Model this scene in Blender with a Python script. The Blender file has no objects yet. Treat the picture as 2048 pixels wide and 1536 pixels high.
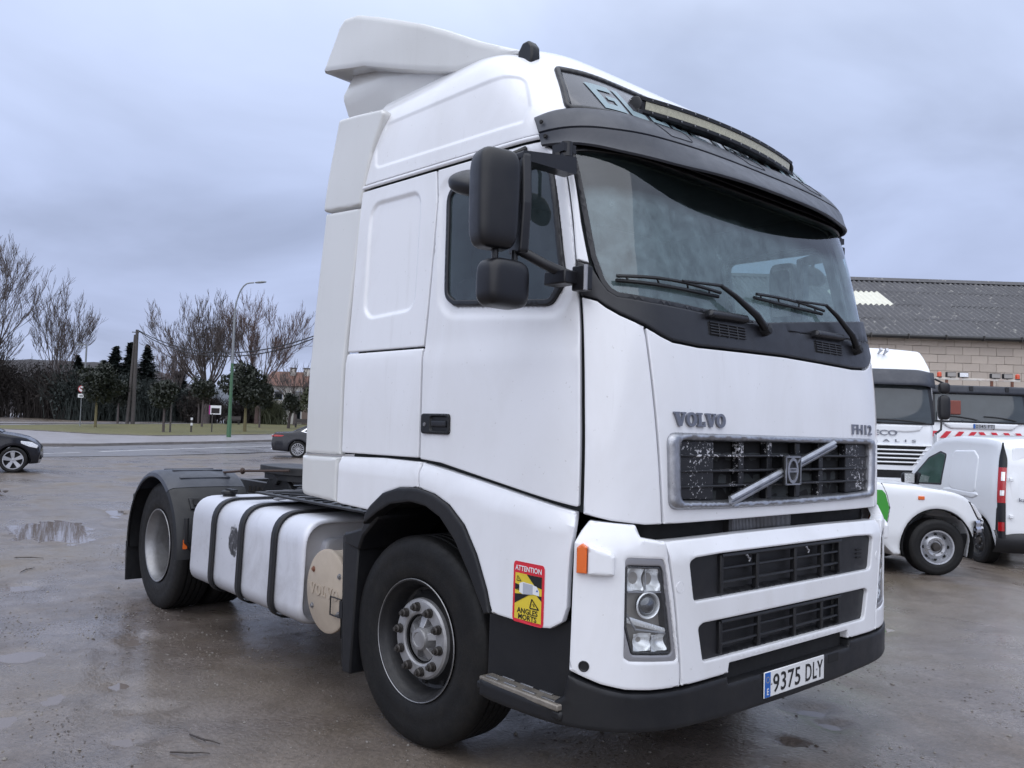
import bpy, bmesh, math, random
import numpy as np
from mathutils import Vector, Matrix, noise
from mathutils.geometry import delaunay_2d_cdt
R_ = math.radians
scn = bpy.context.scene
COL = scn.collection

# ------------------------------------------------------------------ camera
CAM = Vector((3.4781, -3.6214, 1.5856)); YAW = 2.42301; PITCH = .05138; ROLL = .03228; FPX = 1671.5
FW = Vector((math.cos(YAW), math.sin(YAW), 0)); RT = Vector((math.sin(YAW), -math.cos(YAW), 0))
_f = Vector((math.cos(PITCH)*math.cos(YAW), math.cos(PITCH)*math.sin(YAW), math.sin(PITCH)))
_u = RT.cross(_f)
_r2 = RT*math.cos(ROLL)+_u*math.sin(ROLL); _u2 = -RT*math.sin(ROLL)+_u*math.cos(ROLL)
cd = bpy.data.cameras.new('camera'); cam = bpy.data.objects.new('camera', cd); COL.objects.link(cam)
cam.matrix_world = Matrix.Translation(CAM) @ Matrix((_r2, _u2, -_f)).transposed().to_4x4()
cd.sensor_width = 36; cd.lens = 36*FPX/2048; cd.clip_start = .05; cd.clip_end = 9000
scn.camera = cam

# ------------------------------------------------------------------ sky, light, exposure
wd = bpy.data.worlds.new('World'); scn.world = wd; wd.use_nodes = True
nt = wd.node_tree; nt.nodes.clear()
def N(nt, t, **k):
    n = nt.nodes.new(t)
    for a, b in k.items(): setattr(n, a, b)
    return n
def L(nt, a, b): nt.links.new(a, b)
SUN_EL, SUN_AZ = R_(50), R_(-50)          # the brighter part of the cloud cover, ahead and to the right of the tractor unit
SUN_DIR = Vector((math.cos(SUN_EL)*math.cos(SUN_AZ), math.cos(SUN_EL)*math.sin(SUN_AZ), math.sin(SUN_EL)))
sky = N(nt, 'ShaderNodeTexSky', sky_type='NISHITA', sun_disc=False, sun_elevation=SUN_EL, sun_rotation=R_(90)-SUN_AZ)
skys = N(nt, 'ShaderNodeVectorMath', operation='SCALE'); skys.inputs['Scale'].default_value = .1; L(nt, sky.outputs[0], skys.inputs[0])
tc = N(nt, 'ShaderNodeTexCoord'); sep = N(nt, 'ShaderNodeSeparateXYZ'); L(nt, tc.outputs['Generated'], sep.inputs[0])
# overcast dome: luminance rises from the horizon to the zenith
el = N(nt, 'ShaderNodeMath', operation='MAXIMUM'); el.inputs[1].default_value = 0; L(nt, sep.outputs[2], el.inputs[0])
ramp = N(nt, 'ShaderNodeValToRGB'); cr = ramp.color_ramp; L(nt, el.outputs[0], ramp.inputs[0])
cr.elements[0].position = 0; cr.elements[0].color = (.36, .41, .575, 1)
cr.elements[1].position = 1; cr.elements[1].color = (1.02, 1.09, 1.24, 1)
for ps, c in ((.10, (.335, .385, .560, 1)), (.25, (.365, .425, .605, 1)), (.42, (.475, .55, .745, 1)), (.62, (.74, .82, 1.0, 1))):
    e = cr.elements.new(ps); e.color = c
# soft cloud structure projected on a flat cloud deck
dv = N(nt, 'ShaderNodeMath', operation='ADD'); dv.inputs[1].default_value = .22; L(nt, el.outputs[0], dv.inputs[0])
cx = N(nt, 'ShaderNodeMath', operation='DIVIDE'); L(nt, sep.outputs[0], cx.inputs[0]); L(nt, dv.outputs[0], cx.inputs[1])
cy = N(nt, 'ShaderNodeMath', operation='DIVIDE'); L(nt, sep.outputs[1], cy.inputs[0]); L(nt, dv.outputs[0], cy.inputs[1])
cmb = N(nt, 'ShaderNodeCombineXYZ'); L(nt, cx.outputs[0], cmb.inputs[0]); L(nt, cy.outputs[0], cmb.inputs[1])
ns = N(nt, 'ShaderNodeTexNoise'); ns.inputs['Scale'].default_value = 1.25; ns.inputs['Detail'].default_value = 5; ns.inputs['Roughness'].default_value = .5; ns.inputs['Distortion'].default_value = .5
L(nt, cmb.outputs[0], ns.inputs['Vector'])
mr = N(nt, 'ShaderNodeMapRange'); mr.inputs[1].default_value = .3; mr.inputs[2].default_value = .7; mr.inputs[3].default_value = .80; mr.inputs[4].default_value = 1.22
L(nt, ns.outputs['Fac'], mr.inputs[0])
cl = N(nt, 'ShaderNodeVectorMath', operation='SCALE'); L(nt, ramp.outputs[0], cl.inputs[0]); L(nt, mr.outputs[0], cl.inputs['Scale'])
mx = N(nt, 'ShaderNodeMix', data_type='RGBA'); mx.inputs[0].default_value = .94
L(nt, skys.outputs[0], mx.inputs[6]); L(nt, cl.outputs[0], mx.inputs[7])
bg = N(nt, 'ShaderNodeBackground'); bg.inputs[1].default_value = 1.0; L(nt, mx.outputs[2], bg.inputs[0])
ow = N(nt, 'ShaderNodeOutputWorld'); L(nt, bg.outputs[0], ow.inputs[0])
sl = bpy.data.lights.new('sun', 'SUN'); sl.energy = 1.5; sl.angle = R_(105); sl.color = (1, .985, .97)
so = bpy.data.objects.new('sun', sl); COL.objects.link(so); so.rotation_euler = SUN_DIR.to_track_quat('Z', 'Y').to_euler(); so.location = (0, 0, 30)
vs = scn.view_settings; vs.view_transform = 'Standard'; vs.look = 'None'; vs.exposure = .42; vs.gamma = 1; vs.use_curve_mapping = False
scn.render.engine = 'CYCLES'; scn.cycles.use_denoising = True; scn.cycles.max_bounces = 7; scn.cycles.use_adaptive_sampling = True; scn.cycles.adaptive_threshold = .02; scn.cycles.transparent_max_bounces = 16
scn.cycles.caustics_reflective = False; scn.cycles.caustics_refractive = False

# ------------------------------------------------------------------ helpers
def cw(R, D, z=0.): return Vector((CAM.x, CAM.y, 0)) + RT*R + FW*D + Vector((0, 0, z))
def ss(a, b, x):
    t = max(0., min(1., (x-a)/(b-a))); return t*t*(3-2*t)
def lerp(a, b, t): return a+(b-a)*t

def link(name, me, mat=None, parent=None, smooth=35, bevel=0, seg=2):
    o = bpy.data.objects.new(name, me); COL.objects.link(o)
    if mat is not None and not me.materials: me.materials.append(mat)
    if smooth:
        me.polygons.foreach_set('use_smooth', [True]*len(me.polygons))
        if smooth < 179: me.set_sharp_from_angle(angle=R_(smooth))
    if parent is not None: o.parent = parent
    if bevel:
        b = o.modifiers.new('bevel', 'BEVEL'); b.width = bevel; b.segments = seg; b.limit_method = 'ANGLE'; b.angle_limit = R_(32); b.harden_normals = False
    return o
def mesh(name, vs, fs):
    me = bpy.data.meshes.new(name); me.from_pydata([tuple(v) for v in vs], [], fs); me.update(); return me
def empty(name, loc=(0, 0, 0), rz=0., parent=None):
    o = bpy.data.objects.new(name, None); COL.objects.link(o); o.location = loc; o.rotation_euler = (0, 0, rz); o.empty_display_size = .1
    if parent is not None: o.parent = parent
    return o
def tag(o, label, cat, group=None, kind=None):
    if label: o['label'] = label
    if cat: o['category'] = cat
    if group: o['group'] = group
    if kind: o['kind'] = kind
    return o
def copy_tree(o, parent=None):
    c = o.copy(); COL.objects.link(c)
    if parent is not None: c.parent = parent
    for ch in list(o.children): copy_tree(ch, c)
    return c

class MB:
    def __init__(s): s.v = []; s.f = []
    def add(s, vs, fs):
        k = len(s.v); s.v += [Vector(v) for v in vs]; s.f += [tuple(i+k for i in f) for f in fs]; return s
    def box(s, c, d, rot=None):
        c = Vector(c); h = [x/2 for x in d]
        vs = [Vector((x*h[0], y*h[1], z*h[2])) for x in (-1, 1) for y in (-1, 1) for z in (-1, 1)]
        if rot: vs = [rot @ v for v in vs]
        return s.add([v+c for v in vs], [(0, 1, 3, 2), (4, 6, 7, 5), (0, 4, 5, 1), (2, 3, 7, 6), (0, 2, 6, 4), (1, 5, 7, 3)])
    def tube(s, path, r, n=8, caps=True):
        path = [Vector(q) for q in path]; m = len(path); rr = r if isinstance(r, (list, tuple)) else [r]*m
        vs = []; fs = []; up = None
        for i, q in enumerate(path):
            t = (path[min(i+1, m-1)]-path[max(i-1, 0)]).normalized()
            if up is None: up = t.orthogonal().normalized()
            up = (up-t*up.dot(t)).normalized(); b = t.cross(up)
            for k in range(n):
                a = 2*math.pi*k/n; vs.append(q+(up*math.cos(a)+b*math.sin(a))*rr[i])
        for i in range(m-1):
            for k in range(n):
                k2 = (k+1) % n; fs.append((i*n+k, i*n+k2, (i+1)*n+k2, (i+1)*n+k))
        if caps: fs.append(tuple(range(n-1, -1, -1))); fs.append(tuple((m-1)*n+k for k in range(n)))
        return s.add(vs, fs)
    def lathe(s, prof, c=(0, 0, 0), axis=(0, 1, 0), n=48, a0=0, a1=2*math.pi, caps=False):
        ax = Vector(axis).normalized(); e1 = ax.orthogonal().normalized() if abs(ax.z) > .9 else Vector((0, 0, 1)); e1 = (e1-ax*e1.dot(ax)).normalized(); e2 = ax.cross(e1)
        c = Vector(c); full = abs(a1-a0) > 6.28; cols = n if full else n+1; m = len(prof); vs = []; fs = []
        for k in range(cols):
            a = a0+(a1-a0)*k/n; d = e1*math.cos(a)+e2*math.sin(a)
            for r, h in prof: vs.append(c+d*r+ax*h)
        for k in range(n):
            k2 = (k+1) % cols
            for i in range(m-1): fs.append((k*m+i, k*m+i+1, k2*m+i+1, k2*m+i))
        if caps:
            fs.append(tuple(k*m for k in range(cols))); fs.append(tuple(k*m+m-1 for k in range(cols)))
        return s.add(vs, fs)
    def grid(s, fn, nu, nv, cu=False):
        vs = [fn(i/nu, j/nv) for i in range(nu if cu else nu+1) for j in range(nv+1)]; w = nv+1; cols = nu if cu else nu+1
        fs = [(i*w+j, ((i+1) % cols)*w+j, ((i+1) % cols)*w+j+1, i*w+j+1) for i in range(nu) for j in range(nv)]
        return s.add(vs, fs)
    def prism(s, poly, fn, h0, h1):
        n = len(poly); vs = [fn(a, b, h0) for a, b in poly]+[fn(a, b, h1) for a, b in poly]
        fs = [(i, (i+1) % n, n+(i+1) % n, n+i) for i in range(n)]+[tuple(range(n-1, -1, -1)), tuple(range(n, 2*n))]
        return s.add(vs, fs)
    def xf(s, M): s.v = [M @ v for v in s.v]; return s
    def build(s, name, mat, parent=None, **k):
        return link(name, mesh(name, s.v, s.f), mat, parent, **k)
def fixn(o):
    bm = bmesh.new(); bm.from_mesh(o.data); bmesh.ops.recalc_face_normals(bm, faces=bm.faces); bm.to_mesh(o.data); bm.free(); return o

def rpoly(pts, r=.03, n=6):
    """round the corners of a polygon; a point may carry its own radius as a third value"""
    o = []; m = len(pts)
    for i in range(m):
        a = Vector(pts[i-1][:2]); b = Vector(pts[i][:2]); c = Vector(pts[(i+1) % m][:2]); rr = pts[i][2] if len(pts[i]) > 2 else r
        d1 = a-b; d2 = c-b; l1 = d1.length; l2 = d2.length; d1 /= l1; d2 /= l2
        ang = math.acos(max(-1, min(1, d1.dot(d2))))
        if rr <= 0 or ang > 3.0: o.append(tuple(b)); continue
        t = min(rr/math.tan(ang/2), l1*.48, l2*.48); p1 = b+d1*t; p2 = b+d2*t
        for k in range(n+1):
            q = k/n; o.append(tuple(p1*(1-q)**2+b*2*q*(1-q)+p2*q*q))
    return o
def densify(P, d):
    o = []; m = len(P)
    for i in range(m):
        a = Vector(P[i]); b = Vector(P[(i+1) % m]); k = max(1, int(math.ceil((b-a).length/d)))
        if (b-a).length < 1e-6: continue
        for j in range(k): o.append(tuple(a+(b-a)*j/k))
    return o
def pdist(Q, P):
    Q = np.asarray(Q, float); P = np.asarray(P, float); A = P; B = np.roll(P, -1, 0); d = B-A; l2 = (d*d).sum(1)+1e-12
    out = np.full(len(Q), 1e9)
    for s0 in range(0, len(Q), 4000):
        q = Q[s0:s0+4000]; t = np.clip(((q[:, None, :]-A[None])*d[None]).sum(2)/l2, 0, 1)
        out[s0:s0+4000] = np.sqrt((((q[:, None, :]-A[None]-t[..., None]*d[None])**2).sum(2)).min(1))
    return out
def pin(Q, P):
    Q = np.asarray(Q, float); P = np.asarray(P, float); x, y = Q[:, 0], Q[:, 1]; ins = np.zeros(len(Q), bool); j = len(P)-1
    for i in range(len(P)):
        xi, yi = P[i]; xj, yj = P[j]
        c = ((yi > y) != (yj > y)) & (x < (xj-xi)*(y-yi)/((yj-yi) if yj != yi else 1e-12)+xi); ins ^= c; j = i
    return ins
def oloop(P, d):
    P = np.asarray(P); T = np.roll(P, -1, 0)-np.roll(P, 1, 0); n = np.stack([-T[:, 1], T[:, 0]], 1); n /= np.linalg.norm(n, axis=1)[:, None]+1e-9
    a = (P[:, 0]*np.roll(P[:, 1], -1)-np.roll(P[:, 0], -1)*P[:, 1]).sum(); n *= (1 if a > 0 else -1)
    return P+n*d
def fnormal(F, u, v, e=2e-3):
    a = Vector(F(u+e, v))-Vector(F(u-e, v)); b = Vector(F(u, v+e))-Vector(F(u, v-e)); return a.cross(b).normalized()
def panel(F, outer, holes=(), th=.02, res=.06, rim=.006, off=0., bump=None, insets=(), flip=False, hrim=None):
    """a sheet laid on the surface F(u,v): rounded edges, pressed insets [(poly, depth, width)], real thickness"""
    outer = densify(outer, res*.8); holes = [densify(h, res*.6) for h in holes]; insets = [(densify(q, res*.6), dp, w) for q, dp, w in insets]
    loops = [outer]+holes; pts = []; edges = []
    for lp in loops:
        k = len(pts); m = len(lp); pts += [tuple(q) for q in lp]; edges += [(k+i, k+(i+1) % m) for i in range(m)]
    nb = len(pts)
    extra = []
    for li, lp in enumerate(loops):
        for d in (rim*.3, rim, rim*1.7):
            extra += [tuple(q) for q in oloop(lp, d if li == 0 else -d)]
    extra = np.array(extra); dd = np.min([pdist(extra, lp) for lp in loops], 0); extra = extra[dd > rim*.27]
    ex2 = []
    for q, dp, w in insets:
        for d in (-w*1.5, -w, -w*.5, 0, w*.5, w, w*1.5): ex2 += [tuple(x) for x in oloop(q, d)]
    A = np.array(outer); lo = A.min(0); hi = A.max(0)
    gx = np.arange(lo[0]+res*.5, hi[0], res); gy = np.arange(lo[1]+res*.5, hi[1], res)
    G = np.array([(x+(res*.25 if j % 2 else -res*.25), y) for j, y in enumerate(gy) for x in gx]) if len(gx) and len(gy) else np.zeros((0, 2))
    if len(G):
        dd = np.min([pdist(G, lp) for lp in loops], 0); G = G[dd > rim*1.7+res*.35]
        for q, dp, w in insets:
            G = G[pdist(G, q) > w*1.5+res*.25]
    allx = [extra]+([np.array(ex2)] if ex2 else [])+([G] if len(G) else [])
    X = np.concatenate(allx) if allx else np.zeros((0, 2))
    ok = pin(X, outer)
    for h in holes: ok &= ~pin(X, h)
    X = X[ok]
    allp = [Vector(q) for q in pts]+[Vector(q) for q in X]
    V, E_, Fc, _, _, _ = delaunay_2d_cdt(allp, edges, [], 0, 1e-6)
    V = np.array([tuple(v) for v in V]); T = np.array([f for f in Fc if len(f) == 3])
    C = V[T].mean(1); ok = pin(C, outer)
    for h in holes: ok &= ~pin(C, h)
    T = T[ok]
    d = np.min([pdist(V, lp) for lp in loops], 0); H = np.full(len(V), off, float)
    k = d < rim; H[k] -= rim*(1-np.sqrt(np.clip(1-(1-d[k]/rim)**2, 0, 1)))
    for q, dp, w in insets:
        dq = pdist(V, q); sd = np.where(pin(V, q), dq, -dq); t = np.clip((sd+w)/(2*w), 0, 1); H -= dp*t*t*(3-2*t)
    if bump is not None: H += np.array([bump(a, b) for a, b in V])
    P3 = []; sg = -1 if flip else 1; Nn = []
    for (a, b), h in zip(V, H):
        n = fnormal(F, a, b)*sg; Nn.append(n); P3.append(Vector(F(a, b))+n*h)
    fs = [tuple(int(x) for x in (t if not flip else t[::-1])) for t in T]
    # orient with the surface normal
    if fs:
        t = fs[0]; n = (P3[t[1]]-P3[t[0]]).cross(P3[t[2]]-P3[t[0]])
        if n.dot(Nn[t[0]]) < 0: fs = [f[::-1] for f in fs]
    # boundary edges -> skirt
    cnt = {}
    for f in fs:
        for i in range(3):
            e = (f[i], f[(i+1) % 3]); cnt[e] = 1
    bd = [e for e in cnt if (e[1], e[0]) not in cnt]
    low = {}
    for a, b in bd:
        for q in (a, b):
            if q not in low: low[q] = len(P3); P3.append(P3[q]-Nn[q]*th)
    fs += [(b, a, low[a], low[b]) for a, b in bd]
    m = MB(); m.v = P3; m.f = fs; m.wn = True; return m
def part(name, m, mat, parent, **k):
    o = m.build(name, mat, parent, **k)
    if getattr(m, 'wn', False):
        w = o.modifiers.new('weighted', 'WEIGHTED_NORMAL'); w.keep_sharp = True; w.weight = 60
    return o

_tc = {}
def text_mesh(s, size=1., ext=.0, bold=0., align='LEFT', sp=1.):
    cu = bpy.data.curves.new('t', 'FONT'); cu.body = s; cu.size = size; cu.extrude = ext; cu.offset = bold; cu.align_x = align; cu.resolution_u = 3; cu.space_character = sp
    o = bpy.data.objects.new('t', cu); COL.objects.link(o); dg = bpy.context.evaluated_depsgraph_get(); dg.update()
    me = bpy.data.meshes.new_from_object(o.evaluated_get(dg)); vs = [v.co.copy() for v in me.vertices]; fs = [tuple(q.vertices) for q in me.polygons]
    bpy.data.objects.remove(o); bpy.data.curves.remove(cu); bpy.data.meshes.remove(me)
    m = MB(); m.v = vs; m.f = fs; return m

# ------------------------------------------------------------------ materials
def nmat(name):
    m = bpy.data.materials.new(name); m.use_nodes = True; t = m.node_tree; t.nodes.clear()
    b = N(t, 'ShaderNodeBsdfPrincipled'); o = N(t, 'ShaderNodeOutputMaterial'); L(t, b.outputs[0], o.inputs[0]); return m, t, b
def mnoise(t, scale, detail=4, rough=.55, dist=0., coord='Object', vec=None, stretch=None):
    n = N(t, 'ShaderNodeTexNoise'); n.inputs['Scale'].default_value = scale; n.inputs['Detail'].default_value = detail; n.inputs['Roughness'].default_value = rough; n.inputs['Distortion'].default_value = dist
    if vec is None:
        c = N(t, 'ShaderNodeTexCoord'); vec = c.outputs[coord]
    if stretch:
        mp = N(t, 'ShaderNodeMapping'); mp.inputs['Scale'].default_value = stretch; L(t, vec, mp.inputs[0]); vec = mp.outputs[0]
    L(t, vec, n.inputs['Vector']); return n.outputs['Fac']
def mramp(t, fac, stops):
    r = N(t, 'ShaderNodeValToRGB'); L(t, fac, r.inputs[0]); e = r.color_ramp.elements
    while len(e) < len(stops): e.new(.5)
    for el_, (p_, c) in zip(e, stops):
        el_.position = p_; el_.color = (c, c, c, 1) if isinstance(c, (int, float)) else (*c, 1)
    return r.outputs[0]
def mmix(t, fac, a, b, mode='MIX'):
    m = N(t, 'ShaderNodeMix', data_type='RGBA', blend_type=mode)
    for i, x in ((0, fac), (6, a), (7, b)):
        if isinstance(x, (int, float)): m.inputs[i].default_value = x if i == 0 else (x, x, x, 1)
        elif isinstance(x, tuple): m.inputs[i].default_value = (*x, 1)
        else: L(t, x, m.inputs[i])
    return m.outputs[2]
def mbump(t, b, h, strength=.3, dist=.01):
    n = N(t, 'ShaderNodeBump'); n.inputs['Strength'].default_value = strength; n.inputs['Distance'].default_value = dist; L(t, h, n.inputs['Height']); L(t, n.outputs[0], b.inputs['Normal'])
def simple(name, col, rough=.5, metal=0., var=.12, scale=6., spec=.5, bump=0., bscale=60., coat=0., dirt=None, dirtamt=.3):
    """a plain surface with grain, slight colour drift and optional worn-in dirt"""
    m, t, b = nmat(name)
    n = mnoise(t, scale, 5); c = mmix(t, n, tuple(x*(1-var) for x in col), tuple(min(1, x*(1+var)) for x in col))
    if dirt:
        d = mramp(t, mnoise(t, scale*.45, 7, .7, .4), [(.45, 0), (.75, dirtamt)]); c = mmix(t, d, c, dirt)
    L(t, c, b.inputs['Base Color'])
    r = mramp(t, mnoise(t, scale*2.3, 4), [(.3, max(0, rough-.07)), (.7, min(1, rough+.07))]); L(t, r, b.inputs['Roughness'])
    b.inputs['Metallic'].default_value = metal; b.inputs['Specular IOR Level'].default_value = spec; b.inputs['Coat Weight'].default_value = coat; b.inputs['Coat Roughness'].default_value = .08
    if bump: mbump(t, b, mnoise(t, bscale, 5), bump, .004)
    return m
def glassmat(name, tint=(.7, .82, .82), film=.1, filmcol=(.5, .56, .58), rough=.02, fscale=3., dry=None):
    """window glass: tinted see-through, mirror-like reflection, a thin uneven film of drops and dirt"""
    m = bpy.data.materials.new(name); m.use_nodes = True; t = m.node_tree; t.nodes.clear(); o = N(t, 'ShaderNodeOutputMaterial')
    tr = N(t, 'ShaderNodeBsdfTransparent'); tr.inputs[0].default_value = (*tint, 1)
    gl = N(t, 'ShaderNodeBsdfGlossy'); gl.inputs['Roughness'].default_value = rough; gl.inputs[0].default_value = (.95, .97, 1, 1)
    df = N(t, 'ShaderNodeBsdfDiffuse'); df.inputs[0].default_value = (*filmcol, 1)
    lw = N(t, 'ShaderNodeLayerWeight'); lw.inputs[0].default_value = .5; pw_ = N(t, 'ShaderNodeMath', operation='POWER'); pw_.inputs[1].default_value = 5; L(t, lw.outputs['Facing'], pw_.inputs[0])
    fr = N(t, 'ShaderNodeMath', operation='MULTIPLY_ADD'); fr.inputs[1].default_value = .93; fr.inputs[2].default_value = .07; L(t, pw_.outputs[0], fr.inputs[0])
    nz = mramp(t, mnoise(t, fscale, 8, .7, .3), [(.3, film*.5), (.7, film*1.6)])
    if dry:   # the visor keeps the rain off the top of the screen: no wet film there
        cz = N(t, 'ShaderNodeSeparateXYZ'); L(t, N(t, 'ShaderNodeTexCoord').outputs['Object'], cz.inputs[0]); wz = N(t, 'ShaderNodeMath', operation='MULTIPLY_ADD'); wz.inputs[1].default_value = .10; L(t, mnoise(t, 2.2, 4, .6), wz.inputs[0]); L(t, cz.outputs[2], wz.inputs[2])
        mk = N(t, 'ShaderNodeMapRange'); mk.inputs[1].default_value = dry[0]; mk.inputs[2].default_value = dry[1]; mk.inputs[3].default_value = 1; mk.inputs[4].default_value = .06; L(t, wz.outputs[0], mk.inputs[0]); mm_ = N(t, 'ShaderNodeMath', operation='MULTIPLY'); L(t, nz, mm_.inputs[0]); L(t, mk.outputs[0], mm_.inputs[1]); nz = mm_.outputs[0]
    m1 = N(t, 'ShaderNodeMixShader'); L(t, nz, m1.inputs[0]); L(t, tr.outputs[0], m1.inputs[1]); L(t, df.outputs[0], m1.inputs[2])
    m2 = N(t, 'ShaderNodeMixShader'); L(t, fr.outputs[0], m2.inputs[0]); L(t, m1.outputs[0], m2.inputs[1]); L(t, gl.outputs[0], m2.inputs[2]); L(t, m2.outputs[0], o.inputs[0]); return m
def paint_white(name, col=(.77, .78, .815), grime=.20):
    m, t, b = nmat(name)
    g = mramp(t, mnoise(t, 2.2, 8, .62, .6, stretch=(1, 1, .45)), [(.42, 0), (.72, grime)])
    c = mmix(t, g, col, (.42, .40, .36))
    s = mramp(t, mnoise(t, 55, 3, .5), [(.70, 0), (.76, .35)]); c = mmix(t, s, c, (.30, .28, .26))
    k = mramp(t, mnoise(t, 7, 8, .7, 1.0, stretch=(1, 1, .12)), [(.60, 0), (.8, grime)]); c = mmix(t, k, c, (.35, .33, .31))
    L(t, c, b.inputs['Base Color']); b.inputs['Roughness'].default_value = .30; b.inputs['Coat Weight'].default_value = .6; b.inputs['Coat Roughness'].default_value = .06
    mbump(t, b, mnoise(t, 1.6, 2), .05, .02); return m
M = {}
M['white'] = paint_white('white_paint'); M['cream'] = paint_white('off_white_panel', (.63, .635, .63), .18); M['bumperwhite'] = paint_white('bumper_white', (.77, .78, .81), .24)
M['carwhite'] = paint_white('van_white', (.80, .82, .85), .07)
M['black'] = simple('black_plastic', (.008, .0085, .0105), .46, spec=.4, bump=.15, bscale=400, dirt=(.05, .045, .04), dirtamt=.2)
M['trim'] = simple('satin_black_trim', (.012, .0125, .016), .36, spec=.42, bump=.1, bscale=500, dirt=(.07, .07, .07), dirtamt=.15)
M['visor'] = simple('visor_plastic', (.027, .031, .043), .42, bump=.08, bscale=500, dirt=(.16, .16, .17), dirtamt=.2)
M['mirror'] = simple('mirror_housing', (.0075, .0075, .010), .36, spec=.42, bump=.1, bscale=600, dirt=(.04, .04, .04), dirtamt=.2)
M['rubber'] = simple('tyre_rubber', (.006, .006, .0065), .6, scale=14, spec=.32, bump=.3, bscale=90, dirt=(.035, .030, .025), dirtamt=.3)
M['tread'] = simple('muddy_tread', (.030, .025, .021), .7, scale=10, bump=.5, bscale=60, dirt=(.11, .085, .06), dirtamt=.6)
M['dark'] = simple('dark_underbody', (.008, .008, .009), .7, spec=.3, bump=.3, bscale=80, dirt=(.05, .042, .035), dirtamt=.4)
M['frame'] = simple('chassis_paint', (.010, .0105, .012), .5, bump=.3, bscale=60, dirt=(.05, .042, .035), dirtamt=.35)
M['steel'] = simple('dull_steel', (.30, .30, .31), .42, metal=.75, var=.3, scale=9, bump=.25, bscale=120, dirt=(.10, .085, .07), dirtamt=.6)
M['hub'] = simple('hub_steel', (.36, .36, .37), .45, metal=.55, var=.3, scale=12, bump=.25, bscale=120, dirt=(.10, .09, .08), dirtamt=.55)
M['rimdark'] = simple('dirty_and_shaded_rim', (.020, .020, .022), .45, metal=.2, var=.3, scale=12, bump=.2, bscale=100, dirt=(.06, .055, .048), dirtamt=.45)
M['nut'] = simple('wheel_nut_dark', (.05, .045, .042), .5, metal=.4, bump=.2)
M['alu'] = simple('brushed_tank', (.66, .67, .72), .46, metal=.45, var=.06, scale=5, bump=.06, bscale=160, dirt=(.26, .25, .24), dirtamt=.4)
M['chrome'] = simple('worn_chrome', (.42, .43, .46), .34, metal=.9, var=.25, scale=26, bump=.2, bscale=220, dirt=(.16, .16, .17), dirtamt=.5)
M['silver'] = simple('silver_plastic', (.30, .30, .32), .38, metal=.45, var=.08)
M['beige'] = simple('beige_canister', (.42, .355, .285), .55, bump=.12, bscale=40, dirt=(.24, .19, .14), dirtamt=.4)
M['amber'] = simple('amber_lens', (.70, .13, .015), .2, coat=.5)
M['red'] = simple('red_lens', (.40, .010, .015), .18, coat=.6)
M['lens'] = simple('clear_lamp', (.90, .91, .94), .24, metal=.4, var=.2, scale=18)
M['lensdark'] = simple('lamp_inside', (.34, .32, .30), .35, metal=.2)
M['void'] = simple('dark_recess', (.004, .004, .005), .8)
M['glass'] = glassmat('windscreen_glass', (.82, .96, .96), .40, (.19, .27, .29), .03, 9., dry=(2.60, 2.66))
M['sideglass'] = glassmat('side_glass', (.55, .68, .68), .16, (.16, .22, .24), .02, 4.)
M['carglass'] = simple('dark_car_glass', (.012, .015, .017), .05, spec=.8)
M['interior'] = simple('cab_interior', (.040, .044, .046), .8, bump=.2, bscale=200)
M['intlight'] = simple('cab_lining', (.045, .050, .052), .85, bump=.2, bscale=150)
M['sign'] = simple('sign_panel_grey', (.050, .052, .062), .22, coat=.4, dirt=(.13, .13, .14), dirtamt=.15)
M['signtxt'] = simple('sign_letters', (.22, .30, .33), .35, var=.04)
M['platew'] = simple('plate_white', (.70, .71, .72), .4, var=.03, dirt=(.4, .38, .36), dirtamt=.3)
M['blue'] = simple('plate_blue', (.015, .11, .42), .4, var=.05)
M['ink'] = simple('black_print', (.008, .008, .009), .5)
M['stickred'] = simple('sticker_red', (.62, .025, .045), .4, var=.06)
M['stickyel'] = simple('sticker_yellow', (.68, .52, .045), .4, var=.06)
M['stickwht'] = simple('sticker_white', (.72, .73, .75), .4, var=.03)
M['badge'] = simple('badge_grey', (.20, .21, .25), .35, metal=.6)
M['step'] = simple('worn_step_metal', (.25, .225, .195), .5, metal=.5, var=.3, scale=20, bump=.5, bscale=160, dirt=(.08, .07, .06), dirtamt=.7)
M['rustdark'] = simple('dark_rusty_rod', (.045, .026, .020), .7, var=.35, scale=30); M['rust'] = simple('rusty_steel', (.17, .07, .042), .7, var=.35, scale=30, bump=.4)
M['ledlens'] = simple('led_lens', (.50, .48, .36), .25, metal=.1, var=.3, scale=60)

# ------------------------------------------------------------------ ground
def terrain(x, y):
    q = Vector((x-CAM.x, y-CAM.y, 0)); Rr = q.dot(RT); D = q.dot(FW)
    z = .9*ss(45, 110, D)
    z -= .13*ss(5.3, 6.7, Rr)*ss(7.5, 10, D)*(1-ss(30, 50, D))
    return z
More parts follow.
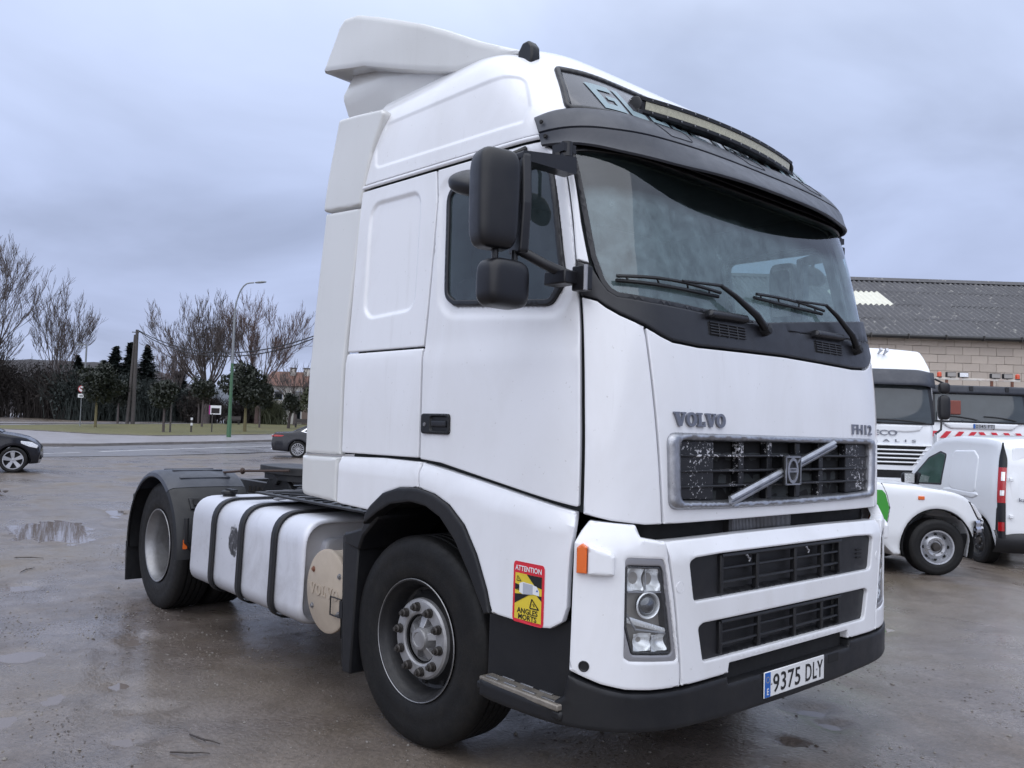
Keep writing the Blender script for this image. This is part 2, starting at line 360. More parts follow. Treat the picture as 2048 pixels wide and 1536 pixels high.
# shallow hollows that hold water: centre, half width across, half length, heading
PUD = [(-9.2, -.76, .58, 1.25, 2.92), (-2.83, -1.97, .15, .20, 2.89), (-2.79, -2.36, .17, .17, 2.94), (-2.81, -1.57, .15, .18, 2.83), (-1.83, -2.0, .08, .12, 2.84),
       (-1.26, -2.0, .13, .09, 2.81), (-.86, -2.21, .12, .10, 2.83), (-1.53, -2.68, .10, .13, 2.96), (.94, .98, .15, .11, 2.08), (1.13, .87, .10, .09, 2.05), (-1.72, -2.36, .12, .13, 2.9),
       (-11.06, .65, .22, .8, 2.86), (-8.1, -.7, .28, .25, 2.9), (-32.4, 11.9, 1.6, 2.6, 2.73), (1.14, .42, .07, .05, 2.1), (-5.2, -1.9, .25, .2, 2.9), (-13.5, 2.5, .5, 1.0, 2.8), (-15.5, -.5, .5, 1.4, 2.9), (-19, 5.5, .5, 1.8, 2.8), (.2, 3.4, .25, .2, 2.0), (2.3, 2.9, .2, .15, 1.8)]
PUD = [(a, b, w*(.8 if w < .3 else 1), l*(.8 if w < .3 else 1), h) for a, b, w, l, h in PUD]
RUT = [Vector((-7.5, -.2, 0)), Vector((-4.2, -1.25, 0)), Vector((-2.3, -1.88, 0)), Vector((-1.35, -2.2, 0)), Vector((-.61, -2.48, 0)), Vector((.6, -2.9, 0))]
def rutd(x, y):
    q = Vector((x, y, 0)); b = 9
    for a, c in zip(RUT, RUT[1:]):
        d = c-a; t = max(0, min(1, (q-a).dot(d)/d.dot(d))); b = min(b, (q-a-d*t).length)
    return b
def gz(x, y):
    z = terrain(x, y); dist = math.hypot(x-CAM.x, y-CAM.y)
    if dist < 60:
        k = 1-ss(30, 60, dist)
        n = noise.fractal(Vector((x*.9, y*.9, 0)), 1.0, 2.0, 4)*.010+noise.noise(Vector((x*.22, y*.22, 3.)))*.018
        if dist < 14: n += noise.fractal(Vector((x*7, y*7, 5)), 1.0, 2.0, 3)*.006*(.4+ss(-.2, .5, noise.noise(Vector((x*.8, y*.8, 21)))))+max(0, noise.noise(Vector((x*16, y*16, 9)))-.15)*.016*ss(-.1, .5, noise.noise(Vector((x*1.1, y*1.1, 31))))
        n = max(n, -.004+n*.15)
        for px, py, w, l, a in PUD:
            dx = x-px; dy = y-py
            if abs(dx) > 4 or abs(dy) > 4: continue
            al = dx*math.cos(a)+dy*math.sin(a); ac = -dx*math.sin(a)+dy*math.cos(a)
            e = math.sqrt((al/l)**2+(ac/w)**2)*(1+.45*noise.noise(Vector((x*3.3, y*3.3, 1)))+.25*noise.noise(Vector((x*11, y*11, 1))))
            if e < 1.7:
                q = 1-ss(.55, 1.7, e); n = n*(1-.8*q)-.0245*q+noise.noise(Vector((x*9, y*9, 2)))*.006*q
        if dist < 14:
            rd = rutd(x, y)
            if rd < .3:
                n -= .010*(1-ss(.10, .17, rd))-.012*math.exp(-((rd-.2)/.05)**2)
                if rd < .15: n += .005*math.sin((x*.92-y*.3)*60)*(1 if abs(rd-.07) < .05 else 0)
        z += n*k
    return z
def graded(a, b, d, lo, hi, g=1.16):
    xs = list(np.arange(a, b+1e-6, d)); s = d
    while xs[-1] < hi: s *= g; xs.append(xs[-1]+s)
    s = d; ys = []
    x = a
    while x > lo: s *= g; x -= s; ys.append(x)
    return ys[::-1]+xs
gxs = graded(-8.5, 2.6, .055, -5000, 5000); gys = graded(-3.2, 2.2, .055, -5000, 5000)
gv = [(x, y, gz(x, y)) for x in gxs for y in gys]; w_ = len(gys)
gf = [(i*w_+j, (i+1)*w_+j, (i+1)*w_+j+1, i*w_+j+1) for i in range(len(gxs)-1) for j in range(w_-1)]
def ground_mat():
    m, t, b = nmat('wet_gravelly_mud'); c = N(t, 'ShaderNodeTexCoord').outputs['Object']
    n1 = mnoise(t, .35, 6, .6, .5, vec=c); n2 = mnoise(t, 3.2, 8, .65, .3, vec=c); n3 = mnoise(t, 38, 4, .6, vec=c)
    col = mramp(t, n2, [(.25, (.062, .049, .042)), (.5, (.128, .106, .096)), (.75, (.205, .176, .162))])
    col = mmix(t, mramp(t, n1, [(.40, 0), (.62, .75)]), col, (.160, .128, .092))
    vo = N(t, 'ShaderNodeTexVoronoi'); vo.inputs['Scale'].default_value = 62; L(t, c, vo.inputs['Vector'])
    vd = mramp(t, vo.outputs['Distance'], [(.10, 1), (.34, 0)]); vk = N(t, 'ShaderNodeSeparateColor'); L(t, vo.outputs['Color'], vk.inputs[0])
    sel = mramp(t, vk.outputs[0], [(.72, 0), (.80, 1)]); st = N(t, 'ShaderNodeMath', operation='MULTIPLY'); L(t, vd, st.inputs[0]); L(t, sel, st.inputs[1])
    stc = mramp(t, vk.outputs[1], [(0, (.06, .05, .045)), (.6, (.17, .155, .14)), (1, (.34, .32, .30))])
    col = mmix(t, st.outputs[0], col, stc)
    col = mmix(t, mramp(t, n3, [(.35, .35), (.6, 0)]), col, (.035, .028, .022)); L(t, col, b.inputs['Base Color'])
    wet = mramp(t, mnoise(t, .55, 7, .62, .6, vec=c), [(.36, .18), (.50, .36), (.66, .62)]); L(t, wet, b.inputs['Roughness']); b.inputs['Specular IOR Level'].default_value = .5; L(t, mramp(t, wet, [(.18, .34), (.50, .0)]), b.inputs['Coat Weight']); b.inputs['Coat Roughness'].default_value = .20; b.inputs['Coat IOR'].default_value = 1.4
    ad = N(t, 'ShaderNodeMath', operation='MULTIPLY_ADD'); ad.inputs[1].default_value = .6; L(t, st.outputs[0], ad.inputs[0]); L(t, n3, ad.inputs[2])
    mbump(t, b, ad.outputs[0], .55, .012); return m
M['ground'] = ground_mat()
g_ = link('ground', mesh('ground', gv, gf), M['ground'], smooth=180); tag(g_, 'wet brown gravelly mud of the yard', None, kind='structure')
def water_mat():
    m, t, b = nmat('puddle_water'); b.inputs['Base Color'].default_value = (.150, .128, .118, 1); b.inputs['Roughness'].default_value = .03; b.inputs['IOR'].default_value = 1.33
    b.inputs['Transmission Weight'].default_value = .0; mbump(t, b, mnoise(t, 4, 2), .03, .01); return m
M['water'] = water_mat()
for i, (px, py, w, l, a) in enumerate(PUD):
    n = 28; z = terrain(px, py)-.0165-.00025*i
    for k in range(n):
        ca, sa = math.cos(k*2*math.pi/n)*1.3, math.sin(k*2*math.pi/n)*1.3; z = min(z, gz(px+math.cos(a)*ca*l-math.sin(a)*sa*w, py+math.sin(a)*ca*l+math.cos(a)*sa*w)-.0008)
    vs = [(px, py, z)]+[(px+math.cos(a)*math.cos(k*2*math.pi/n)*l*1.3-math.sin(a)*math.sin(k*2*math.pi/n)*w*1.3, py+math.sin(a)*math.cos(k*2*math.pi/n)*l*1.3+math.cos(a)*math.sin(k*2*math.pi/n)*w*1.3, z) for k in range(n)]
    o = link('puddle', mesh('puddle', vs, [(0, 1+k, 1+(k+1) % n) for k in range(n)]), M['water']); o['kind'] = 'structure'
# loose stones on the mud: nobody could count them
random.seed(5); mb = MB()
ico = [(0, 0, 1), (.9, 0, .2), (.28, .86, .25), (-.73, .53, .2), (-.73, -.53, .15), (.28, -.86, .2), (0, 0, -.5)]; icf = [(0, 1, 2), (0, 2, 3), (0, 3, 4), (0, 4, 5), (0, 5, 1), (6, 2, 1), (6, 3, 2), (6, 4, 3), (6, 5, 4), (6, 1, 5)]
cl_ = [(random.uniform(-7, 2.4), random.uniform(-3.2, 2.4)) for _ in range(70)]
for i in range(5200):
    if i % 3: q = random.choice(cl_); x = random.gauss(q[0], .3); y = random.gauss(q[1], .3)
    else: x = random.uniform(-9, 2.4); y = random.uniform(-3.2, 3.6)
    s = random.choice((.004, .005, .006, .007, .009, .012)) * (1.3 if random.random() < .05 else .8); z = gz(x, y); a = random.uniform(0, 6.28); sx = random.uniform(.7, 1.4)
    if z < terrain(x, y)-.012: continue
    mb.add([(x+(u*math.cos(a)-v*math.sin(a))*s*sx, y+(u*math.sin(a)+v*math.cos(a))*s, z+w*s*.75) for u, v, w in ico], icf)
M['clod'] = simple('mud_clod', (.060, .046, .036), .6, var=.4, scale=12)
mc = MB()
for i in range(6500):
    q = cl_[i % 45]; x = random.gauss(q[0], .30)+random.gauss(0, .04); y = random.gauss(q[1], .10); s = random.choice((.0025, .003, .004, .005, .007))*(1.7 if random.random() < .03 else 1); z = gz(x, y); a = random.uniform(0, 6.28); sx = random.uniform(.8, 2.6)
    if z < terrain(x, y)-.012: continue
    mc.add([(x+(u*math.cos(a)-v*math.sin(a))*s*sx, y+(u*math.sin(a)+v*math.cos(a))*s, z+w*s*.5) for u, v, w in ico], icf)
tag(mc.build('mud_clods', M['clod'], smooth=0), 'dark crumbs of mud strewn over the yard', 'mud', kind='stuff')
M['stone'] = simple('loose_stone', (.17, .155, .14), .5, var=.6, scale=9)
tag(mb.build('gravel', M['stone'], smooth=0), 'small loose stones scattered over the wet mud', 'gravel', kind='stuff')
M['twig'] = simple('wet_twig', (.030, .022, .018), .5)
tw = [((-6.85, -1.62), (-6.67, -1.38), 'long thin dark twig on the mud left of the rear wheel'), ((-5.93, -1.74), (-6.1, -1.58), 'short forked dark twig on the mud left of the rear wheel'), ((-.58, -2.14), (-.45, -2.0), 'short dark twig at the bottom edge of the yard'), ((-.75, -1.985), (-.53, -1.92), 'thin dark twig beside the small puddle near the front wheel')]
for (a, b, lb) in tw:
    A = Vector((*a, gz(*a)+.008)); B = Vector((*b, gz(*b)+.009)); mid = (A+B)/2+Vector((.012, -.02, .008)); m = MB(); m.tube([A, A.lerp(mid, .5), mid, mid.lerp(B, .5)+Vector((.0, .008, 0)), B], [.004, .005, .005, .004, .002], 6); m.tube([mid, mid+(B-A)*.25+Vector((.03, -.03, .012))], [.003, .0015], 5)
    tag(m.build('twig', M['twig']), lb, 'twig', 'fallen twigs')

# ------------------------------------------------------------------ tractor unit: cab surface
# plan profile of the cab, front centre -> right rear (y negative)
_PL=[(1.352,0),(1.352,-.3),(1.350,-.6),(1.344,-.8),(1.327,-.93),(1.29,-1.04),(1.242,-1.125),(1.175,-1.19),(1.09,-1.228),(.98,-1.243),(.8,-1.247),(.3,-1.247),(-.3,-1.247),(-.75,-1.247),(-1.15,-1.247)]
def _cr(P,n=14):
    o=[]
    for i in range(len(P)-1):
        a=P[max(i-1,0)] if i else (P[0][0],-P[1][1]); b=P[i]; c=P[i+1]; d=P[min(i+2,len(P)-1)]
        for k in range(n):
            t=k/n
            o.append(tuple(.5*(2*b[j]+(c[j]-a[j])*t+(2*a[j]-5*b[j]+4*c[j]-d[j])*t*t+(3*b[j]-a[j]-3*c[j]+d[j])*t**3) for j in (0,1)))
    return o+[P[-1]]
_PP=_cr(_PL); _LL=[0.]
for i in range(1,len(_PP)): _LL.append(_LL[-1]+math.dist(_PP[i],_PP[i-1]))
def interp(x,xs,ys):
    if x<=xs[0]: return ys[0]
    for i in range(1,len(xs)):
        if x<=xs[i]:
            t=(x-xs[i-1])/(xs[i]-xs[i-1]); return ys[i-1]+(ys[i]-ys[i-1])*t
    return ys[-1]
def smooth_interp(xs,ys):
    n=len(xs); m=[0]*n
    for i in range(n):
        if 0<i<n-1:
            h0=xs[i]-xs[i-1];h1=xs[i+1]-xs[i];d0=(ys[i]-ys[i-1])/h0;d1=(ys[i+1]-ys[i])/h1
            m[i]=0 if d0*d1<0 else (d0*h1+d1*h0)/(h0+h1)
        elif i==0: m[i]=(ys[1]-ys[0])/(xs[1]-xs[0])
        else: m[i]=(ys[-1]-ys[-2])/(xs[-1]-xs[-2])
    def f(x):
        x=max(xs[0],min(xs[-1],x))
        i=0
        while i<n-2 and x>xs[i+1]: i+=1
        h=xs[i+1]-xs[i]; t=(x-xs[i])/h
        return (1+2*t)*(1-t)**2*ys[i]+t*(1-t)**2*h*m[i]+t*t*(3-2*t)*ys[i+1]+t*t*(t-1)*h*m[i+1]
    return f
DX=smooth_interp([0,1.25,1.6,1.85,2.05,2.3,2.75,2.9,3.07,3.24,3.38,3.47,3.53],[0,0,-.004,-.02,-.045,-.10,-.21,-.27,-.40,-.555,-.70,-.84,-1.0])
SY=smooth_interp([0,1.3,1.95,2.2,2.75,2.9,3.1,3.28,3.40,3.48,3.53],[1,1,1,.992,.965,.957,.942,.915,.87,.80,.68])
ULEN=_LL[-1]
def plan(u):
    s=abs(u); s=min(s,ULEN)
    lo,hi=0,len(_LL)-1
    while hi-lo>1:
        m=(lo+hi)//2
        if _LL[m]<=s: lo=m
        else: hi=m
    t=(s-_LL[lo])/(_LL[hi]-_LL[lo]); a,b=_PP[lo],_PP[hi]
    return a[0]+(b[0]-a[0])*t, (a[1]+(b[1]-a[1])*t)*(1 if u<=0 else -1)
def wf(x):  # how much the front rake moves a plan point
    t=max(0,min(1,(x+.5)/1.55)); return t*t*(3-2*t) if 0 else t
def S(u,z):
    x,y=plan(u); return (x+wf(x)*DX(z), y*SY(z), z)

TU = empty('tractor_unit'); tag(TU, 'white two-axle tractor unit with roof deflector and black sun visor in the foreground', 'truck')
def mir(P): return [(-q[0],)+tuple(q[1:]) for q in P][::-1]
def pan(name, poly, mat, parent=TU, both=True, r=.012, holes=(), insets=(), F=None, **k):
    F = F or S; out = []
    for sd in ((0, 1) if both else (0,)):
        pl = rpoly(mir(poly) if sd else poly, r); hs = [mir(h) if sd else h for h in holes]; ins = [(mir(q) if sd else q, d, w) for q, d, w in insets]
        b = k.get('bump'); kk = dict(k)
        if sd and b: kk['bump'] = lambda u, z, b=b: b(-u, z)
        out.append(part(name, panel(F, pl, holes=hs, insets=ins, **kk), mat, parent, smooth=40))
    return out
ZB = 1.955
crease = lambda u, z: -.010*ss(1.935, 1.965, z)*(1-ss(2.2, 2.75, z))
# --- roof cap
rp = [(-2.977, 3.123), (-2.90, 3.262), (-1.36, 3.236), (-1.262, 3.20), (-1.33, 3.025), (-1.42, 2.958), (-2.955, 3.012)]
rpr = rpoly(rp, .05)
sg = rpoly([(-1.085, 3.275), (-1.185, 2.98), (1.185, 2.98), (1.085, 3.275), (.7, 3.262), (0, 3.258), (-.7, 3.262)], .035)
part('roof_shell', panel(S, [(-3.085, 2.930), (-1.34, 2.874), (1.34, 2.874), (3.085, 2.930), (3.085, 3.53), (-3.085, 3.53)], th=.01, res=.055, rim=.006, insets=[(rpr, .007, .012), (mir(rpr), .007, .012)]), M['white'], TU, smooth=45)
m = MB(); rings = [[Vector(S(u, 3.528)) for u in np.linspace(-3.085, 3.085, 90)]]
for k, (sc, dz) in enumerate(((.8, .022), (.5, .045), (.2, .055))):
    rings.append([Vector((-.67+(q.x+.67)*(.6+.4*sc), q.y*sc, 3.53+dz)) for q in rings[0]])
vs = [q for r in rings for q in r]; n = 90
m.add(vs, [(i*n+j, i*n+j+1, (i+1)*n+j+1, (i+1)*n+j) for i in range(3) for j in range(n-1)]+[tuple(3*n+j for j in range(n))]); part('roof_top', m, M['white'], TU, smooth=60)
# --- gutter strip, upper and lower sleeper panels, door
for sgn in (-1, 1):
    m = MB(); gpr = [(.0, .0), (.004, .006), (.012, .008), (.020, .006), (.023, .0)]
    def gpt(a, b):
        u = lerp(-3.08, -1.335, a); z0 = lerp(2.902, 2.848, a); k = b*4; i = min(int(k), 3); f = k-i; z = z0+lerp(gpr[i][0], gpr[i+1][0], f); q = Vector(S(u*-sgn, z)); return q+fnormal(S, u*-sgn, z)*lerp(gpr[i][1], gpr[i+1][1], f)
    m.grid(gpt, 40, 4); part('roof_gutter', m, M['white'], TU, smooth=60)
uin = rpoly([(-2.945, 2.20), (-2.955, 2.80), (-2.45, 2.785), (-2.405, 2.74), (-2.44, 2.17), (-2.87, 2.155)], .09)
pan('sleeper_panel', [(-3.085, 1.975), (-3.068, 2.892), (-2.240, 2.866), (-2.236, 2.70), (-2.338, 1.972)], M['white'], bump=crease, insets=[(uin, .012, .013)])
pan('locker_hatch', [(-3.085, 1.413), (-3.085, 1.965), (-2.338, 1.962), (-2.343, 1.42)], M['white'], bump=crease)
win = rpoly([(-2.165, 2.20, .09), (-2.160, 2.76, .10), (-1.352, 2.752, .05), (-1.322, 2.70, .05), (-1.312, 2.20, .10), (-1.40, 2.098, .08), (-2.09, 2.155, .06)], .08)
wrec = rpoly([(-2.215, 2.17), (-2.21, 2.795), (-1.34, 2.79), (-1.292, 2.71), (-1.285, 2.18), (-1.36, 2.052), (-2.12, 2.108)], .10)
doors = pan('cab_door', [(-2.328, 1.415), (-2.325, 1.96), (-2.226, 2.72), (-2.226, 2.866), (-1.352, 2.838), (-1.29, 2.775), (-1.262, 2.70), (-1.256, 2.40), (-1.262, 2.111), (-1.272, 1.70), (-1.275, 1.275), (-1.355, 1.286), (-1.555, 1.315), (-1.892, 1.365), (-2.16, 1.405)], M['white'], bump=crease, holes=[win], insets=[(wrec, .010, .022)], res=.055)
for d, sd in zip(doors, (0, 1)):
    f = mir if sd else (lambda q: q)
    part('window_seal', panel(S, f(densify(win, .03)), holes=[[tuple(q) for q in oloop(f(win), .028)]], th=.03, res=.04, rim=.006, off=-.006), M['trim'], d, smooth=50)
    part('window_glass', panel(S, [tuple(q) for q in oloop(f(win), .022)], th=.004, res=.08, rim=.002, off=-.018), M['sideglass'], d, smooth=60)
    sgn = -1 if not sd else 1
    h = part('door_handle', panel(S, rpoly(f([(-2.312, 1.540), (-2.312, 1.638), (-2.086, 1.638), (-2.086, 1.540)]), .02), th=.02, res=.03, rim=.005, off=.013, insets=[(rpoly(f([(-2.235, 1.555), (-2.235, 1.625), (-2.10, 1.625), (-2.10, 1.555)]), .015), .011, .004)]), M['black'], d, smooth=40)
    part('grip', panel(S, rpoly(f([(-2.228, 1.575), (-2.228, 1.605), (-2.108, 1.605), (-2.108, 1.575)]), .008), th=.012, res=.03, rim=.006, off=.013), M['trim'], h)
    q = Vector(S((-2.278 if not sd else 2.278), 1.585)); m = MB(); m.lathe([(0, .017), (.009, .017), (.011, .010)], q, (0, sgn, 0), 16); part('lock', m, M['steel'], h)
# --- windscreen pillars, corner panels, front flap
pan('windscreen_pillar', [(-1.252, 2.285), (-1.25, 2.45), (-1.256, 2.70), (-1.278, 2.765), (-1.30, 2.80), (-1.245, 2.81), (-1.228, 2.70), (-1.218, 2.45), (-1.200, 2.27)][::-1], M['white'], r=.004, res=.03)
pan('corner_panel', [(-1.255, 1.25), (-1.254, 1.7), (-1.247, 2.125), (-1.185, 2.108), (-1.152, 2.082), (-1.096, 2.052), (-.990, 2.014), (-.915, 1.213), (-.996, 1.212), (-1.147, 1.228)][::-1], M['white'], r=.006, res=.05, rim=.006)
gr_o = rpoly([(-.885, 1.27), (-.90, 1.585), (.90, 1.585), (.885, 1.27), (.55, 1.262), (0, 1.258), (-.55, 1.262)], .05)
gr_i = rpoly([(-.820, 1.305), (-.832, 1.553), (.832, 1.553), (.820, 1.305), (.55, 1.296), (0, 1.291), (-.55, 1.296)], .035)
hood_t = [(-.982, 2.010), (-.91, 1.978), (-.844, 1.958), (-.68, 1.950), (-.32, 1.957), (0, 1.962)]
hood = hood_t+mir(hood_t)[1:]+[(.905, 1.213), (-.905, 1.213)]
FP = pan('front_flap', hood, M['white'], both=False, r=.006, holes=[[tuple(q) for q in oloop(gr_o, .02)]], res=.06, rim=.006)[0]
# --- black cowl below the windscreen
glass_b = [(-1.230, 2.80), (-1.218, 2.60), (-1.190, 2.30), (-1.163, 2.19), (-1.137, 2.15), (-1.10, 2.128), (-.947, 2.116), (-.655, 2.108), (-.30, 2.098), (0, 2.092)]
cow_b = [(-1.250, 2.132), (-1.185, 2.116), (-1.150, 2.090), (-1.094, 2.060), (-.985, 2.022), (-.91, 1.988), (-.844, 1.968), (-.68, 1.960), (-.32, 1.967), (0, 1.972)]
cow_t = [(-1.252, 2.278), (-1.198, 2.262), (-1.163, 2.192), (-1.137, 2.152), (-1.10, 2.130), (-.947, 2.118), (-.655, 2.110), (-.30, 2.100), (0, 2.094)]
cp = cow_b+mir(cow_b)[1:]+mir(cow_t)+cow_t[:-1][::-1]
CO = pan('cowl', cp, M['trim'], both=False, r=.003, res=.045, off=.004, rim=.006)[0]
for c0 in (-.46, .44):
    v = part('air_vent', panel(S, rpoly([(c0-.14, 2.010), (c0-.145, 2.072), (c0+.145, 2.076), (c0+.135, 2.016)], .012), th=.02, res=.04, rim=.004, off=.006), M['void'], CO)
    for k in range(5):
        zz = 2.020+k*.0125; mb = MB(); mb.tube([Vector(S(c0-.135+.27*i/4, zz))+fnormal(S, c0, zz)*.009 for i in range(5)], .0035, 6); part('slat', mb, M['trim'], v)
    for i in (-1, 0, 1):
        mb = MB(); mb.tube([Vector(S(c0+i*.07, z2))+fnormal(S, c0, z2)*.009 for z2 in (2.012, 2.04, 2.072)], .003, 6); part('divider', mb, M['trim'], v)
    part('cowl_step', panel(S, rpoly([(c0-.16, 2.082), (c0-.15, 2.122), (c0+.14, 2.125), (c0+.15, 2.09)], .018), th=.05, res=.03, rim=.018, off=.040), M['trim'], CO, smooth=60)
# --- windscreen
gp = glass_b+mir(glass_b)[1:]
gi = [tuple(q) for q in oloop(rpoly(gp, .05), .024)]
part('windscreen_seal', panel(S, rpoly(gp, .03), holes=[gi], th=.03, res=.05, rim=.004, off=.000), M['trim'], TU, smooth=50)
WS = part('windscreen', panel(S, [tuple(q) for q in oloop(rpoly(gp, .05), .018)], th=.005, res=.07, rim=.002, off=-.010), M['glass'], TU, smooth=60)
part('windscreen_header', panel(S, rpoly([(-1.31, 2.81), (-1.31, 2.887), (1.31, 2.887), (1.31, 2.81)], .01), th=.02, res=.06, off=-.003), M['trim'], TU, smooth=50)
# --- sign above the windscreen
SG = part('roof_sign', panel(S, [tuple(q) for q in oloop(sg, .028)], th=.02, res=.07, rim=.006, off=.004), M['sign'], TU, smooth=60)
part('sign_frame', panel(S, sg, holes=[[tuple(q) for q in oloop(sg, .030)]], th=.02, res=.05, rim=.013, off=.016), M['trim'], SG, smooth=60)
BG = {'G': [(0, 0, .3, 1), (.3, .76, 1, 1), (.3, 0, 1, .22), (.72, .22, 1, .56), (.48, .40, .72, .56)], 'L': [(0, 0, .3, 1), (.3, 0, .9, .24)], 'O': [(0, 0, .3, 1), (.7, 0, 1, 1), (.3, .76, .7, 1), (.3, 0, .7, .24)],
      'B': [(0, 0, .3, 1), (.3, .78, .95, 1), (.3, .39, .95, .61), (.3, 0, .95, .22), (.68, .61, .95, .78), (.68, .22, 1, .39)], 'E': [(0, 0, .3, 1), (.3, .78, .92, 1), (.3, .39, .85, .61), (.3, 0, .92, .22)],
      'T': [(0, .76, 1, 1), (.35, 0, .65, .76)], 'R': [(0, 0, .3, 1), (.3, .78, 1, 1), (.3, .36, 1, .58), (.7, .58, 1, .78), (.62, 0, .95, .36)]}
for i, ch in enumerate('GLOBETROTTER'):
    u0 = -.985+i*1.97/12; w = 1.97/12*.84; m = MB()
    for x0, z0, x1, z1 in BG[ch]:
        def gq(a, b): 
            uu = u0+a*w+.018*(1-b); zz = 3.022+b*.162; return Vector(S(uu, zz))+fnormal(S, uu, zz)*.0075
        m.grid(lambda a, b: gq(lerp(x0, x1, a), lerp(z0, z1, b)), 3, 4)
    part('letter', m, M['signtxt'], SG, smooth=0)
# --- sun visor
UK = [0, .3, .5, .8, 1.0, 1.2, 1.34]
def kr(ys): return smooth_interp(UK, ys)
_lo = kr([.160, .152, .132, .078, .042, .034, .026]); _lz = kr([2.702, 2.705, 2.713, 2.735, 2.765, 2.793, 2.806]); _co = kr([.085, .083, .078, .060, .046, .040, .028]); _to = kr([.040, .040, .040, .034, .030, .026, .018]); _tz = kr([2.992, 2.992, 2.990, 2.986, 2.980, 2.966, 2.940])
def rails(u):
    a = abs(u); lo, lz, co, to, tz = _lo(a), _lz(a), _co(a), _to(a), _tz(a); cz = 2.870
    return [(tz+.022, -.006), (tz+.016, to*.5), (tz, to), (lerp(tz, cz, .55), lerp(to, co, .62)), (cz+.006, co), (cz-.002, co+.001), (cz-.007, co-.009), (cz-.014, co+.003), (lerp(cz, lz, .55), lerp(co, lo, .62)), (lz+.012, lo), (lz, lo+.001), (lz-.006, lo-.008), (lz+.004, lo-.020), (lerp(lz, 2.85, .5), lo*.45), (2.86, .006), (2.875, -.004)]
NV = 16
def visor_pt(a, b):
    u = -1.34+2.68*a; k = b*(NV-1); i = min(int(k+1e-7), NV-2); R0 = rails(u); z = lerp(R0[i][0], R0[i+1][0], k-i); o = lerp(R0[i][1], R0[i+1][1], k-i)
    return Vector(S(u, z))+fnormal(S, u, 2.80)*o
VP = range(NV)
m = MB(); m.grid(visor_pt, 120, (len(VP)-1)*2)
ends = []
VI = part('sun_visor', m, M['visor'], TU, smooth=28)
for a in (0, 1): m = MB(); m.add([visor_pt(a, j/30) for j in range(31)], [tuple(range(31))]); part('end_cap', m, M['visor'], VI)
for y_, z in ((-1, 2.905), (-1, 2.835), (1, 2.905), (1, 2.835)):
    q = Vector(S(y_*1.31, z)); n_ = fnormal(S, y_*1.31, z); m = MB(); m.lathe([(0, .006), (.008, .006), (.010, 0)], q+n_*.036, n_, 14); part('screw', m, M['void'], VI)
for u in (-.62, .0, .62):
    part('visor_lid', panel(lambda a, b: visor_pt((a+1.34)/2.68, b), rpoly([(u-.11, .135), (u-.075, .235), (u+.075, .235), (u+.11, .135)], .01), th=.003, res=.03, rim=.002, off=.002), M['visor'], VI)
# --- LED light bar on the visor
def bar_c(y): return Vector((.990-.065*y*y/.41, y, 3.118))
m = MB(); ny = 40
def bpt(a, b):
    y = -.655+1.31*a; c = bar_c(y); tg_ = (bar_c(y+.01)-bar_c(y-.01)).normalized(); nn = Vector((tg_.y, -tg_.x, 0)); pr = [(.034, .020), (.034, .036), (.026, .042), (-.02, .040), (-.036, .020), (-.036, -.020), (-.02, -.040), (.026, -.042), (.034, -.036), (.034, -.020), (.026, -.020), (.026, .020), (.034, .020)]
    k = b*(len(pr)-1); i = min(int(k+1e-6), len(pr)-2); f = k-i; q = (lerp(pr[i][0], pr[i+1][0], f), lerp(pr[i][1], pr[i+1][1], f))
    return c+nn*q[0]+Vector((.12*q[1], 0, q[1]))
m.grid(bpt, ny, 12); m.add([bpt(0, j/12) for j in range(12)], [tuple(range(12))]); m.add([bpt(1, j/12) for j in range(12)], [tuple(range(12))])
LB = part('light_bar', m, M['black'], TU, smooth=25)
m = MB()
def lpt(a, b):
    y = -.63+1.26*a; c = bar_c(y); tg_ = (bar_c(y+.01)-bar_c(y-.01)).normalized(); nn = Vector((tg_.y, -tg_.x, 0)); h = -.019+.038*b
    return c+nn*.029+Vector((.12*h, 0, h))
m.grid(lpt, ny, 2); part('lens', m, M['ledlens'], LB, smooth=60)
for sgn in (-1, 1):
    c = bar_c(sgn*.668); m = MB(); m.lathe([(0, -.010), (.030, -.010), (.046, -.006), (.046, .006), (.030, .010), (0, .010)], c+Vector((-.005, 0, .0)), (0, 1, 0), 24); m.box(c+Vector((.01, 0, -.055)), (.05, .03, .06)); m.box(c+Vector((.015, sgn*.02, -.082)), (.07, .06, .014)); part('bracket', m, M['black'], LB, bevel=.003)
    for k in range(9):
        a = R_(-60+k*15+180); mm = MB(); mm.box(c+Vector((math.cos(a)*.038, sgn*.0105, math.sin(a)*.038)), (.006, .002, .003)); part('scale_mark', mm, M['stickwht'], LB) if sgn < 0 else None
for i in range(14):
    for sz in (.036, -.036):
        y = -.6+1.2*i/13; q = bar_c(y)+Vector((.037, 0, sz*.83)); m = MB(); m.lathe([(0, .003), (.004, .002), (.005, 0)], q, (1, 0, 0), 8); part('screw', m, M['steel'], LB)
# --- roof marker lamps
for sgn in (-1, 1):
    q = Vector(S(sgn*1.165, 3.345)); m = MB()
    pr = [(-.062, -.03), (-.062, .040), (-.030, .078), (.012, .078), (.038, .045), (.042, .0), (.035, -.04)]
    m.prism(pr, lambda a, b, h: q+Vector((a-.01, h, b)), -.028, .028); part('marker_lamp', m, M['mirror'], TU, bevel=.010, seg=3)

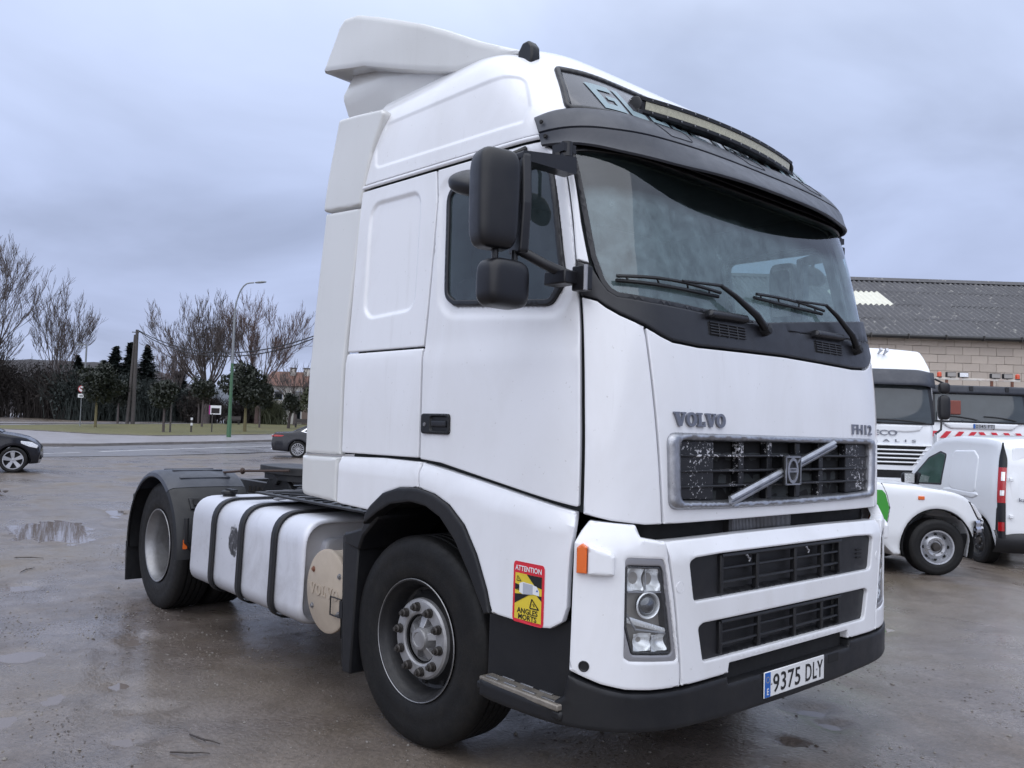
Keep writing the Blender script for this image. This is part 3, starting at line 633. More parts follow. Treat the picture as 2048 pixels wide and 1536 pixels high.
# --- grille in the front flap
part('grille_frame', panel(S, gr_o, holes=[gr_i], th=.05, res=.05, rim=.022, off=.022), M['chrome'], FP, smooth=60)
def peel():
    m, t, b = nmat('peeling_black_paint'); n1 = mnoise(t, 60, 6, .7, .2); n2 = mnoise(t, 5.0, 3)
    ad = N(t, 'ShaderNodeMath', operation='MULTIPLY_ADD'); ad.inputs[1].default_value = .55; L(t, n2, ad.inputs[0]); L(t, n1, ad.inputs[2])
    k = mramp(t, ad.outputs[0], [(.905, 0), (.92, 1)]); L(t, mmix(t, k, (.007, .007, .009), (.62, .62, .65)), b.inputs['Base Color']); b.inputs['Roughness'].default_value = .45; mbump(t, b, k, -.4, .003); return m
M['peel'] = peel()
GI = part('grille_insert', panel(S, [tuple(q) for q in oloop(gr_i, -.01)], th=.004, res=.09, off=-.055), M['void'], FP)
for sgn in (-1, 1):
    part('grille_plate', panel(S, rpoly([(sgn*.58, 1.30), (sgn*.58, 1.553), (sgn*.828, 1.553), (sgn*.815, 1.31)][::-sgn], .01), th=.03, res=.05, rim=.006, off=-.012), M['peel'], FP)
for z in (1.360, 1.425, 1.490):
    part('grille_slat', panel(S, [(-.82, z-.006), (.82, z-.006), (.82, z+.006), (-.82, z+.006)], th=.05, res=.09, rim=.005, off=-.002), M['peel'], FP)
for u in (-.37, -.14, .11, .33):
    part('grille_post', panel(S, [(u-.021, 1.292), (u+.021, 1.292), (u+.021, 1.552), (u-.021, 1.552)], th=.03, res=.07, rim=.005, off=-.014), M['peel'], FP)
m = MB(); a0 = Vector(S(-.50, 1.295))+Vector((.012, 0, 0)); a1 = Vector(S(.40, 1.550))+Vector((.012, 0, 0)); dr = (a1-a0).normalized(); up = dr.cross(Vector((1, 0, 0))); up = -up if up.z < 0 else up
pr = [(-.022, 0), (-.022, .012), (-.010, .022), (-.004, .022), (-.003, .014), (.003, .014), (.004, .022), (.010, .022), (.022, .012), (.022, 0)]
vs = [a+up*p0+Vector((p1, 0, 0)) for a in (a0, a1) for p0, p1 in pr]; n = len(pr); m.add(vs, [(i, i+1, n+i+1, n+i) for i in range(n-1)]+[tuple(range(n)), tuple(range(2*n-1, n-1, -1))]); part('grille_bar', m, M['chrome'], FP, smooth=20)
ec = Vector(S(-.03, 1.424))+Vector((.030, 0, 0)); m = MB(); m.box(ec, (.02, .13, .135)); EM = part('emblem', m, M['ink'], FP, bevel=.006)
fx = lambda a, b, h: ec+Vector((.010+h, a, b))
def ring(m, c, rx, rz, wd, h0, h1, n=32, a0=0, a1=6.2832):
    k = n if a1-a0 > 6.28 else n; vs = []
    for i in range(n+1):
        a = a0+(a1-a0)*i/n
        for s_, h in ((1, h0), (1, h1), (0, h1), (0, h0)): vs.append(fx(c[0]+math.cos(a)*(rx-wd*(1-s_)), c[1]+math.sin(a)*(rz-wd*(1-s_)), h))
    m.add(vs, [(i*4+j, i*4+j+1, i*4+5+j, i*4+4+j) for i in range(n) for j in range(3)])
m = MB(); ring(m, (-.008, 0), .047, .060, .014, 0, .008); m.prism([(-.040, -.008), (.026, -.008), (.026, .012), (-.040, .012)], fx, 0, .007); m.prism([(.034, .040), (.052, .058), (.056, .052), (.040, .032)], fx, 0, .007)
for q in ([(-.064, .060), (.064, .060), (.064, .067), (-.064, .067)], [(-.064, -.067), (.064, -.067), (.064, -.060), (-.064, -.060)], [(-.067, -.067), (-.060, -.067), (-.060, .067), (-.067, .067)], [(.060, -.067), (.067, -.067), (.067, .067), (.060, .067)]): m.prism(q, fx, 0, .006)
part('emblem_ring', m, M['chrome'], EM)
t = text_mesh('VOLVO', .013, .0, .0004, 'CENTER', 1.1); t.v = [fx(v.x-.008, v.y-.002, .0085) for v in t.v]; part('emblem_text', t, M['ink'], EM, smooth=0)
# slab-serif maker's name and type badge
def glyph(ch):
    if ch == 'V': return [[(0, 1), (.44, 1), (.44, .87), (.37, .87), (.55, .33), (.70, .87), (.62, .87), (.62, 1), (.96, 1), (.96, .87), (.89, .87), (.60, 0), (.36, 0), (.07, .87), (0, .87)]]
    if ch == 'L': return [[(0, 1), (.46, 1), (.46, .87), (.36, .87), (.36, .14), (.56, .14), (.60, .38), (.72, .38), (.72, 0), (0, 0), (0, .13), (.10, .13), (.10, .87), (0, .87)]]
def letters(word, u0, z0, w, h, surf, mat, parent, off=.012):
    adv = {'V': .98, 'O': .98, 'L': .80}; tot = sum(adv[c] for c in word); x = 0
    for c in word:
        m = MB(); fn = lambda a, b, hh: Vector(surf(u0+(x+a)*w/tot, z0+b*h))+fnormal(surf, u0, z0)*hh
        if c == 'O':
            n = 36; vs = []
            for i in range(n):
                a = 2*math.pi*i/n
                for rx, rz, hh in ((.45, .52, 0), (.45, .52, off), (.20, .34, off), (.20, .34, 0)): vs.append(fn(.47+rx*math.cos(a), .5+rz*math.sin(a), hh))
            m.add(vs, [(i*4+j, i*4+j+1, ((i+1) % n)*4+j+1, ((i+1) % n)*4+j) for i in range(n) for j in range(3)])
        else:
            for pl in glyph(c): m.prism(pl, fn, 0, off)
        part('letter', m, mat, parent, smooth=25); x += adv[c]
letters('VOLVO', -.862, 1.612, .345, .058, S, M['badge'], FP)
t = text_mesh('FH12', .075, .004, .001, 'LEFT', 1.1); wx = max(v.x for v in t.v); hy = max(v.y for v in t.v)
t.v = [Vector(S(.62+v.x*.245/wx, 1.606+v.y*.052/hy))+Vector((.004+v.z, 0, 0)) for v in t.v]; part('type_badge', t, M['badge'], FP, smooth=0)
# --- gap below the flap: radiator
RD = part('radiator', panel(S, rpoly([(-1.04, 1.10), (-1.04, 1.25), (1.04, 1.25), (1.04, 1.10)], 0), th=.01, res=.1, off=-.085), M['void'], TU)
for i in range(44):
    m = MB(); m.box((1.277, -.36+i*.0115, 1.178), (.016, .005, .075)); part('fin', m, M['steel'], RD)
m = MB(); m.box((1.282, -.385, 1.18), (.03, .03, .11)); part('bracket', m, M['rimdark'], RD); m = MB(); m.box((1.285, .18, 1.215), (.02, 1.1, .02)); part('bracket', m, M['frame'], RD, bevel=.003)
# --- bumper
OB = .040
hl_o = rpoly([(-1.096, .700), (-1.098, 1.092), (-.934, 1.082), (-.920, 1.05), (-.852, .668), (-1.07, .685)], .02)
hl_i = rpoly([(-1.060, .716), (-1.089, .822), (-1.090, 1.055), (-.946, 1.048), (-.938, 1.03), (-.884, .702)], .014)
cnr = [(-1.284, .645), (-1.278, 1.14), (-1.258, 1.187), (-1.231, 1.226), (-1.041, 1.212), (-1.028, 1.165), (-.923, 1.148), (-.918, 1.12), (-.878, .915), (-.842, .664), (-.836, .567), (-.982, .571), (-1.085, .580), (-1.175, .602)]
bshelf = lambda u, z: -.035*ss(1.125, 1.225, z)
BC = pan('bumper_corner', cnr, M['bumperwhite'], r=.010, holes=[[tuple(q) for q in oloop(hl_o, .004)]], off=OB, rim=.009, th=.05, res=.045, bump=bshelf)
g1 = rpoly([(-.765, .897), (-.795, 1.06), (-.755, 1.074), (-.587, 1.080), (.587, 1.080), (.755, 1.074), (.795, 1.06), (.765, .897)], .025); g2 = rpoly([(-.70, .645), (-.735, .790), (-.70, .803), (.70, .803), (.735, .790), (.70, .645)], .025)
cen = [(-.917, 1.146), (-.4, 1.152), (.4, 1.152), (.917, 1.146), (.912, 1.12), (.872, .915), (.836, .664), (.830, .568), (.52, .570), (.515, .612), (-.515, .612), (-.52, .570), (-.830, .568), (-.836, .664), (-.872, .915), (-.912, 1.12)][::-1]
BM = pan('bumper', cen, M['bumperwhite'], both=False, r=.008, holes=[g1, g2], off=OB, rim=.007, th=.05, res=.05, bump=lambda u, z: -.028*ss(1.10, 1.15, z))[0]
for gp_, zs, us in ((g1, (.955, 1.012), (-.30, .02, .27)), (g2, (.695, .745), (-.28, .02, .27))):
    lo = min(q[1] for q in gp_); hi = max(q[1] for q in gp_)
    gi_ = part('lower_grille', panel(S, [tuple(q) for q in oloop(gp_, -.008)], th=.02, res=.06, rim=.006, off=.020, insets=[(rpoly([(-.565, lo+.012), (-.585, hi-.012), (.45, hi-.012), (.44, lo+.012)], .01), .030, .006)]), M['black'], BM, smooth=40)
    for z in zs:
        m = MB(); m.tube([Vector(S(-.565+1.005*i/8, z))+Vector((.022, 0, 0)) for i in range(9)], .007, 6); part('bar', m, M['black'], gi_)
    for u in us+(-.57, .445):
        m = MB(); c = Vector(S(u, (lo+hi)/2)); m.box(c+Vector((.020, 0, 0)), (.026, .022, hi-lo-.02)); part('post', m, M['black'], gi_, bevel=.004)
    m = MB(); m.tube([Vector(S(-.575+1.025*i/8, hi-.012))+Vector((.030, 0, 0)) for i in range(9)], .010, 6); part('bar', m, M['black'], gi_)
    if lo > .8:
        for u, z in ((-.38, 1.045), (.12, 1.046)):
            m = MB(); q = Vector(S(u, z))+Vector((.036, 0, 0)); m.tube([q+Vector((0, -.02, .012)), q+Vector((0, -.012, .016)), q, q+Vector((0, .012, -.002)), q+Vector((0, .004, -.016))], .004, 6); part('clip', m, M['silver'], gi_)
        for z in (.965, .985, 1.005):
            m = MB(); m.box(Vector(S(.655, z))+Vector((.023, 0, 0)), (.012, .05, .006)); part('slot', m, M['void'], gi_)
for u, z, pr in ((-.850, .963, BM), (.850, .963, BM)):
    q = Vector(S(u, z)); n_ = fnormal(S, u, z); m = MB(); m.lathe([(0, .0012), (.0205, .0012), (.0215, -.001), (.0225, .0012), (.0245, -.002)], q+n_*(OB), n_, 28); part('tow_eye_cover', m, M['bumperwhite'], pr)
for u, pr in ((-1.232, BC[0]), (1.232, BC[1])):
    q = Vector(S(u, .668)); n_ = fnormal(S, u, .668); m = MB(); m.lathe([(0, .0015), (.014, .0015), (.0165, .004), (.020, .004), (.022, -.002)], q+n_*OB, n_, 24); part('plug', m, M['black'], pr)
# side direction indicators
for k, sgn in enumerate((1, -1)):
    f = (lambda P: P) if sgn > 0 else mir
    o = part('indicator_housing', panel(S, rpoly(f([(-1.226, 1.020), (-1.226, 1.140), (-1.150, 1.110), (-1.137, 1.095), (-1.137, 1.020)]), .012), th=.045, res=.02, rim=.012, off=OB+.030), M['bumperwhite'], BC[k], smooth=50)
    part('indicator_lens', panel(S, rpoly(f([(-1.262, 1.026), (-1.262, 1.125), (-1.245, 1.142), (-1.228, 1.128), (-1.228, 1.026)]), .004), th=.05, res=.02, rim=.006, off=OB+.024), M['amber'], o, smooth=30)
# headlamps
def cover():
    m = glassmat('lamp_cover', (.9, .92, .93), .02, (.5, .5, .5), .02, 8.); return m
M['cover'] = cover()
for k, sgn in enumerate((1, -1)):
    f = (lambda P: P) if sgn > 0 else mir
    HLo = part('headlamp', panel(S, f(hl_o), holes=[[tuple(q) for q in oloop(f(hl_i), -.004)]], th=.05, res=.03, rim=.006, off=OB-.006), M['silver'], TU, smooth=40)
    part('black_surround', panel(S, [tuple(q) for q in oloop(f(hl_i), -.005)], holes=[[tuple(q) for q in oloop(f(hl_i), .008)]], th=.04, res=.03, rim=.004, off=OB-.012), M['trim'], HLo)
    part('lamp_body', panel(S, f(hl_i), th=.004, res=.03, off=-.012), M['lensdark'], HLo)
    def dish(u0, u1, z0, z1, dep, off, uc, zc, nm='reflector', mt=M['lens']):
        m = MB()
        def fn(a, b):
            u = lerp(u0, u1, a); z = lerp(z0, z1, b); e = max(abs(a-uc), abs(b-zc))*2; d = math.hypot(a-uc, b-zc)
            uu = u if sgn > 0 else -u
            return Vector(S(uu, z))+fnormal(S, uu, z)*(off-dep*max(0, 1-d*d*3.2))
        m.grid(fn, 16, 14); part(nm, m, mt, HLo, smooth=60)
    dish(-1.088, -1.012, .958, 1.046, .045, .022, .6, .5); dish(-1.008, -.936, .953, 1.040, .045, .022, .45, .5)
    dish(-1.050, -.975, .722, .790, .035, .020, .5, .55); dish(-.972, -.888, .716, .782, .030, .020, .5, .5)
    uc = -.990*sgn; q = Vector(S(uc, .898)); n_ = fnormal(S, uc, .898)
    m = MB(); m.lathe([(.050, .016), (.054, .022), (.050, .026), (.045, .022), (.042, .004)], q, n_, 40); part('lens_ring', m, M['lens'], HLo, smooth=60)
    m = MB(); m.lathe([(.044, -.004), (.040, .012), (.030, .024), (.016, .031), (0, .033)], q, n_, 36)
    gm = bpy.data.materials.get('projector_glass')
    if not gm:
        gm, t_, b_ = nmat('projector_glass'); L(t_, mmix(t_, mnoise(t_, 14, 2), (.01, .01, .012), (.16, .17, .19)), b_.inputs['Base Color']); b_.inputs['Roughness'].default_value = .03; b_.inputs['Metallic'].default_value = .6; b_.inputs['Coat Weight'].default_value = 1
    part('projector_lens', m, gm, HLo, smooth=80)
    m = MB()
    for i in range(26):
        t0 = i/26; t1 = (i+.85)/26
        def cn(t, b): 
            u = lerp(-1.085, -.898, t); zt = lerp(.862, .800, t); zb = lerp(.835, .782, t)-.02*ss(0, .25, t)*0; uu = u*sgn; return Vector(S(uu, lerp(zb, zt, b)))+fnormal(S, uu, .82)*(.018)
        m.add([cn(t0, 0), cn(t1, 0), cn(t1, 1), cn(t0, 1), (cn(t0, .5)+cn(t1, .5))/2+Vector((.005, 0, 0))], [(0, 1, 4), (1, 2, 4), (2, 3, 4), (3, 0, 4)])
    o = part('ribbed_indicator', m, M['lens'], HLo, smooth=0)
    m = MB(); m.tube([Vector(S(sgn*u, z))+Vector((.020, 0, 0)) for u, z in ((-1.089, .866), (-1.05, .806), (-.893, .780))], .005, 6); part('divider', m, M['silver'], HLo)
    m = MB(); m.tube([Vector(S(sgn*u, z))+Vector((.022, 0, 0)) for u, z in ((-1.088, .954), (-1.0, .950), (-.932, .947))], .004, 6); part('divider', m, M['silver'], HLo)
    m = MB(); m.tube([Vector(S(sgn*-1.010, z))+Vector((.020, 0, 0)) for z in (.955, 1.0, 1.044)], .0035, 6); part('divider', m, M['silver'], HLo)
    part('cover_glass', panel(S, f(hl_i), th=.003, res=.05, rim=.002, off=OB-.010), M['cover'], HLo, smooth=60)
# --- black lower valance, step, number plate
val = [(-1.765, .430), (-1.765, .505), (-1.66, .50), (-1.36, .50), (-1.30, .545), (-1.288, .632), (-1.175, .592), (-1.085, .570), (-.982, .561), (-.836, .557), (-.53, .560), (-.525, .53), (0, .53)]
vb = [(-1.765, .430), (-1.69, .425), (-1.36, .428), (-1.255, .428), (-1.08, .415), (-.83, .402), (-.4, .388), (0, .384)]
vp = val+mir(val)[1:]+[(-q[0], q[1]) for q in vb[1:]]+vb[1:-1][::-1]
VA = pan('lower_valance', vp[::-1], M['black'], both=False, r=.006, off=.046, rim=.014, th=.06, res=.05)[0]
m = MB(); m.box((1.33, 0, .57), (.04, 1.04, .11)); part('tow_recess', m, M['void'], TU)
m = MB(); m.box((1.385, .36, .50), (.03, .10, .04)); part('tow_slot', m, M['void'], VA)
pl = Vector((1.404, -.005, .4755)); m = MB(); m.box(pl, (.006, .524, .114)); NP = part('number_plate', m, M['platew'], TU, bevel=.004)
px = lambda a, b, h: pl+Vector((.0036+h, a, b))
m = MB(); m.prism([(-.259, -.054), (-.214, -.054), (-.214, .054), (-.259, .054)], px, 0, .001); part('blue_band', m, M['blue'], NP)
t = text_mesh('E', .040, 0, .0008, 'CENTER'); t.v = [px(v.x*.9-.2365, v.y-.043, .0017) for v in t.v]; part('country_letter', t, M['stickwht'], NP, smooth=0)
M['euyel'] = simple('ring_yellow', (.65, .5, .05), .5)
for k in range(12):
    a = 2*math.pi*k/12; m = MB(); m.lathe([(0, .0012), (.0022, .0012)], px(-.2365+.0125*math.cos(a), .022+.0125*math.sin(a), 0), (1, 0, 0), 5); part('star', m, M['euyel'], NP)
t = text_mesh('9375', .105, 0, .0012, 'LEFT', 1.06); wx = max(v.x for v in t.v); hy = max(v.y for v in t.v); t.v = [px(-.195+v.x*.235/wx, -.040+v.y*.080/hy, .0012) for v in t.v]; part('plate_digits', t, M['ink'], NP, smooth=0)
t = text_mesh('DLY', .105, 0, .0012, 'LEFT', 1.10); wx = max(v.x for v in t.v); t.v = [px(.082+v.x*.165/wx, -.040+v.y*.080/hy, .0012) for v in t.v]; part('plate_letters', t, M['ink'], NP, smooth=0)
for y in (-.205, .19):
    m = MB(); m.lathe([(0, .003), (.004, .002), (.005, 0)], px(y, 0, 0), (1, 0, 0), 10); part('screw', m, M['steel'], NP)
# --- wipers
def SP(u, z, o): return Vector(S(u, z))+fnormal(S, u, z)*o
for (piv, elb, a, b, nm) in (((-.165, 2.075), (-.505, 2.236), (-1.10, 2.196), (-.50, 2.195), 0), ((.735, 2.060), (.445, 2.262), (-.20, 2.229), (.43, 2.222), 1)):
    m = MB(); m.tube([SP(*piv, .02), SP(lerp(piv[0], elb[0], .3), lerp(piv[1], elb[1], .3), .045), SP(lerp(piv[0], elb[0], .75), lerp(piv[1], elb[1], .75), .045), SP(*elb, .035)], [.020, .017, .012, .009], 8)
    m.tube([SP(*elb, .035), SP(lerp(elb[0], a[0], .45), lerp(elb[1], a[1], .45)+.004, .030)], [.008, .006], 6)
    W = part('wiper', m, M['black'], TU, smooth=50)
    m = MB(); m.lathe([(0, .05), (.022, .045), (.028, .02), (.03, 0)], SP(*piv, 0), fnormal(S, *piv), 16); part('pivot', m, M['black'], W)
    m = MB(); m.tube([SP(lerp(b[0], a[0], i/10), lerp(b[1], a[1], i/10), .008) for i in range(11)], .009, 6); m.tube([SP(lerp(b[0], a[0], i/10), lerp(b[1], a[1], i/10)+.012+.012*math.sin(math.pi*i/10), .024) for i in range(11)], .008, 6); part('blade', m, M['black'], W)
    for i in (1, 3.5, 6.5, 9):
        m = MB(); m.tube([SP(lerp(b[0], a[0], i/10), lerp(b[1], a[1], i/10), .006), SP(lerp(b[0], a[0], (i+.4)/10), lerp(b[1], a[1], i/10)+.018, .022)], .004, 5); part('claw', m, M['black'], W)
# --- side skirts
sk_t = lambda u: interp(u, [-3.05, -2.655, -2.304, -2.131, -1.866, -1.532, -1.284], [1.387, 1.397, 1.390, 1.366, 1.329, 1.282, 1.244])
skb = lambda u, z: -.020*ss(sk_t(u)-.045, sk_t(u), z)
arch = [(-1.722, .785), (-1.756, .877), (-1.832, 1.017), (-1.928, 1.138), (-2.045, 1.217), (-2.164, 1.258), (-2.296, 1.276)]
SKf = pan('front_skirt', [(-2.300, 1.398), (-2.131, 1.378), (-1.866, 1.342), (-1.532, 1.294), (-1.284, 1.256), (-1.281, 1.20), (-1.296, 1.10), (-1.302, 1.0), (-1.304, .88), (-1.322, .82, .02), (-1.375, .787), (-1.43, .78)]+arch, M['white'], r=.008, off=.024, rim=.007, th=.03, res=.045, bump=skb)
pan('rear_skirt', [(-3.078, 1.135), (-3.075, 1.392), (-2.655, 1.404), (-2.306, 1.400), (-2.303, 1.277), (-2.461, 1.266), (-2.596, 1.230), (-2.71, 1.156), (-2.742, 1.127)][::-1], M['white'], r=.008, off=.024, rim=.007, th=.03, res=.05, bump=lambda u, z: -.016*ss(1.345, 1.39, z))
arch_i = [(-1.755, .772), (-1.862, .92), (-1.98, 1.061), (-2.10, 1.155), (-2.22, 1.196), (-2.347, 1.205), (-2.52, 1.178), (-2.635, 1.128), (-2.77, 1.050)]
arch_o = arch+[(-2.461, 1.266), (-2.596, 1.230), (-2.71, 1.156), (-2.760, 1.110)]
pan('wheel_arch_trim', arch_o+arch_i[::-1], M['black'], r=.004, off=.040, rim=.010, th=.06, res=.04)
pan('step_well', [(-1.80, .40), (-1.80, .82), (-1.26, .82), (-1.26, .56), (-1.29, .40)][::-1], M['black'], r=.01, off=-.03, rim=.01, th=.02, res=.07)
for sgn in (-1, 1):
    m = MB(); m.box((.895, sgn*1.212, .500), (.48, .15, .026)); ST = part('step', m, M['step'], TU, bevel=.006)
    for i in range(4):
        for j in range(3):
            mm = MB(); mm.box((.72+i*.115+(j % 2)*.05, sgn*(1.165+j*.05), .515), (.075, .014, .006)); part('tread_bar', mm, M['steel'], ST, bevel=.002)
    m = MB(); m.box((.88, sgn*1.215, .466), (.52, .12, .04)); part('step_riser', m, M['black'], TU, bevel=.012)
# warning sticker on the near skirt
SK = SKf[0]; stk = lambda a, b, h: Vector(S(-1.584+a*.180, .782+b*.248))+fnormal(S, -1.5, .9)*(.0255+h)
def poly3(P, h, mat, name, r=0):
    P = densify(rpoly(P, r) if r else P, .12); m = MB(); n = len(P); m.add([stk(a, b, h) for a, b in P], [tuple(range(n))]); return part(name, m, mat, STK, smooth=0)
P = densify(rpoly([(0, 0), (1, 0), (1, 1), (0, 1)], .09), .12); m = MB(); m.prism(P, stk, 0, .0008); STK = part('warning_sticker', m, M['stickred'], SK, smooth=0)
poly3([(.07, .055), (.93, .055), (.93, .81), (.07, .81)], .0014, M['stickyel'], 'yellow_field')
poly3([(.45, .81), (.93, .81), (.93, .62), (.72, .645)], .0019, M['ink'], 'black_ray'); poly3([(.07, .53), (.07, .63), (.42, .60), (.42, .575)], .0019, M['ink'], 'black_ray'); poly3([(.07, .30), (.07, .46), (.60, .495), (.50, .47)], .0019, M['ink'], 'black_ray'); poly3([(.78, .50), (.93, .50), (.93, .42)], .0019, M['ink'], 'black_ray')
poly3([(.22, .50), (.22, .645), (.34, .675), (.68, .665), (.68, .51), (.34, .475)], .0024, M['stickwht'], 'truck_picture'); poly3([(.66, .51), (.66, .655), (.78, .645), (.86, .57), (.86, .50)], .0026, M['stickwht'], 'truck_picture'); poly3([(.76, .56), (.80, .60), (.83, .565)], .003, M['blue'], 'truck_picture')
M['stickgrey'] = simple('sticker_grey', (.40, .42, .48), .4); poly3([(.34, .475), (.34, .66), (.66, .655), (.66, .50)], .0028, M['stickgrey'], 'truck_picture')
for c, s_ in (((.72, .345), .14), ((.20, .72), .075), ((.17, .555), .05)):
    for a, b in (((-1, -.7), (1, -.7)), ((1, -.7), (-.6, .8)), ((-.6, .8), (-1, -.7)), ((-.35, .1), (.0, -.35))):
        d = (Vector(b)-Vector(a)).normalized(); nn = Vector((-d.y, d.x))*.10; A = Vector(a); B = Vector(b); poly3([tuple(Vector(c)+Vector((q.x*s_, q.y*s_*.72))) for q in (A-nn, B-nn, B+nn, A+nn)], .0026, M['ink'], 'triangle_mark')
for tx, b0, hh, wd_, mt in (('ATTENTION', .855, .085, .84, 'stickwht'), ('ANGLES', .165, .085, .66, 'ink'), ('MORTS', .065, .085, .60, 'ink')):
    t = text_mesh(tx, 1, 0, .02, 'CENTER'); wx = max(v.x for v in t.v); hy = max(v.y for v in t.v); t.v = [stk(.5+v.x/wx*wd_/2, b0+v.y/hy*hh, .0026) for v in t.v]; part('sticker_text', t, M[mt], STK, smooth=0)

# --- generic closed shell from a side outline: two rounded sides and a band across
def shell(outline, hw, rim=.06, res=.08, crown=.0, nmid=8, holes=(), sides=(-1, 1), r=0, band=True, axis=None):
    P = densify(rpoly(outline, r), res*.8); m = MB()
    for s_ in sides:
        F = lambda a, b, s_=s_: Vector((a, s_*hw(a, b), b))
        pm = panel(F, P, holes=holes, th=.02, res=res, rim=rim, flip=(s_ > 0)); m.add(pm.v, pm.f)
    if band:
        A = np.array(P); n2 = (A-oloop(P, .01))/.01; k = len(P); vs = []; FR = lambda a, b: Vector((a, hw(a, b), b))
        for (a, b), nn in zip(P, n2):
            E1 = FR(a, b)+fnormal(FR, a, b)*rim; h = E1.y
            for j in range(nmid+1):
                t = -1+2*j/nmid; c = crown*(1-t*t); vs.append((E1.x+nn[0]*c, h*t, E1.z+nn[1]*c))
        w = nmid+1; m.add(vs, [(i*w+j, i*w+j+1, ((i+1) % k)*w+j+1, ((i+1) % k)*w+j) for i in range(k) for j in range(nmid)])
    return m
# --- cab lining, seats, dashboard (seen through the glass)
SI = lambda u, z: Vector(S(u, z))-fnormal(S, u, z)*.055
wbig = [tuple(q) for q in oloop(win, -.01)]; ghole = [tuple(q) for q in oloop(rpoly(gp, .05), .012)]
part('cab_lining', panel(SI, [(-3.04, 1.25), (3.04, 1.25), (3.04, 2.96), (-3.04, 2.96)], holes=[wbig, mir(wbig), ghole], th=.005, res=.10, rim=.004), M['intlight'], TU, smooth=60)
m = MB(); m.box((.25, 0, 1.27), (1.9, 2.3, .03)); part('cab_floor', m, M['interior'], TU); m = MB(); m.box((.1, 0, 2.95), (1.4, 2.2, .02)); part('cab_ceiling', m, M['intlight'], TU)
m = MB(); m.box((-.30, 0, 2.1), (.03, 2.3, 1.7)); part('sleeper_curtain', m, M['interior'], TU)
dp = [(.62, 1.35), (.62, 1.80), (.70, 1.93), (.86, 2.00), (1.02, 2.02), (1.16, 1.99), (1.16, 1.35)]
m = MB(); m.prism(dp, lambda a, b, h: Vector((a, h, b)), -1.12, 1.12); DB = part('dashboard', m, M['interior'], TU, bevel=.02)
m = MB(); m.box((.93, -.25, 2.06), (.16, .26, .11)); m.box((.90, .35, 2.045), (.12, .22, .07)); part('dash_box', m, M['intlight'], DB, bevel=.015)
m = MB(); n = 28; c = Vector((.50, .62, 1.98)); ax = Vector((-.75, 0, .66)).normalized(); e1 = Vector((0, 1, 0)); e2 = ax.cross(e1); m.tube([c+(e1*math.cos(2*math.pi*i/n)+e2*math.sin(2*math.pi*i/n))*.22 for i in range(n+1)], .016, 8); m.tube([c-e1*.21, c, c+e1*.21], .016, 6); m.tube([c, c-ax*.25], .03, 8); part('steering_wheel', m, M['interior'], TU)
for sgn in (-1, 1):
    m = MB(); m.box((.15, sgn*.62, 1.62), (.48, .50, .16)); m.box((-.08, sgn*.62, 2.02), (.14, .48, .75), Matrix.Rotation(R_(-10), 3, 'Y')); m.box((-.15, sgn*.62, 2.50), (.10, .28, .22)); part('seat', m, M['interior'], TU, bevel=.05, seg=3)
# --- back wall
m = MB(); m.box((-.675, 0, 2.28), (.03, 2.30, 2.20)); part('cab_back', m, M['cream'], TU)
# --- side fairings behind the cab
pan('side_fairing', [(-3.505, 1.392), (-3.478, 2.838), (-3.055, 2.802), (-3.098, 2.0), (-3.094, 1.398)][::-1], M['cream'], r=.008, res=.08, off=.006, rim=.014, bump=lambda u, z: -.004*ss(1.935, 1.965, z))
pan('lower_fairing', [(-3.495, 1.15, .06), (-3.502, 1.380), (-3.092, 1.386), (-3.086, 1.136)], M['cream'], r=.010, res=.07, off=.026, rim=.016)
FE = lambda x, z: Vector((x, -1.247*(SY(min(z, 2.85))-.025*ss(2.85, 3.45, z)), z))
FEl = lambda x, z: Vector((x, 1.247*(SY(min(z, 2.85))-.025*ss(2.85, 3.45, z)), z))
ear = rpoly([(-1.085, 2.852), (-.650, 2.815), (-.575, 3.11), (-.475, 3.325), (-.52, 3.350), (-.78, 3.388), (-1.0, 3.412), (-1.045, 3.17)], .03)
for F, fl in ((FE, False), (FEl, True)): part('upper_fairing', panel(F, ear, th=.03, res=.07, rim=.016, off=.006, flip=fl), M['cream'], TU, smooth=45)
def zk(x): return lerp(3.64, 3.50, ss(-1.1, .2, x))
hwN = lambda x, z: 1.035-.30*abs(z-zk(x))
part('deflector_base', shell([(-1.215, 3.66), (-1.175, 3.44), (-.6, 3.38), (.45, 3.30), (.45, 3.40), (.02, 3.47), (-.35, 3.60), (-.85, 3.76), (-1.16, 3.80)], hwN, rim=.012, res=.05, nmid=6), M['cream'], TU, smooth=35)
hwD = lambda x, z: 1.10-.05*ss(-.9, .5, x)-.025*ss(3.75, 4.15, z)
DF = part('roof_deflector', shell([(-1.375, 3.845), (-.98, 3.748), (-.86, 3.722), (-.60, 3.630), (-.374, 3.553), (.02, 3.43), (.56, 3.375), (.20, 3.545), (-.05, 3.68), (-.29, 3.80), (-.74, 4.00), (-1.0, 4.105, .1), (-1.16, 4.135, .05), (-1.225, 4.10)], hwD, rim=.022, res=.05, crown=.03, nmid=10), M['cream'], TU, smooth=40)
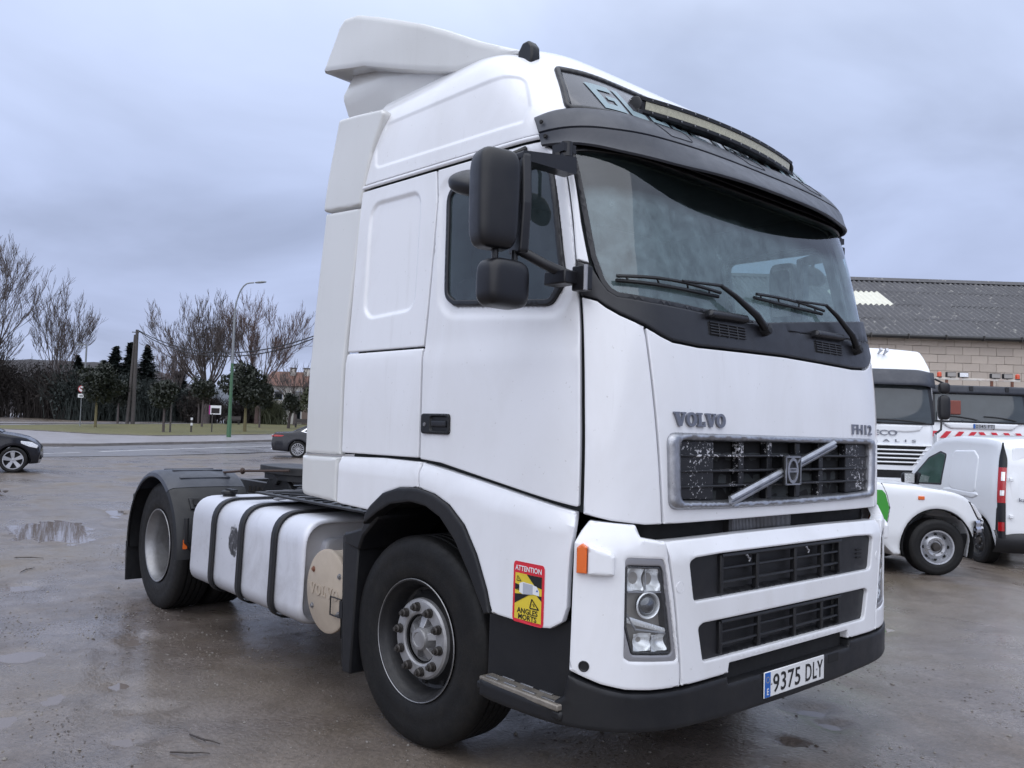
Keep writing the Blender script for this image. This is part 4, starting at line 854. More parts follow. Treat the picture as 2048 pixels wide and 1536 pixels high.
# --- mirrors
def rbox_grid(c, d, p=4., n=10, taper=(0, 0)):
    """superellipsoid block, softer than a bevelled box"""
    m = MB()
    def fn(a, b):
        th = 2*math.pi*a; ph = math.pi*(b-.5); sp = lambda v: math.copysign(abs(v)**(2/p), v)
        x = sp(math.cos(ph))*sp(math.cos(th)); y = sp(math.cos(ph))*sp(math.sin(th)); z = sp(math.sin(ph))
        k = 1+taper[0]*z; return Vector(c)+Vector((x*d[0]/2*k, y*d[1]/2*k, z*d[2]/2))
    m.grid(fn, 4*n, 2*n, cu=True); return m
for sgn in (-1, 1):
    MA = empty('mirror_assembly', (0, 0, 0), 0, TU); fold = sgn > 0
    Rz = Matrix.Rotation(R_(12*sgn), 4, 'Z'); c = Vector((1.0, sgn*1.565, 2.462))
    X = lambda m: m.xf(Matrix.Translation(c) @ Rz @ Matrix.Translation(-c))
    part('mirror_housing', X(rbox_grid(c+Vector((.015, sgn*.018, 0)), (.13, .178, .39), 5, taper=(.03, 0))), M['mirror'], MA, smooth=70)
    m = MB(); m.prism(rpoly([(-.050, -.195), (.045, -.195), (.062, .0), (.045, .205), (-.050, .205)], .02), lambda a, b, h: c+Vector((a, sgn*-.085+h*-sgn, b)), .0, .042); part('mirror_frame', X(m), M['trim'], MA, bevel=.008, smooth=50)
    m = MB(); m.box(c+Vector((-.046, sgn*.012, 0)), (.004, .125, .31)); part('mirror_glass', X(m), M['lens'], MA)
    c2 = Vector((1.015, sgn*1.532, 2.140)); part('wide_mirror_housing', rbox_grid(c2, (.13, .205, .19), 4.2, taper=(.0, 0)), M['mirror'], MA, smooth=70)
    m = MB(); m.box(c2+Vector((-.060, 0, 0)), (.004, .13, .12)); part('mirror_glass', m, M['lens'], MA)
    for dy in (.045, -.055):
        m = MB(); m.tube([c2+Vector((0, sgn*dy, .07)), c2+Vector((0, sgn*dy, .14))], .014, 8); part('link', m, M['mirror'], MA)
    m = MB(); m.prism(rpoly([(.0, -.02), (.0, .015), (.30, .02), (.30, -.055)], .012), lambda a, b, h: Vector((1.03+h, sgn*(1.49-a), 2.655+b+a*.13)), -.032, .032); m.box((1.02, sgn*1.225, 2.745), (.07, .07, .035)); m.lathe([(0, .035), (.026, .032), (.028, -.03), (0, -.03)], (1.035, sgn*1.225, 2.740), (0, 0, 1), 16); part('upper_arm', m, M['mirror'], MA, smooth=45)
    m = MB(); m.tube([Vector((1.03, sgn*1.475, 2.285)), Vector((1.075, sgn*1.37, 2.235)), Vector((1.13, sgn*1.28, 2.195))], [.022, .022, .024], 8); m.box((1.10, sgn*1.30, 2.185), (.12, .075, .055)); m.box((1.165, sgn*1.245, 2.185), (.07, .05, .10)); part('lower_arm', m, M['mirror'], MA, bevel=.006, smooth=45)
    m = MB(); m.tube([Vector((1.20, sgn*1.262, 2.135)), Vector((1.20, sgn*1.262, 2.235))], .009, 8); part('hinge_pin', m, M['silver'], MA)
    if fold:
        Q_ = Matrix.Translation((.94, 1.21, .04)) @ Matrix.Rotation(R_(84), 4, 'Z') @ Matrix.Translation((-1.03, -1.23, 0))
        for ch in MA.children: ch.data.transform(Q_)
    c3 = Vector((.65, sgn*1.40, 2.640)); m = rbox_grid(c3, (.26, .17, .095), 2.6); m.xf(Matrix.Translation(c3) @ Matrix.Rotation(R_(sgn*-28), 4, 'X') @ Matrix.Rotation(R_(20), 4, 'Y') @ Matrix.Translation(-c3)); part('kerb_mirror_housing', m, M['mirror'], MA, smooth=80)
    m = MB(); m.tube([c3+Vector((.03, 0, .02)), Vector((.74, sgn*1.30, 2.76)), Vector((.75, sgn*1.20, 2.82))], .012, 8); part('kerb_mirror_arm', m, M['mirror'], MA)
# --- chassis
for sgn in (-1, 1):
    m = MB(); y = sgn*.40
    for dz in (.0, .27): m.box((-2.0, y-sgn*.03, .755+dz), (5.4, .07, .010))
    m.box((-2.0, y, .89), (5.4, .009, .27)); part('frame_rail', m, M['frame'], TU)
for x in (-4.6, -3.7, -2.9, -1.9, -1.0, .2): m = MB(); m.box((x, 0, .88), (.10, .78, .20)); part('cross_member', m, M['frame'], TU)
m = MB(); m.box((.55, 0, .75), (1.2, 1.2, .7)); m.box((-.3, 0, .95), (1.2, .75, .5)); part('engine', m, M['dark'], TU, bevel=.05)
m = MB(); m.tube([(0, -1.0, .51), (0, -.6, .42), (0, .6, .42), (0, 1.0, .51)], .07, 8); m.tube([(-3.71, -.8, .51), (-3.71, .8, .51)], .10, 10); m.lathe([(0, .2), (.2, .12), (.24, 0), (.2, -.12), (0, -.2)], (-3.71, 0, .51), (1, 0, 0), 16); part('axles', m, M['dark'], TU)
m = MB(); m.tube([(-.9, 0, .72), (-3.5, 0, .55)], .06, 8); part('propshaft', m, M['dark'], TU)
m = MB(); m.box((-1.55, -.05, 1.055), (1.5, 1.9, .012)); 
WP = part('deck_plate', m, M['frame'], TU)
for i in range(12): mm = MB(); mm.box((-2.22+i*.12, -.78, 1.066), (.035, .34, .008)); part('tread_bar', mm, M['steel'] if i % 4 == 0 else M['frame'], WP)
for (a, b, r) in (((-2.6, -.50, 1.04), (-.4, -.52, 1.06), .022), ((-2.7, -.58, 1.02), (-.5, -.60, 1.05), .016), ((-2.4, -.66, 1.035), (-.45, -.70, 1.055), .014)):
    m = MB(); A = Vector(a); B = Vector(b); m.tube([A, A.lerp(B, .3)+Vector((0, .03, .02)), A.lerp(B, .7)+Vector((0, -.02, -.01)), B], r, 8); part('air_line', m, M['black'], TU)
m = MB(); m.tube([(-2.4, -.80, .99), (-2.1, -.78, 1.03), (-1.6, -.77, 1.02), (-.95, -.80, 1.04)], .011, 6); part('air_line', m, M['steel'], TU)
# fifth wheel
hs = []; n = 44
P5 = [(-.40, -.12), (-.42, -.30), (-.30, -.47), (-.05, -.50), (.22, -.50), (.44, -.38), (.46, -.20), (.46, .20), (.44, .38), (.22, .50), (-.05, .50), (-.30, .47), (-.42, .30), (-.40, .12), (-.10, .045), (-.10, -.045)]
m = MB(); m.prism(rpoly(P5, .06), lambda a, b, h: Vector((-3.10+a, b, 1.165+h)), -.035, .030); FWH = part('fifth_wheel', m, M['frame'], TU, bevel=.006, smooth=30)
m = MB(); m.prism(rpoly(P5, .06), lambda a, b, h: Vector((-3.10+a*.93, b*.93, 1.10+h)), -.02, .028); part('coupling_casting', m, M['frame'], FWH)
m = MB(); m.box((-3.52, -.20, 1.155), (.05, .16, .05)); m.box((-3.52, .20, 1.155), (.05, .16, .05)); part('ramp_edge', m, M['rust'], FWH, bevel=.006)
for sgn in (-1, 1):
    m = MB(); m.prism([(-.36, 0), (-.14, .18), (.14, .18), (.36, 0)], lambda a, b, h: Vector((-3.10+a, sgn*.42+h, .925+b)), -.02, .02); m.lathe([(0, -.05), (.045, -.05), (.045, .05), (0, .05)], (-3.10, sgn*.42, 1.08), (0, 1, 0), 16); part('pedestal', m, M['frame'], FWH, bevel=.005)
m = MB(); m.box((-3.2, 0, .915), (1.3, .95, .022)); part('mounting_plate', m, M['frame'], FWH, bevel=.003)
for i in range(4):
    for sgn in (-1, 1):
        m = MB(); m.lathe([(0, .04), (.014, .04), (.014, .0), (.022, 0), (.022, -.012), (0, -.012)], (-3.72+i*.085, sgn*.40, .945), (0, 0, 1), 8); part('bolt', m, M['nut'], FWH)
m = MB(); m.tube([(-2.78, -.50, 1.175), (-3.22, -.70, 1.150), (-3.69, -.72, 1.105), (-4.0, -.72, 1.07)], .010, 6); part('release_rod', m, M['rustdark'], FWH)
for q in ((-3.22, -.70, 1.150), (-3.66, -.72, 1.108)): m = MB(); m.lathe([(0, -.022), (.012, -.02), (.028, 0), (.012, .02), (0, .022)], q, (.9, .2, .1), 10); part('rod_knob', m, M['rustdark'], FWH)
# fuel tank
tk = rpoly([(-1.20, .33), (-1.215, .90), (-.60, .985), (-.56, .33)], .13, 8); tk = rpoly([(-1.215, .345, .12), (-1.20, .985, .17), (-.60, .985, .12), (-.56, .345, .10)], .13, 8)
m = MB(); n = len(tk); xs = [(-2.935, .93), (-2.93, .98), (-2.915, 1), (-1.20, 1), (-1.17, .985), (-1.155, .955), (-1.152, .925), (-1.165, .90), (-1.20, .88)]; cy0, cz0 = -.885, .665
vs = [Vector((x, cy0+(a-cy0)*k, cz0+(b-cz0)*k)) for x, k in xs for a, b in tk]; m.add(vs, [(i*n+j, i*n+(j+1) % n, (i+1)*n+(j+1) % n, (i+1)*n+j) for i in range(len(xs)-1) for j in range(n)]+[tuple(range(n)), tuple((len(xs)-1)*n+j for j in range(n))])
def tankmat():
    m, t, b = nmat('scuffed_tank'); c = N(t, 'ShaderNodeTexCoord').outputs['Object']
    col = mmix(t, mnoise(t, 4, 5, vec=c), (.60, .61, .66), (.72, .73, .78))
    mp = N(t, 'ShaderNodeMapping'); mp.inputs['Location'].default_value = (2.13, 1.21, -.735); mp.inputs['Scale'].default_value = (1, .3, .75); mp.vector_type = 'POINT'
    mp.inputs['Location'].default_value = (2.15, 1.21*.3, -.735*.75); L(t, c, mp.inputs[0])
    ln = N(t, 'ShaderNodeVectorMath', operation='LENGTH'); L(t, mp.outputs[0], ln.inputs[0])
    wob = N(t, 'ShaderNodeMath', operation='MULTIPLY_ADD'); wob.inputs[1].default_value = .13; L(t, mnoise(t, 14, 6, .7, vec=c), wob.inputs[0]); L(t, ln.outputs['Value'], wob.inputs[2])
    patch = mramp(t, wob.outputs[0], [(.138, 1), (.15, 0)]); inner = mramp(t, mnoise(t, 30, 5, .6, .8, vec=c), [(.42, (.02, .02, .022)), (.60, (.10, .10, .11)), (.66, (.5, .5, .52))])
    dirt = mramp(t, mnoise(t, 2.5, 7, .7, .5, vec=c), [(.5, 0), (.75, .45)]); col = mmix(t, dirt, col, (.30, .29, .29))
    scr = mramp(t, mnoise(t, 6, 6, .7, .6, vec=c, stretch=(1.2, 1, 7)), [(.66, 0), (.70, .6)]); col = mmix(t, scr, col, (.16, .16, .18))
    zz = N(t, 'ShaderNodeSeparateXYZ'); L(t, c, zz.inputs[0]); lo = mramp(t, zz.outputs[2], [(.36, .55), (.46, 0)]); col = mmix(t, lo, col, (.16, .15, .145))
    L(t, mmix(t, patch, col, inner), b.inputs['Base Color']); b.inputs['Metallic'].default_value = .35; b.inputs['Roughness'].default_value = .45; mbump(t, b, mnoise(t, 3, 2, vec=c), .15, .03); return m
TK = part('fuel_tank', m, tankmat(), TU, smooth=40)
for x in (-2.49, -2.015, -1.515):
    m = MB(); pr = [(x-.036, 1.012), (x-.036, 1.0), (x+.036, 1.0), (x+.036, 1.012)]; ring_ = [Vector((xx, cy0+(a-cy0)*1.022, cz0+(b-cz0)*1.022)) for xx in (x-.036, x+.036) for a, b in tk]; m.add(ring_, [(j, (j+1) % n, n+(j+1) % n, n+j) for j in range(n)])
    o = part('strap', m, M['black'], TK, smooth=50); sm = o.modifiers.new('solid', 'SOLIDIFY'); sm.thickness = .010; sm.offset = -1
m = MB(); m.lathe([(0, .045), (.05, .045), (.062, .035), (.062, .02), (.05, .015), (.045, -.02)], (-2.80, -.98, .985), (0, 0, 1), 24); m.box((-2.76, -.98, 1.035), (.15, .035, .014)); part('filler_cap', m, M['black'], TK, smooth=40)
part('tank_front_panel', panel(lambda a, b: Vector((-1.150, a, b)), rpoly([(-1.05, .45), (-.68, .45), (-.68, .86), (-1.05, .86)], .06), th=.02, res=.06, rim=.02, off=-.012), M['alu'], TK)
# air dryer canister in front of the tank
cc = (-.875, -1.19, .605); m = MB(); m.lathe([(0, .0), (.226, .0), (.238, -.008), (.240, -.02), (.238, -.028), (.228, -.030), (.226, -.045), (.228, -.06), (.228, -.55), (0, -.55)], cc, (0, -1, 0), 56); CN = part('air_canister', m, M['beige'], TU, smooth=35)
for a in (35, 145, 215, 325):
    m = MB(); q = Vector(cc)+Vector((math.cos(R_(a))*.185, 0, math.sin(R_(a))*.185)); m.lathe([(0, .012), (.010, .012), (.012, .003), (.018, .002), (.018, 0)], q, (0, -1, 0), 8); part('bolt', m, M['rust'] if a == 145 else M['steel'], CN)
letters('VOLVO', -.19, -.035, .34, .062, lambda a, b: Vector((cc[0]+a, cc[1]-.0005, cc[2]+b)), M['beige'], CN, .004)
m = MB(); q = Vector(cc)+Vector((.16, -.02, -.06)); m.tube([q+Vector((-.065, 0, -.05)), q+Vector((.05, 0, -.05)), q+Vector((.05, 0, .05)), q+Vector((-.065, 0, .05)), q+Vector((-.065, 0, -.05))], .005, 6); m.box(q+Vector((.075, .01, 0)), (.05, .04, .09)); part('catch', m, M['black'], CN)
# front wheel rear flap and bracket
m = MB(); m.prism([(-.62, .975), (-.46, 1.0), (-.50, .23), (-.585, .225)], lambda a, b, h: Vector((a, h, b)), -1.235, -.80); m.prism([(-.66, .955), (-.635, .965), (-.60, .24), (-.625, .235)], lambda a, b, h: Vector((a, h, b)), -1.22, -.85); part('wheel_flap', m, M['black'], TU, bevel=.01)
m = MB(); m.prism([(-.60, .97), (-.42, 1.02), (-.36, 1.12), (-.28, 1.15), (-.26, 1.09), (-.40, .98), (-.44, .90), (-.58, .92)], lambda a, b, h: Vector((a, h, b)), -1.25, -.80); part('flap_bracket', m, M['black'], TU, bevel=.012)
m = MB(); m.prism([(-.62, .975), (-.46, 1.0), (-.50, .23), (-.585, .225)], lambda a, b, h: Vector((a, h, b)), .80, 1.235); part('wheel_flap', m, M['black'], TU, bevel=.01)
for sgn in (-1, 1):
    m = MB(); m.lathe([(.70, -.30), (.70, .30)], (0.02, sgn*.90, .50), (0, 1, 0), 40, R_(-100), R_(100)); m.grid(lambda a, b: Vector((-.75+1.55*a, sgn*.60, .35+.85*b)), 2, 2); part('wheel_housing', m, M['void'], TU)
# --- wheels
def tyre_prof(R, W, rr, groove=True):
    h = W/2; p = [(rr-.012, -h*.80), (rr+.012, -h*.92), (rr+.09*(R/.515), -h), (R-.045*(R/.515), -h*.97), (R-.012, -h*.87), (R, -h*.76)]
    if groove:
        for c in (-.45, -.15, .15, .45): p += [(R, h*c-.008), (R-.014, h*c-.005), (R-.014, h*c+.005), (R, h*c+.008)]
    p += [(R, h*.76), (R-.012, h*.87), (R-.045*(R/.515), h*.97), (R-.09*(R/.515), h*.995), (R-.10*(R/.515), h*.985), (rr+.09*(R/.515), h), (rr+.05*(R/.515), h*.99), (rr+.035*(R/.515), h*.96), (rr+.012, h*.92), (rr-.012, h*.80)]
    return p
for sgn in (-1, 1):
    WH = empty('wheel', (0, sgn*1.03, .512), R_(4), TU); ax = (0, sgn, 0); 
    m = MB(); m.lathe(tyre_prof(.512, .31, .292), (0, 0, 0), ax, 96); part('tyre', m, M['rubber'], WH, smooth=40)
    m = MB(); m.lathe([(.280, .125), (.292, .138), (.300, .147), (.298, .151), (.290, .149), (.284, .138), (.276, .120), (.264, .105), (.258, .055), (.250, .040), (.235, .035), (.222, .045), (.205, .075), (.197, .092)], (0, 0, 0), ax, 72); part('rim', m, M['rimdark'], WH, smooth=40)
    m = MB(); m.lathe([(.2955, .1500), (.2985, .1528), (.3010, .1500)], (0, 0, 0), ax, 72); part('rim_edge', m, M['steel'], WH, smooth=60)
    m = MB(); m.lathe([(.200, .088), (.196, .105), (.186, .114), (.165, .117), (.130, .117), (.122, .112), (.120, .104)], (0, 0, 0), ax, 72); m.lathe([(.116, .085), (.110, .09), (.106, .060), (.075, .062), (.060, .085), (.056, .118), (.050, .126), (.036, .128), (.034, .124), (0, .124)], (0, 0, 0), ax, 56); part('hub', m, M['hub'], WH, smooth=30)
    m = MB(); m.lathe([(.121, .105), (.116, .095), (.112, .098)], (0, 0, 0), ax, 56); part('hub_gap', m, M['void'], WH)
    for k in range(5):
        a = 2*math.pi*k/5+.3; d = Vector((math.cos(a), 0, math.sin(a))); t_ = Vector((-math.sin(a), 0, math.cos(a))); A = Vector(ax); m = MB()
        m.add([d*.050+t_*.016+A*.112, d*.050-t_*.016+A*.112, d*.110-t_*.024+A*.088, d*.110+t_*.024+A*.088, d*.050+t_*.020+A*.06, d*.050-t_*.020+A*.06, d*.110-t_*.028+A*.06, d*.110+t_*.028+A*.06], [(0, 1, 2, 3), (0, 3, 7, 4), (1, 5, 6, 2), (2, 6, 7, 3)]); part('hub_rib', m, M['hub'], WH, bevel=.003)
    for k in range(10):
        a = 2*math.pi*(k+.5)/10+.15; q = Vector((math.cos(a)*.158, 0, math.sin(a)*.158)); m = MB(); m.lathe([(.024, .116), (.024, .124), (.0205, .125), (.0205, .142), (.017, .146), (.011, .147), (.011, .158), (0, .160)], q, ax, 12); part('wheel_nut', m, M['nut'], WH, smooth=30)
    for k in range(10):
        a = 2*math.pi*k/10+.15; q = Vector((math.cos(a)*.226, 0, math.sin(a)*.226)); m = MB(); m.lathe([(0, .050), (.016, .049), (.018, .044)], q, ax, 14); part('hand_hole', m, M['void'], WH)
for sgn in (-1, 1):
    WH = empty('wheel', (-3.71, sgn*1.045, .512), 0, TU); ax = (0, sgn, 0)
    m = MB(); m.lathe(tyre_prof(.518, .30, .292), (0, 0, 0), ax, 80); part('tyre', m, M['rubber'], WH, smooth=40)
    m = MB(); m.lathe(tyre_prof(.518, .30, .292), (0, -sgn*.34, 0), ax, 60); part('inner_tyre', m, M['rubber'], WH, smooth=40)
    m = MB(); m.lathe([(.280, .120), (.292, .138), (.300, .147), (.297, .151), (.288, .148), (.280, .125), (.270, .105), (.262, .06), (.262, -.05), (.255, -.075), (.235, -.085)], (0, 0, 0), ax, 64); part('rim', m, M['steel'], WH, smooth=40)
    m = MB(); m.lathe([(.240, -.083), (.20, -.075), (.17, -.07), (.13, -.07), (.125, -.06), (.120, .02), (.105, .03), (.0, .03)], (0, 0, 0), ax, 48); part('hub', m, M['rimdark'], WH, smooth=35)
    for k in range(10):
        a = 2*math.pi*k/10; q = Vector((math.cos(a)*.165, 0, math.sin(a)*.165)); m = MB(); m.lathe([(.022, -.07), (.022, -.06), (.018, -.04), (.010, -.02), (0, -.02)], q, ax, 8); part('wheel_nut', m, M['nut'], WH)
# --- rear mudguards: three pieces, ribbed
for sgn in (-1, 1):
    MG = empty('mudguard', (0, 0, 0), 0, TU); c = (-3.71, sgn*.94, .50)
    for a0, a1, nm in ((-42, 36, 'crown'), (-97, -42.6, 'rear_piece'), (36.6, 92, 'front_piece')):
        m = MB(); hb = .32; prf = [(.615, -hb), (.625, -hb), (.632, -hb+.02), (.640, -.10), (.640, .10), (.632, hb-.04), (.612, hb-.01), (.585, hb), (.575, hb-.008), (.60, hb-.03), (.615, .0), (.615, -hb)]
        # lathe angle runs from +z towards e2; sign keeps the front piece at the front
        m.lathe(prf, c, (0, sgn, 0), 26, R_(a0*sgn) if sgn > 0 else R_(-a0), R_(a1*sgn) if sgn > 0 else R_(-a1)); part(nm, m, M['visor'] if nm == 'crown' else M['black'], MG, smooth=35)
    for a in (-28, -10, 8, 24):
        A = R_(a); m = MB()
        for yy in (0,): m.box(Vector(c)+Vector((math.sin(A)*.641, -sgn*.02, math.cos(A)*.641)), (.03, .42, .012), Matrix.Rotation(A, 3, 'Y'))
        part('rib', m, M['visor'], MG, bevel=.005)
    for yy in (.14, -.16):
        A = R_(52); m = MB(); m.box(Vector(c)+Vector((math.sin(A)*.645, sgn*yy, math.cos(A)*.645)), (.11, .10, .018), Matrix.Rotation(A, 3, 'Y')); o = part('clamp_plate', m, M['black'], MG, bevel=.006); mm = MB(); mm.box(Vector(c)+Vector((math.sin(A)*.655, sgn*yy, math.cos(A)*.655)), (.06, .05, .02), Matrix.Rotation(A, 3, 'Y')); part('clamp_recess', mm, M['void'], o)
    m = MB(); m.box((-4.36, sgn*.94, .30), (.022, .60, .34), Matrix.Rotation(R_(-5), 3, 'Y')); part('mud_flap', m, M['black'], MG, bevel=.006)
    m = MB(); m.box((-3.055, sgn*1.205, .60), (.012, .03, .07)); part('side_reflector', m, M['amber'], MG)
    m = MB(); m.tube([(-3.06, sgn*1.2, .80), (-3.05, sgn*1.2, .62), (-3.08, sgn*1.1, .5)], .02, 8); part('stay', m, M['black'], MG)
m = MB(); m.box((-4.68, 0, .80), (.05, 2.2, .12)); part('rear_beam', m, M['frame'], TU, bevel=.01)

# ------------------------------------------------------------------ other vehicles
AF = YAW; AR = YAW-math.pi/2            # headings: away from the camera, to the right
M['carblack'] = simple('black_car_paint', (.006, .0065, .011), .22, spec=.35, coat=.3, var=.1, dirt=(.05, .05, .05), dirtamt=.12)
M['cargrey'] = simple('dark_grey_car_paint', (.013, .0145, .022), .22, spec=.35, coat=.35, var=.1, dirt=(.06, .06, .06), dirtamt=.12)
M['carchrome'] = simple('chrome_trim', (.65, .66, .70), .12, metal=.95, var=.1)
M['alloy'] = simple('alloy_wheel', (.42, .43, .46), .3, metal=.6, var=.2, dirt=(.12, .11, .10), dirtamt=.4)
M['alloydark'] = simple('wheel_well_dark', (.015, .015, .017), .6)
M['green'] = simple('door_green', (.045, .30, .035), .35, var=.08)
M['glassgreen'] = simple('tinted_van_glass', (.055, .10, .085), .06, spec=.8, var=.5, scale=3)
M['glasstruck'] = simple('dark_cab_glass', (.045, .055, .060), .06, spec=.7, var=.5, scale=1.6)
def car_wheel(parent, c, R, W, rr, out, style='spoke', n=5, rm='alloy'):
    """out is the sign of the wheel's outer side along local y"""
    w = empty('wheel', c, 0, parent); ax = (0, out, 0)
    m = MB(); m.lathe(tyre_prof(R, W, rr, False), (0, 0, 0), ax, 40); part('tyre', m, M['rubber'], w, smooth=40)
    h = W/2
    if style == 'steel':
        m = MB(); m.lathe([(rr-.01, h*.75), (rr+.006, h*.95), (rr-.012, h*.93), (rr-.03, h*.45), (rr*.80, h*.40), (rr*.66, h*.62), (rr*.55, h*.72), (rr*.40, h*.66), (rr*.36, h*.50), (0, h*.5)], (0, 0, 0), ax, 40); part('rim', m, M[rm], w, smooth=40)
        for k in range(8):
            a = 2*math.pi*k/8; m = MB(); m.lathe([(0, h*.55), (.020, h*.545)], (math.cos(a)*rr*.74, 0, math.sin(a)*rr*.74), ax, 10); part('rim_hole', m, M['void'], w)
        m = MB(); m.lathe([(0, h*.92), (.045, h*.90), (.055, h*.6)], (0, 0, 0), ax, 18); part('hub', m, M['nut'], w)
        for k in range(6):
            a = 2*math.pi*k/6+.3; m = MB(); m.lathe([(0, h*.78), (.011, h*.76), (.012, h*.55)], (math.cos(a)*rr*.47, 0, math.sin(a)*rr*.47), ax, 6); part('wheel_nut', m, M['steel'], w)
    else:
        m = MB(); m.lathe([(rr-.01, h*.75), (rr+.006, h*.97), (rr-.012, h*.97), (rr-.022, h*.6), (rr-.03, -h*.2), (0, -h*.2)], (0, 0, 0), ax, 40); part('rim', m, M['alloydark'], w, smooth=40)
        m = MB(); m.lathe([(rr-.014, h*.90), (rr+.004, h*1.0), (rr-.016, h*1.0), (rr-.022, h*.9)], (0, 0, 0), ax, 40); part('rim_lip', m, M['alloy'], w, smooth=60)
        A = Vector(ax)
        for k in range(n):
            a = 2*math.pi*k/n+.4; d = Vector((math.cos(a), 0, math.sin(a))); t_ = Vector((-math.sin(a), 0, math.cos(a))); w0, w1 = (.030, .055) if n < 8 else (.010, .016); m = MB()
            m.add([d*.03+t_*w0+A*h*.8, d*.03-t_*w0+A*h*.8, d*(rr-.012)-t_*w1+A*h*.95, d*(rr-.012)+t_*w1+A*h*.95, d*.03+t_*w0+A*h*.4, d*.03-t_*w0+A*h*.4, d*(rr-.012)-t_*w1+A*h*.5, d*(rr-.012)+t_*w1+A*h*.5], [(0, 1, 2, 3), (0, 3, 7, 4), (1, 5, 6, 2), (2, 6, 7, 3), (0, 4, 5, 1)]); part('spoke', m, M['alloy'], w)
        m = MB(); m.lathe([(0, h*.9), (.035, h*.88), (.05, h*.7)], (0, 0, 0), ax, 18); part('hub', m, M['alloy'], w)
    return w
def arc(cx, cz, r, a0, a1, n=10): return [(cx+r*math.cos(R_(a0+(a1-a0)*i/n)), cz+r*math.sin(R_(a0+(a1-a0)*i/n))) for i in range(n+1)]
def side_panel(name, poly, hw, mat, parent, off=.004, th=.006, res=.07, sides=(-1, 1), rim=.004, r=.02, **k):
    for s_ in sides:
        F = lambda a, b, s_=s_: Vector((a, s_*hw(a, b), b)); part(name, panel(F, rpoly(poly, r), th=th, res=res, rim=rim, off=off, flip=(s_ > 0), **k), mat, parent, smooth=50)
def band_panel(name, pts, hw0, hw1, mat, parent, lift=.006, crown=.03, n=10):
    """a sheet across the car along the profile points (x,z): windscreen, rear window"""
    m = MB(); P = [Vector((x, 0, z)) for x, z in pts]
    vs = []
    for i, q in enumerate(P):
        t = (P[min(i+1, len(P)-1)]-P[max(i-1, 0)]).normalized(); nn = Vector((-t.z, 0, t.x)); nn = nn if nn.z > 0 else -nn; h = lerp(hw0, hw1, i/(len(P)-1))
        for j in range(n+1): s_ = -1+2*j/n; vs.append(q+nn*(lift+crown*(1-s_*s_))+Vector((0, h*s_, 0)))
    m.add(vs, [(i*(n+1)+j, i*(n+1)+j+1, (i+1)*(n+1)+j+1, (i+1)*(n+1)+j) for i in range(len(P)-1) for j in range(n)]); part(name, m, mat, parent, smooth=60)
def place(o, R, D, heading, z=None):
    q = cw(R, D); o.location = (q.x, q.y, terrain(q.x, q.y) if z is None else z); o.rotation_euler = (0, 0, heading)

def sedan(name, paint, prof, W, wb, xr, R, rr, n, glass, rear_glass, front_glass, zb):
    """prof: top outline from rear bumper to front bumper; wheels at xr and xr+wb"""
    root = empty(name); ar = R+.045
    bot = [(prof[-1][0]-.02, .24)]+[(xr+wb+ar*.99, .22)]+arc(xr+wb, R, ar, -8, 188, 14)+[(xr+wb-ar*.99, .20), (xr+ar*.99, .20)]+arc(xr, R, ar, -8, 188, 14)+[(xr-ar*.99, .24), (prof[0][0]+.02, .28)]
    hw = lambda x, z: W-.035*ss(.45, .2, z)-(.30 if z > zb else 0)*ss(zb, zb+.5, z)*.75-.02*ss(.6, zb, z)-.11*ss(prof[0][0]+.55, prof[0][0], x)-.13*ss(prof[-1][0]-.65, prof[-1][0], x)
    part('body', shell(prof+bot, hw, rim=.05, res=.07, crown=.035, nmid=8), paint, root, smooth=40)
    side_panel('side_window', glass, hw, M['carglass'], root, off=.006, r=.03); side_panel('window_trim', glass, hw, M['carchrome'], root, off=.003, th=.01, r=.03, holes=[[tuple(q) for q in oloop(rpoly(glass, .03), .012)]]) if False else None
    band_panel('rear_window', rear_glass, W-.30, W-.36, M['carglass'], root); band_panel('windscreen', front_glass, W-.36, W-.28, M['carglass'], root)
    for s_ in (-1, 1):
        for x in (xr, xr+wb): car_wheel(root, (x, s_*(W-.12), R), R, .215, rr, s_, 'spoke', n)
        m = MB(); m.lathe([(R+.04, -.12), (R+.04, .11)], (xr, s_*(W-.16), R), (0, 1, 0), 24, R_(-100), R_(100)); m.lathe([(R+.04, -.12), (R+.04, .11)], (xr+wb, s_*(W-.16), R), (0, 1, 0), 24, R_(-100), R_(100)); o = part('wheel_liner', m, M['void'], root); o['kind'] = 'stuff'
    return root, hw
# grey saloon parked at the roadside (its tail shows)
gp2 = [(-2.55, .34), (-2.60, .55), (-2.57, .78), (-2.50, .98), (-2.44, 1.03), (-2.0, 1.06), (-1.75, 1.08), (-1.1, 1.36), (-.55, 1.455), (0.0, 1.47), (.45, 1.44), (1.15, 1.10), (1.35, 1.02), (2.1, .94), (2.48, .80), (2.58, .62), (2.56, .34)]
SA, hwS = sedan('parked_saloon', M['cargrey'], gp2, .93, 3.05, -1.50, .345, .255, 15, [(-1.30, 1.10), (-1.02, 1.28), (-.5, 1.395), (.15, 1.395), (.55, 1.30), (.98, 1.06), (-.9, 1.02)], [(-1.72, 1.09), (-1.4, 1.235), (-1.1, 1.36)], [(.47, 1.43), (.8, 1.28), (1.15, 1.10)], .98)
place(SA, 0, 36, R_(61)); SA.location = Vector((-29.25, 13.04, 0))-Matrix.Rotation(R_(61), 3, 'Z') @ Vector((-1.50, -.81, 0)); tag(SA, 'dark grey saloon car parked at the roadside, tail beside the cab', 'car', 'cars at the roadside')
side_panel('window_surround', [(-1.40, 1.10), (-1.05, 1.32), (-.5, 1.43), (.0, 1.43), (.0, 1.40), (-.5, 1.40), (-1.01, 1.285), (-1.28, 1.11), (-.9, 1.02), (-.9, .99)], hwS, M['carchrome'], SA, off=.008, r=.008)
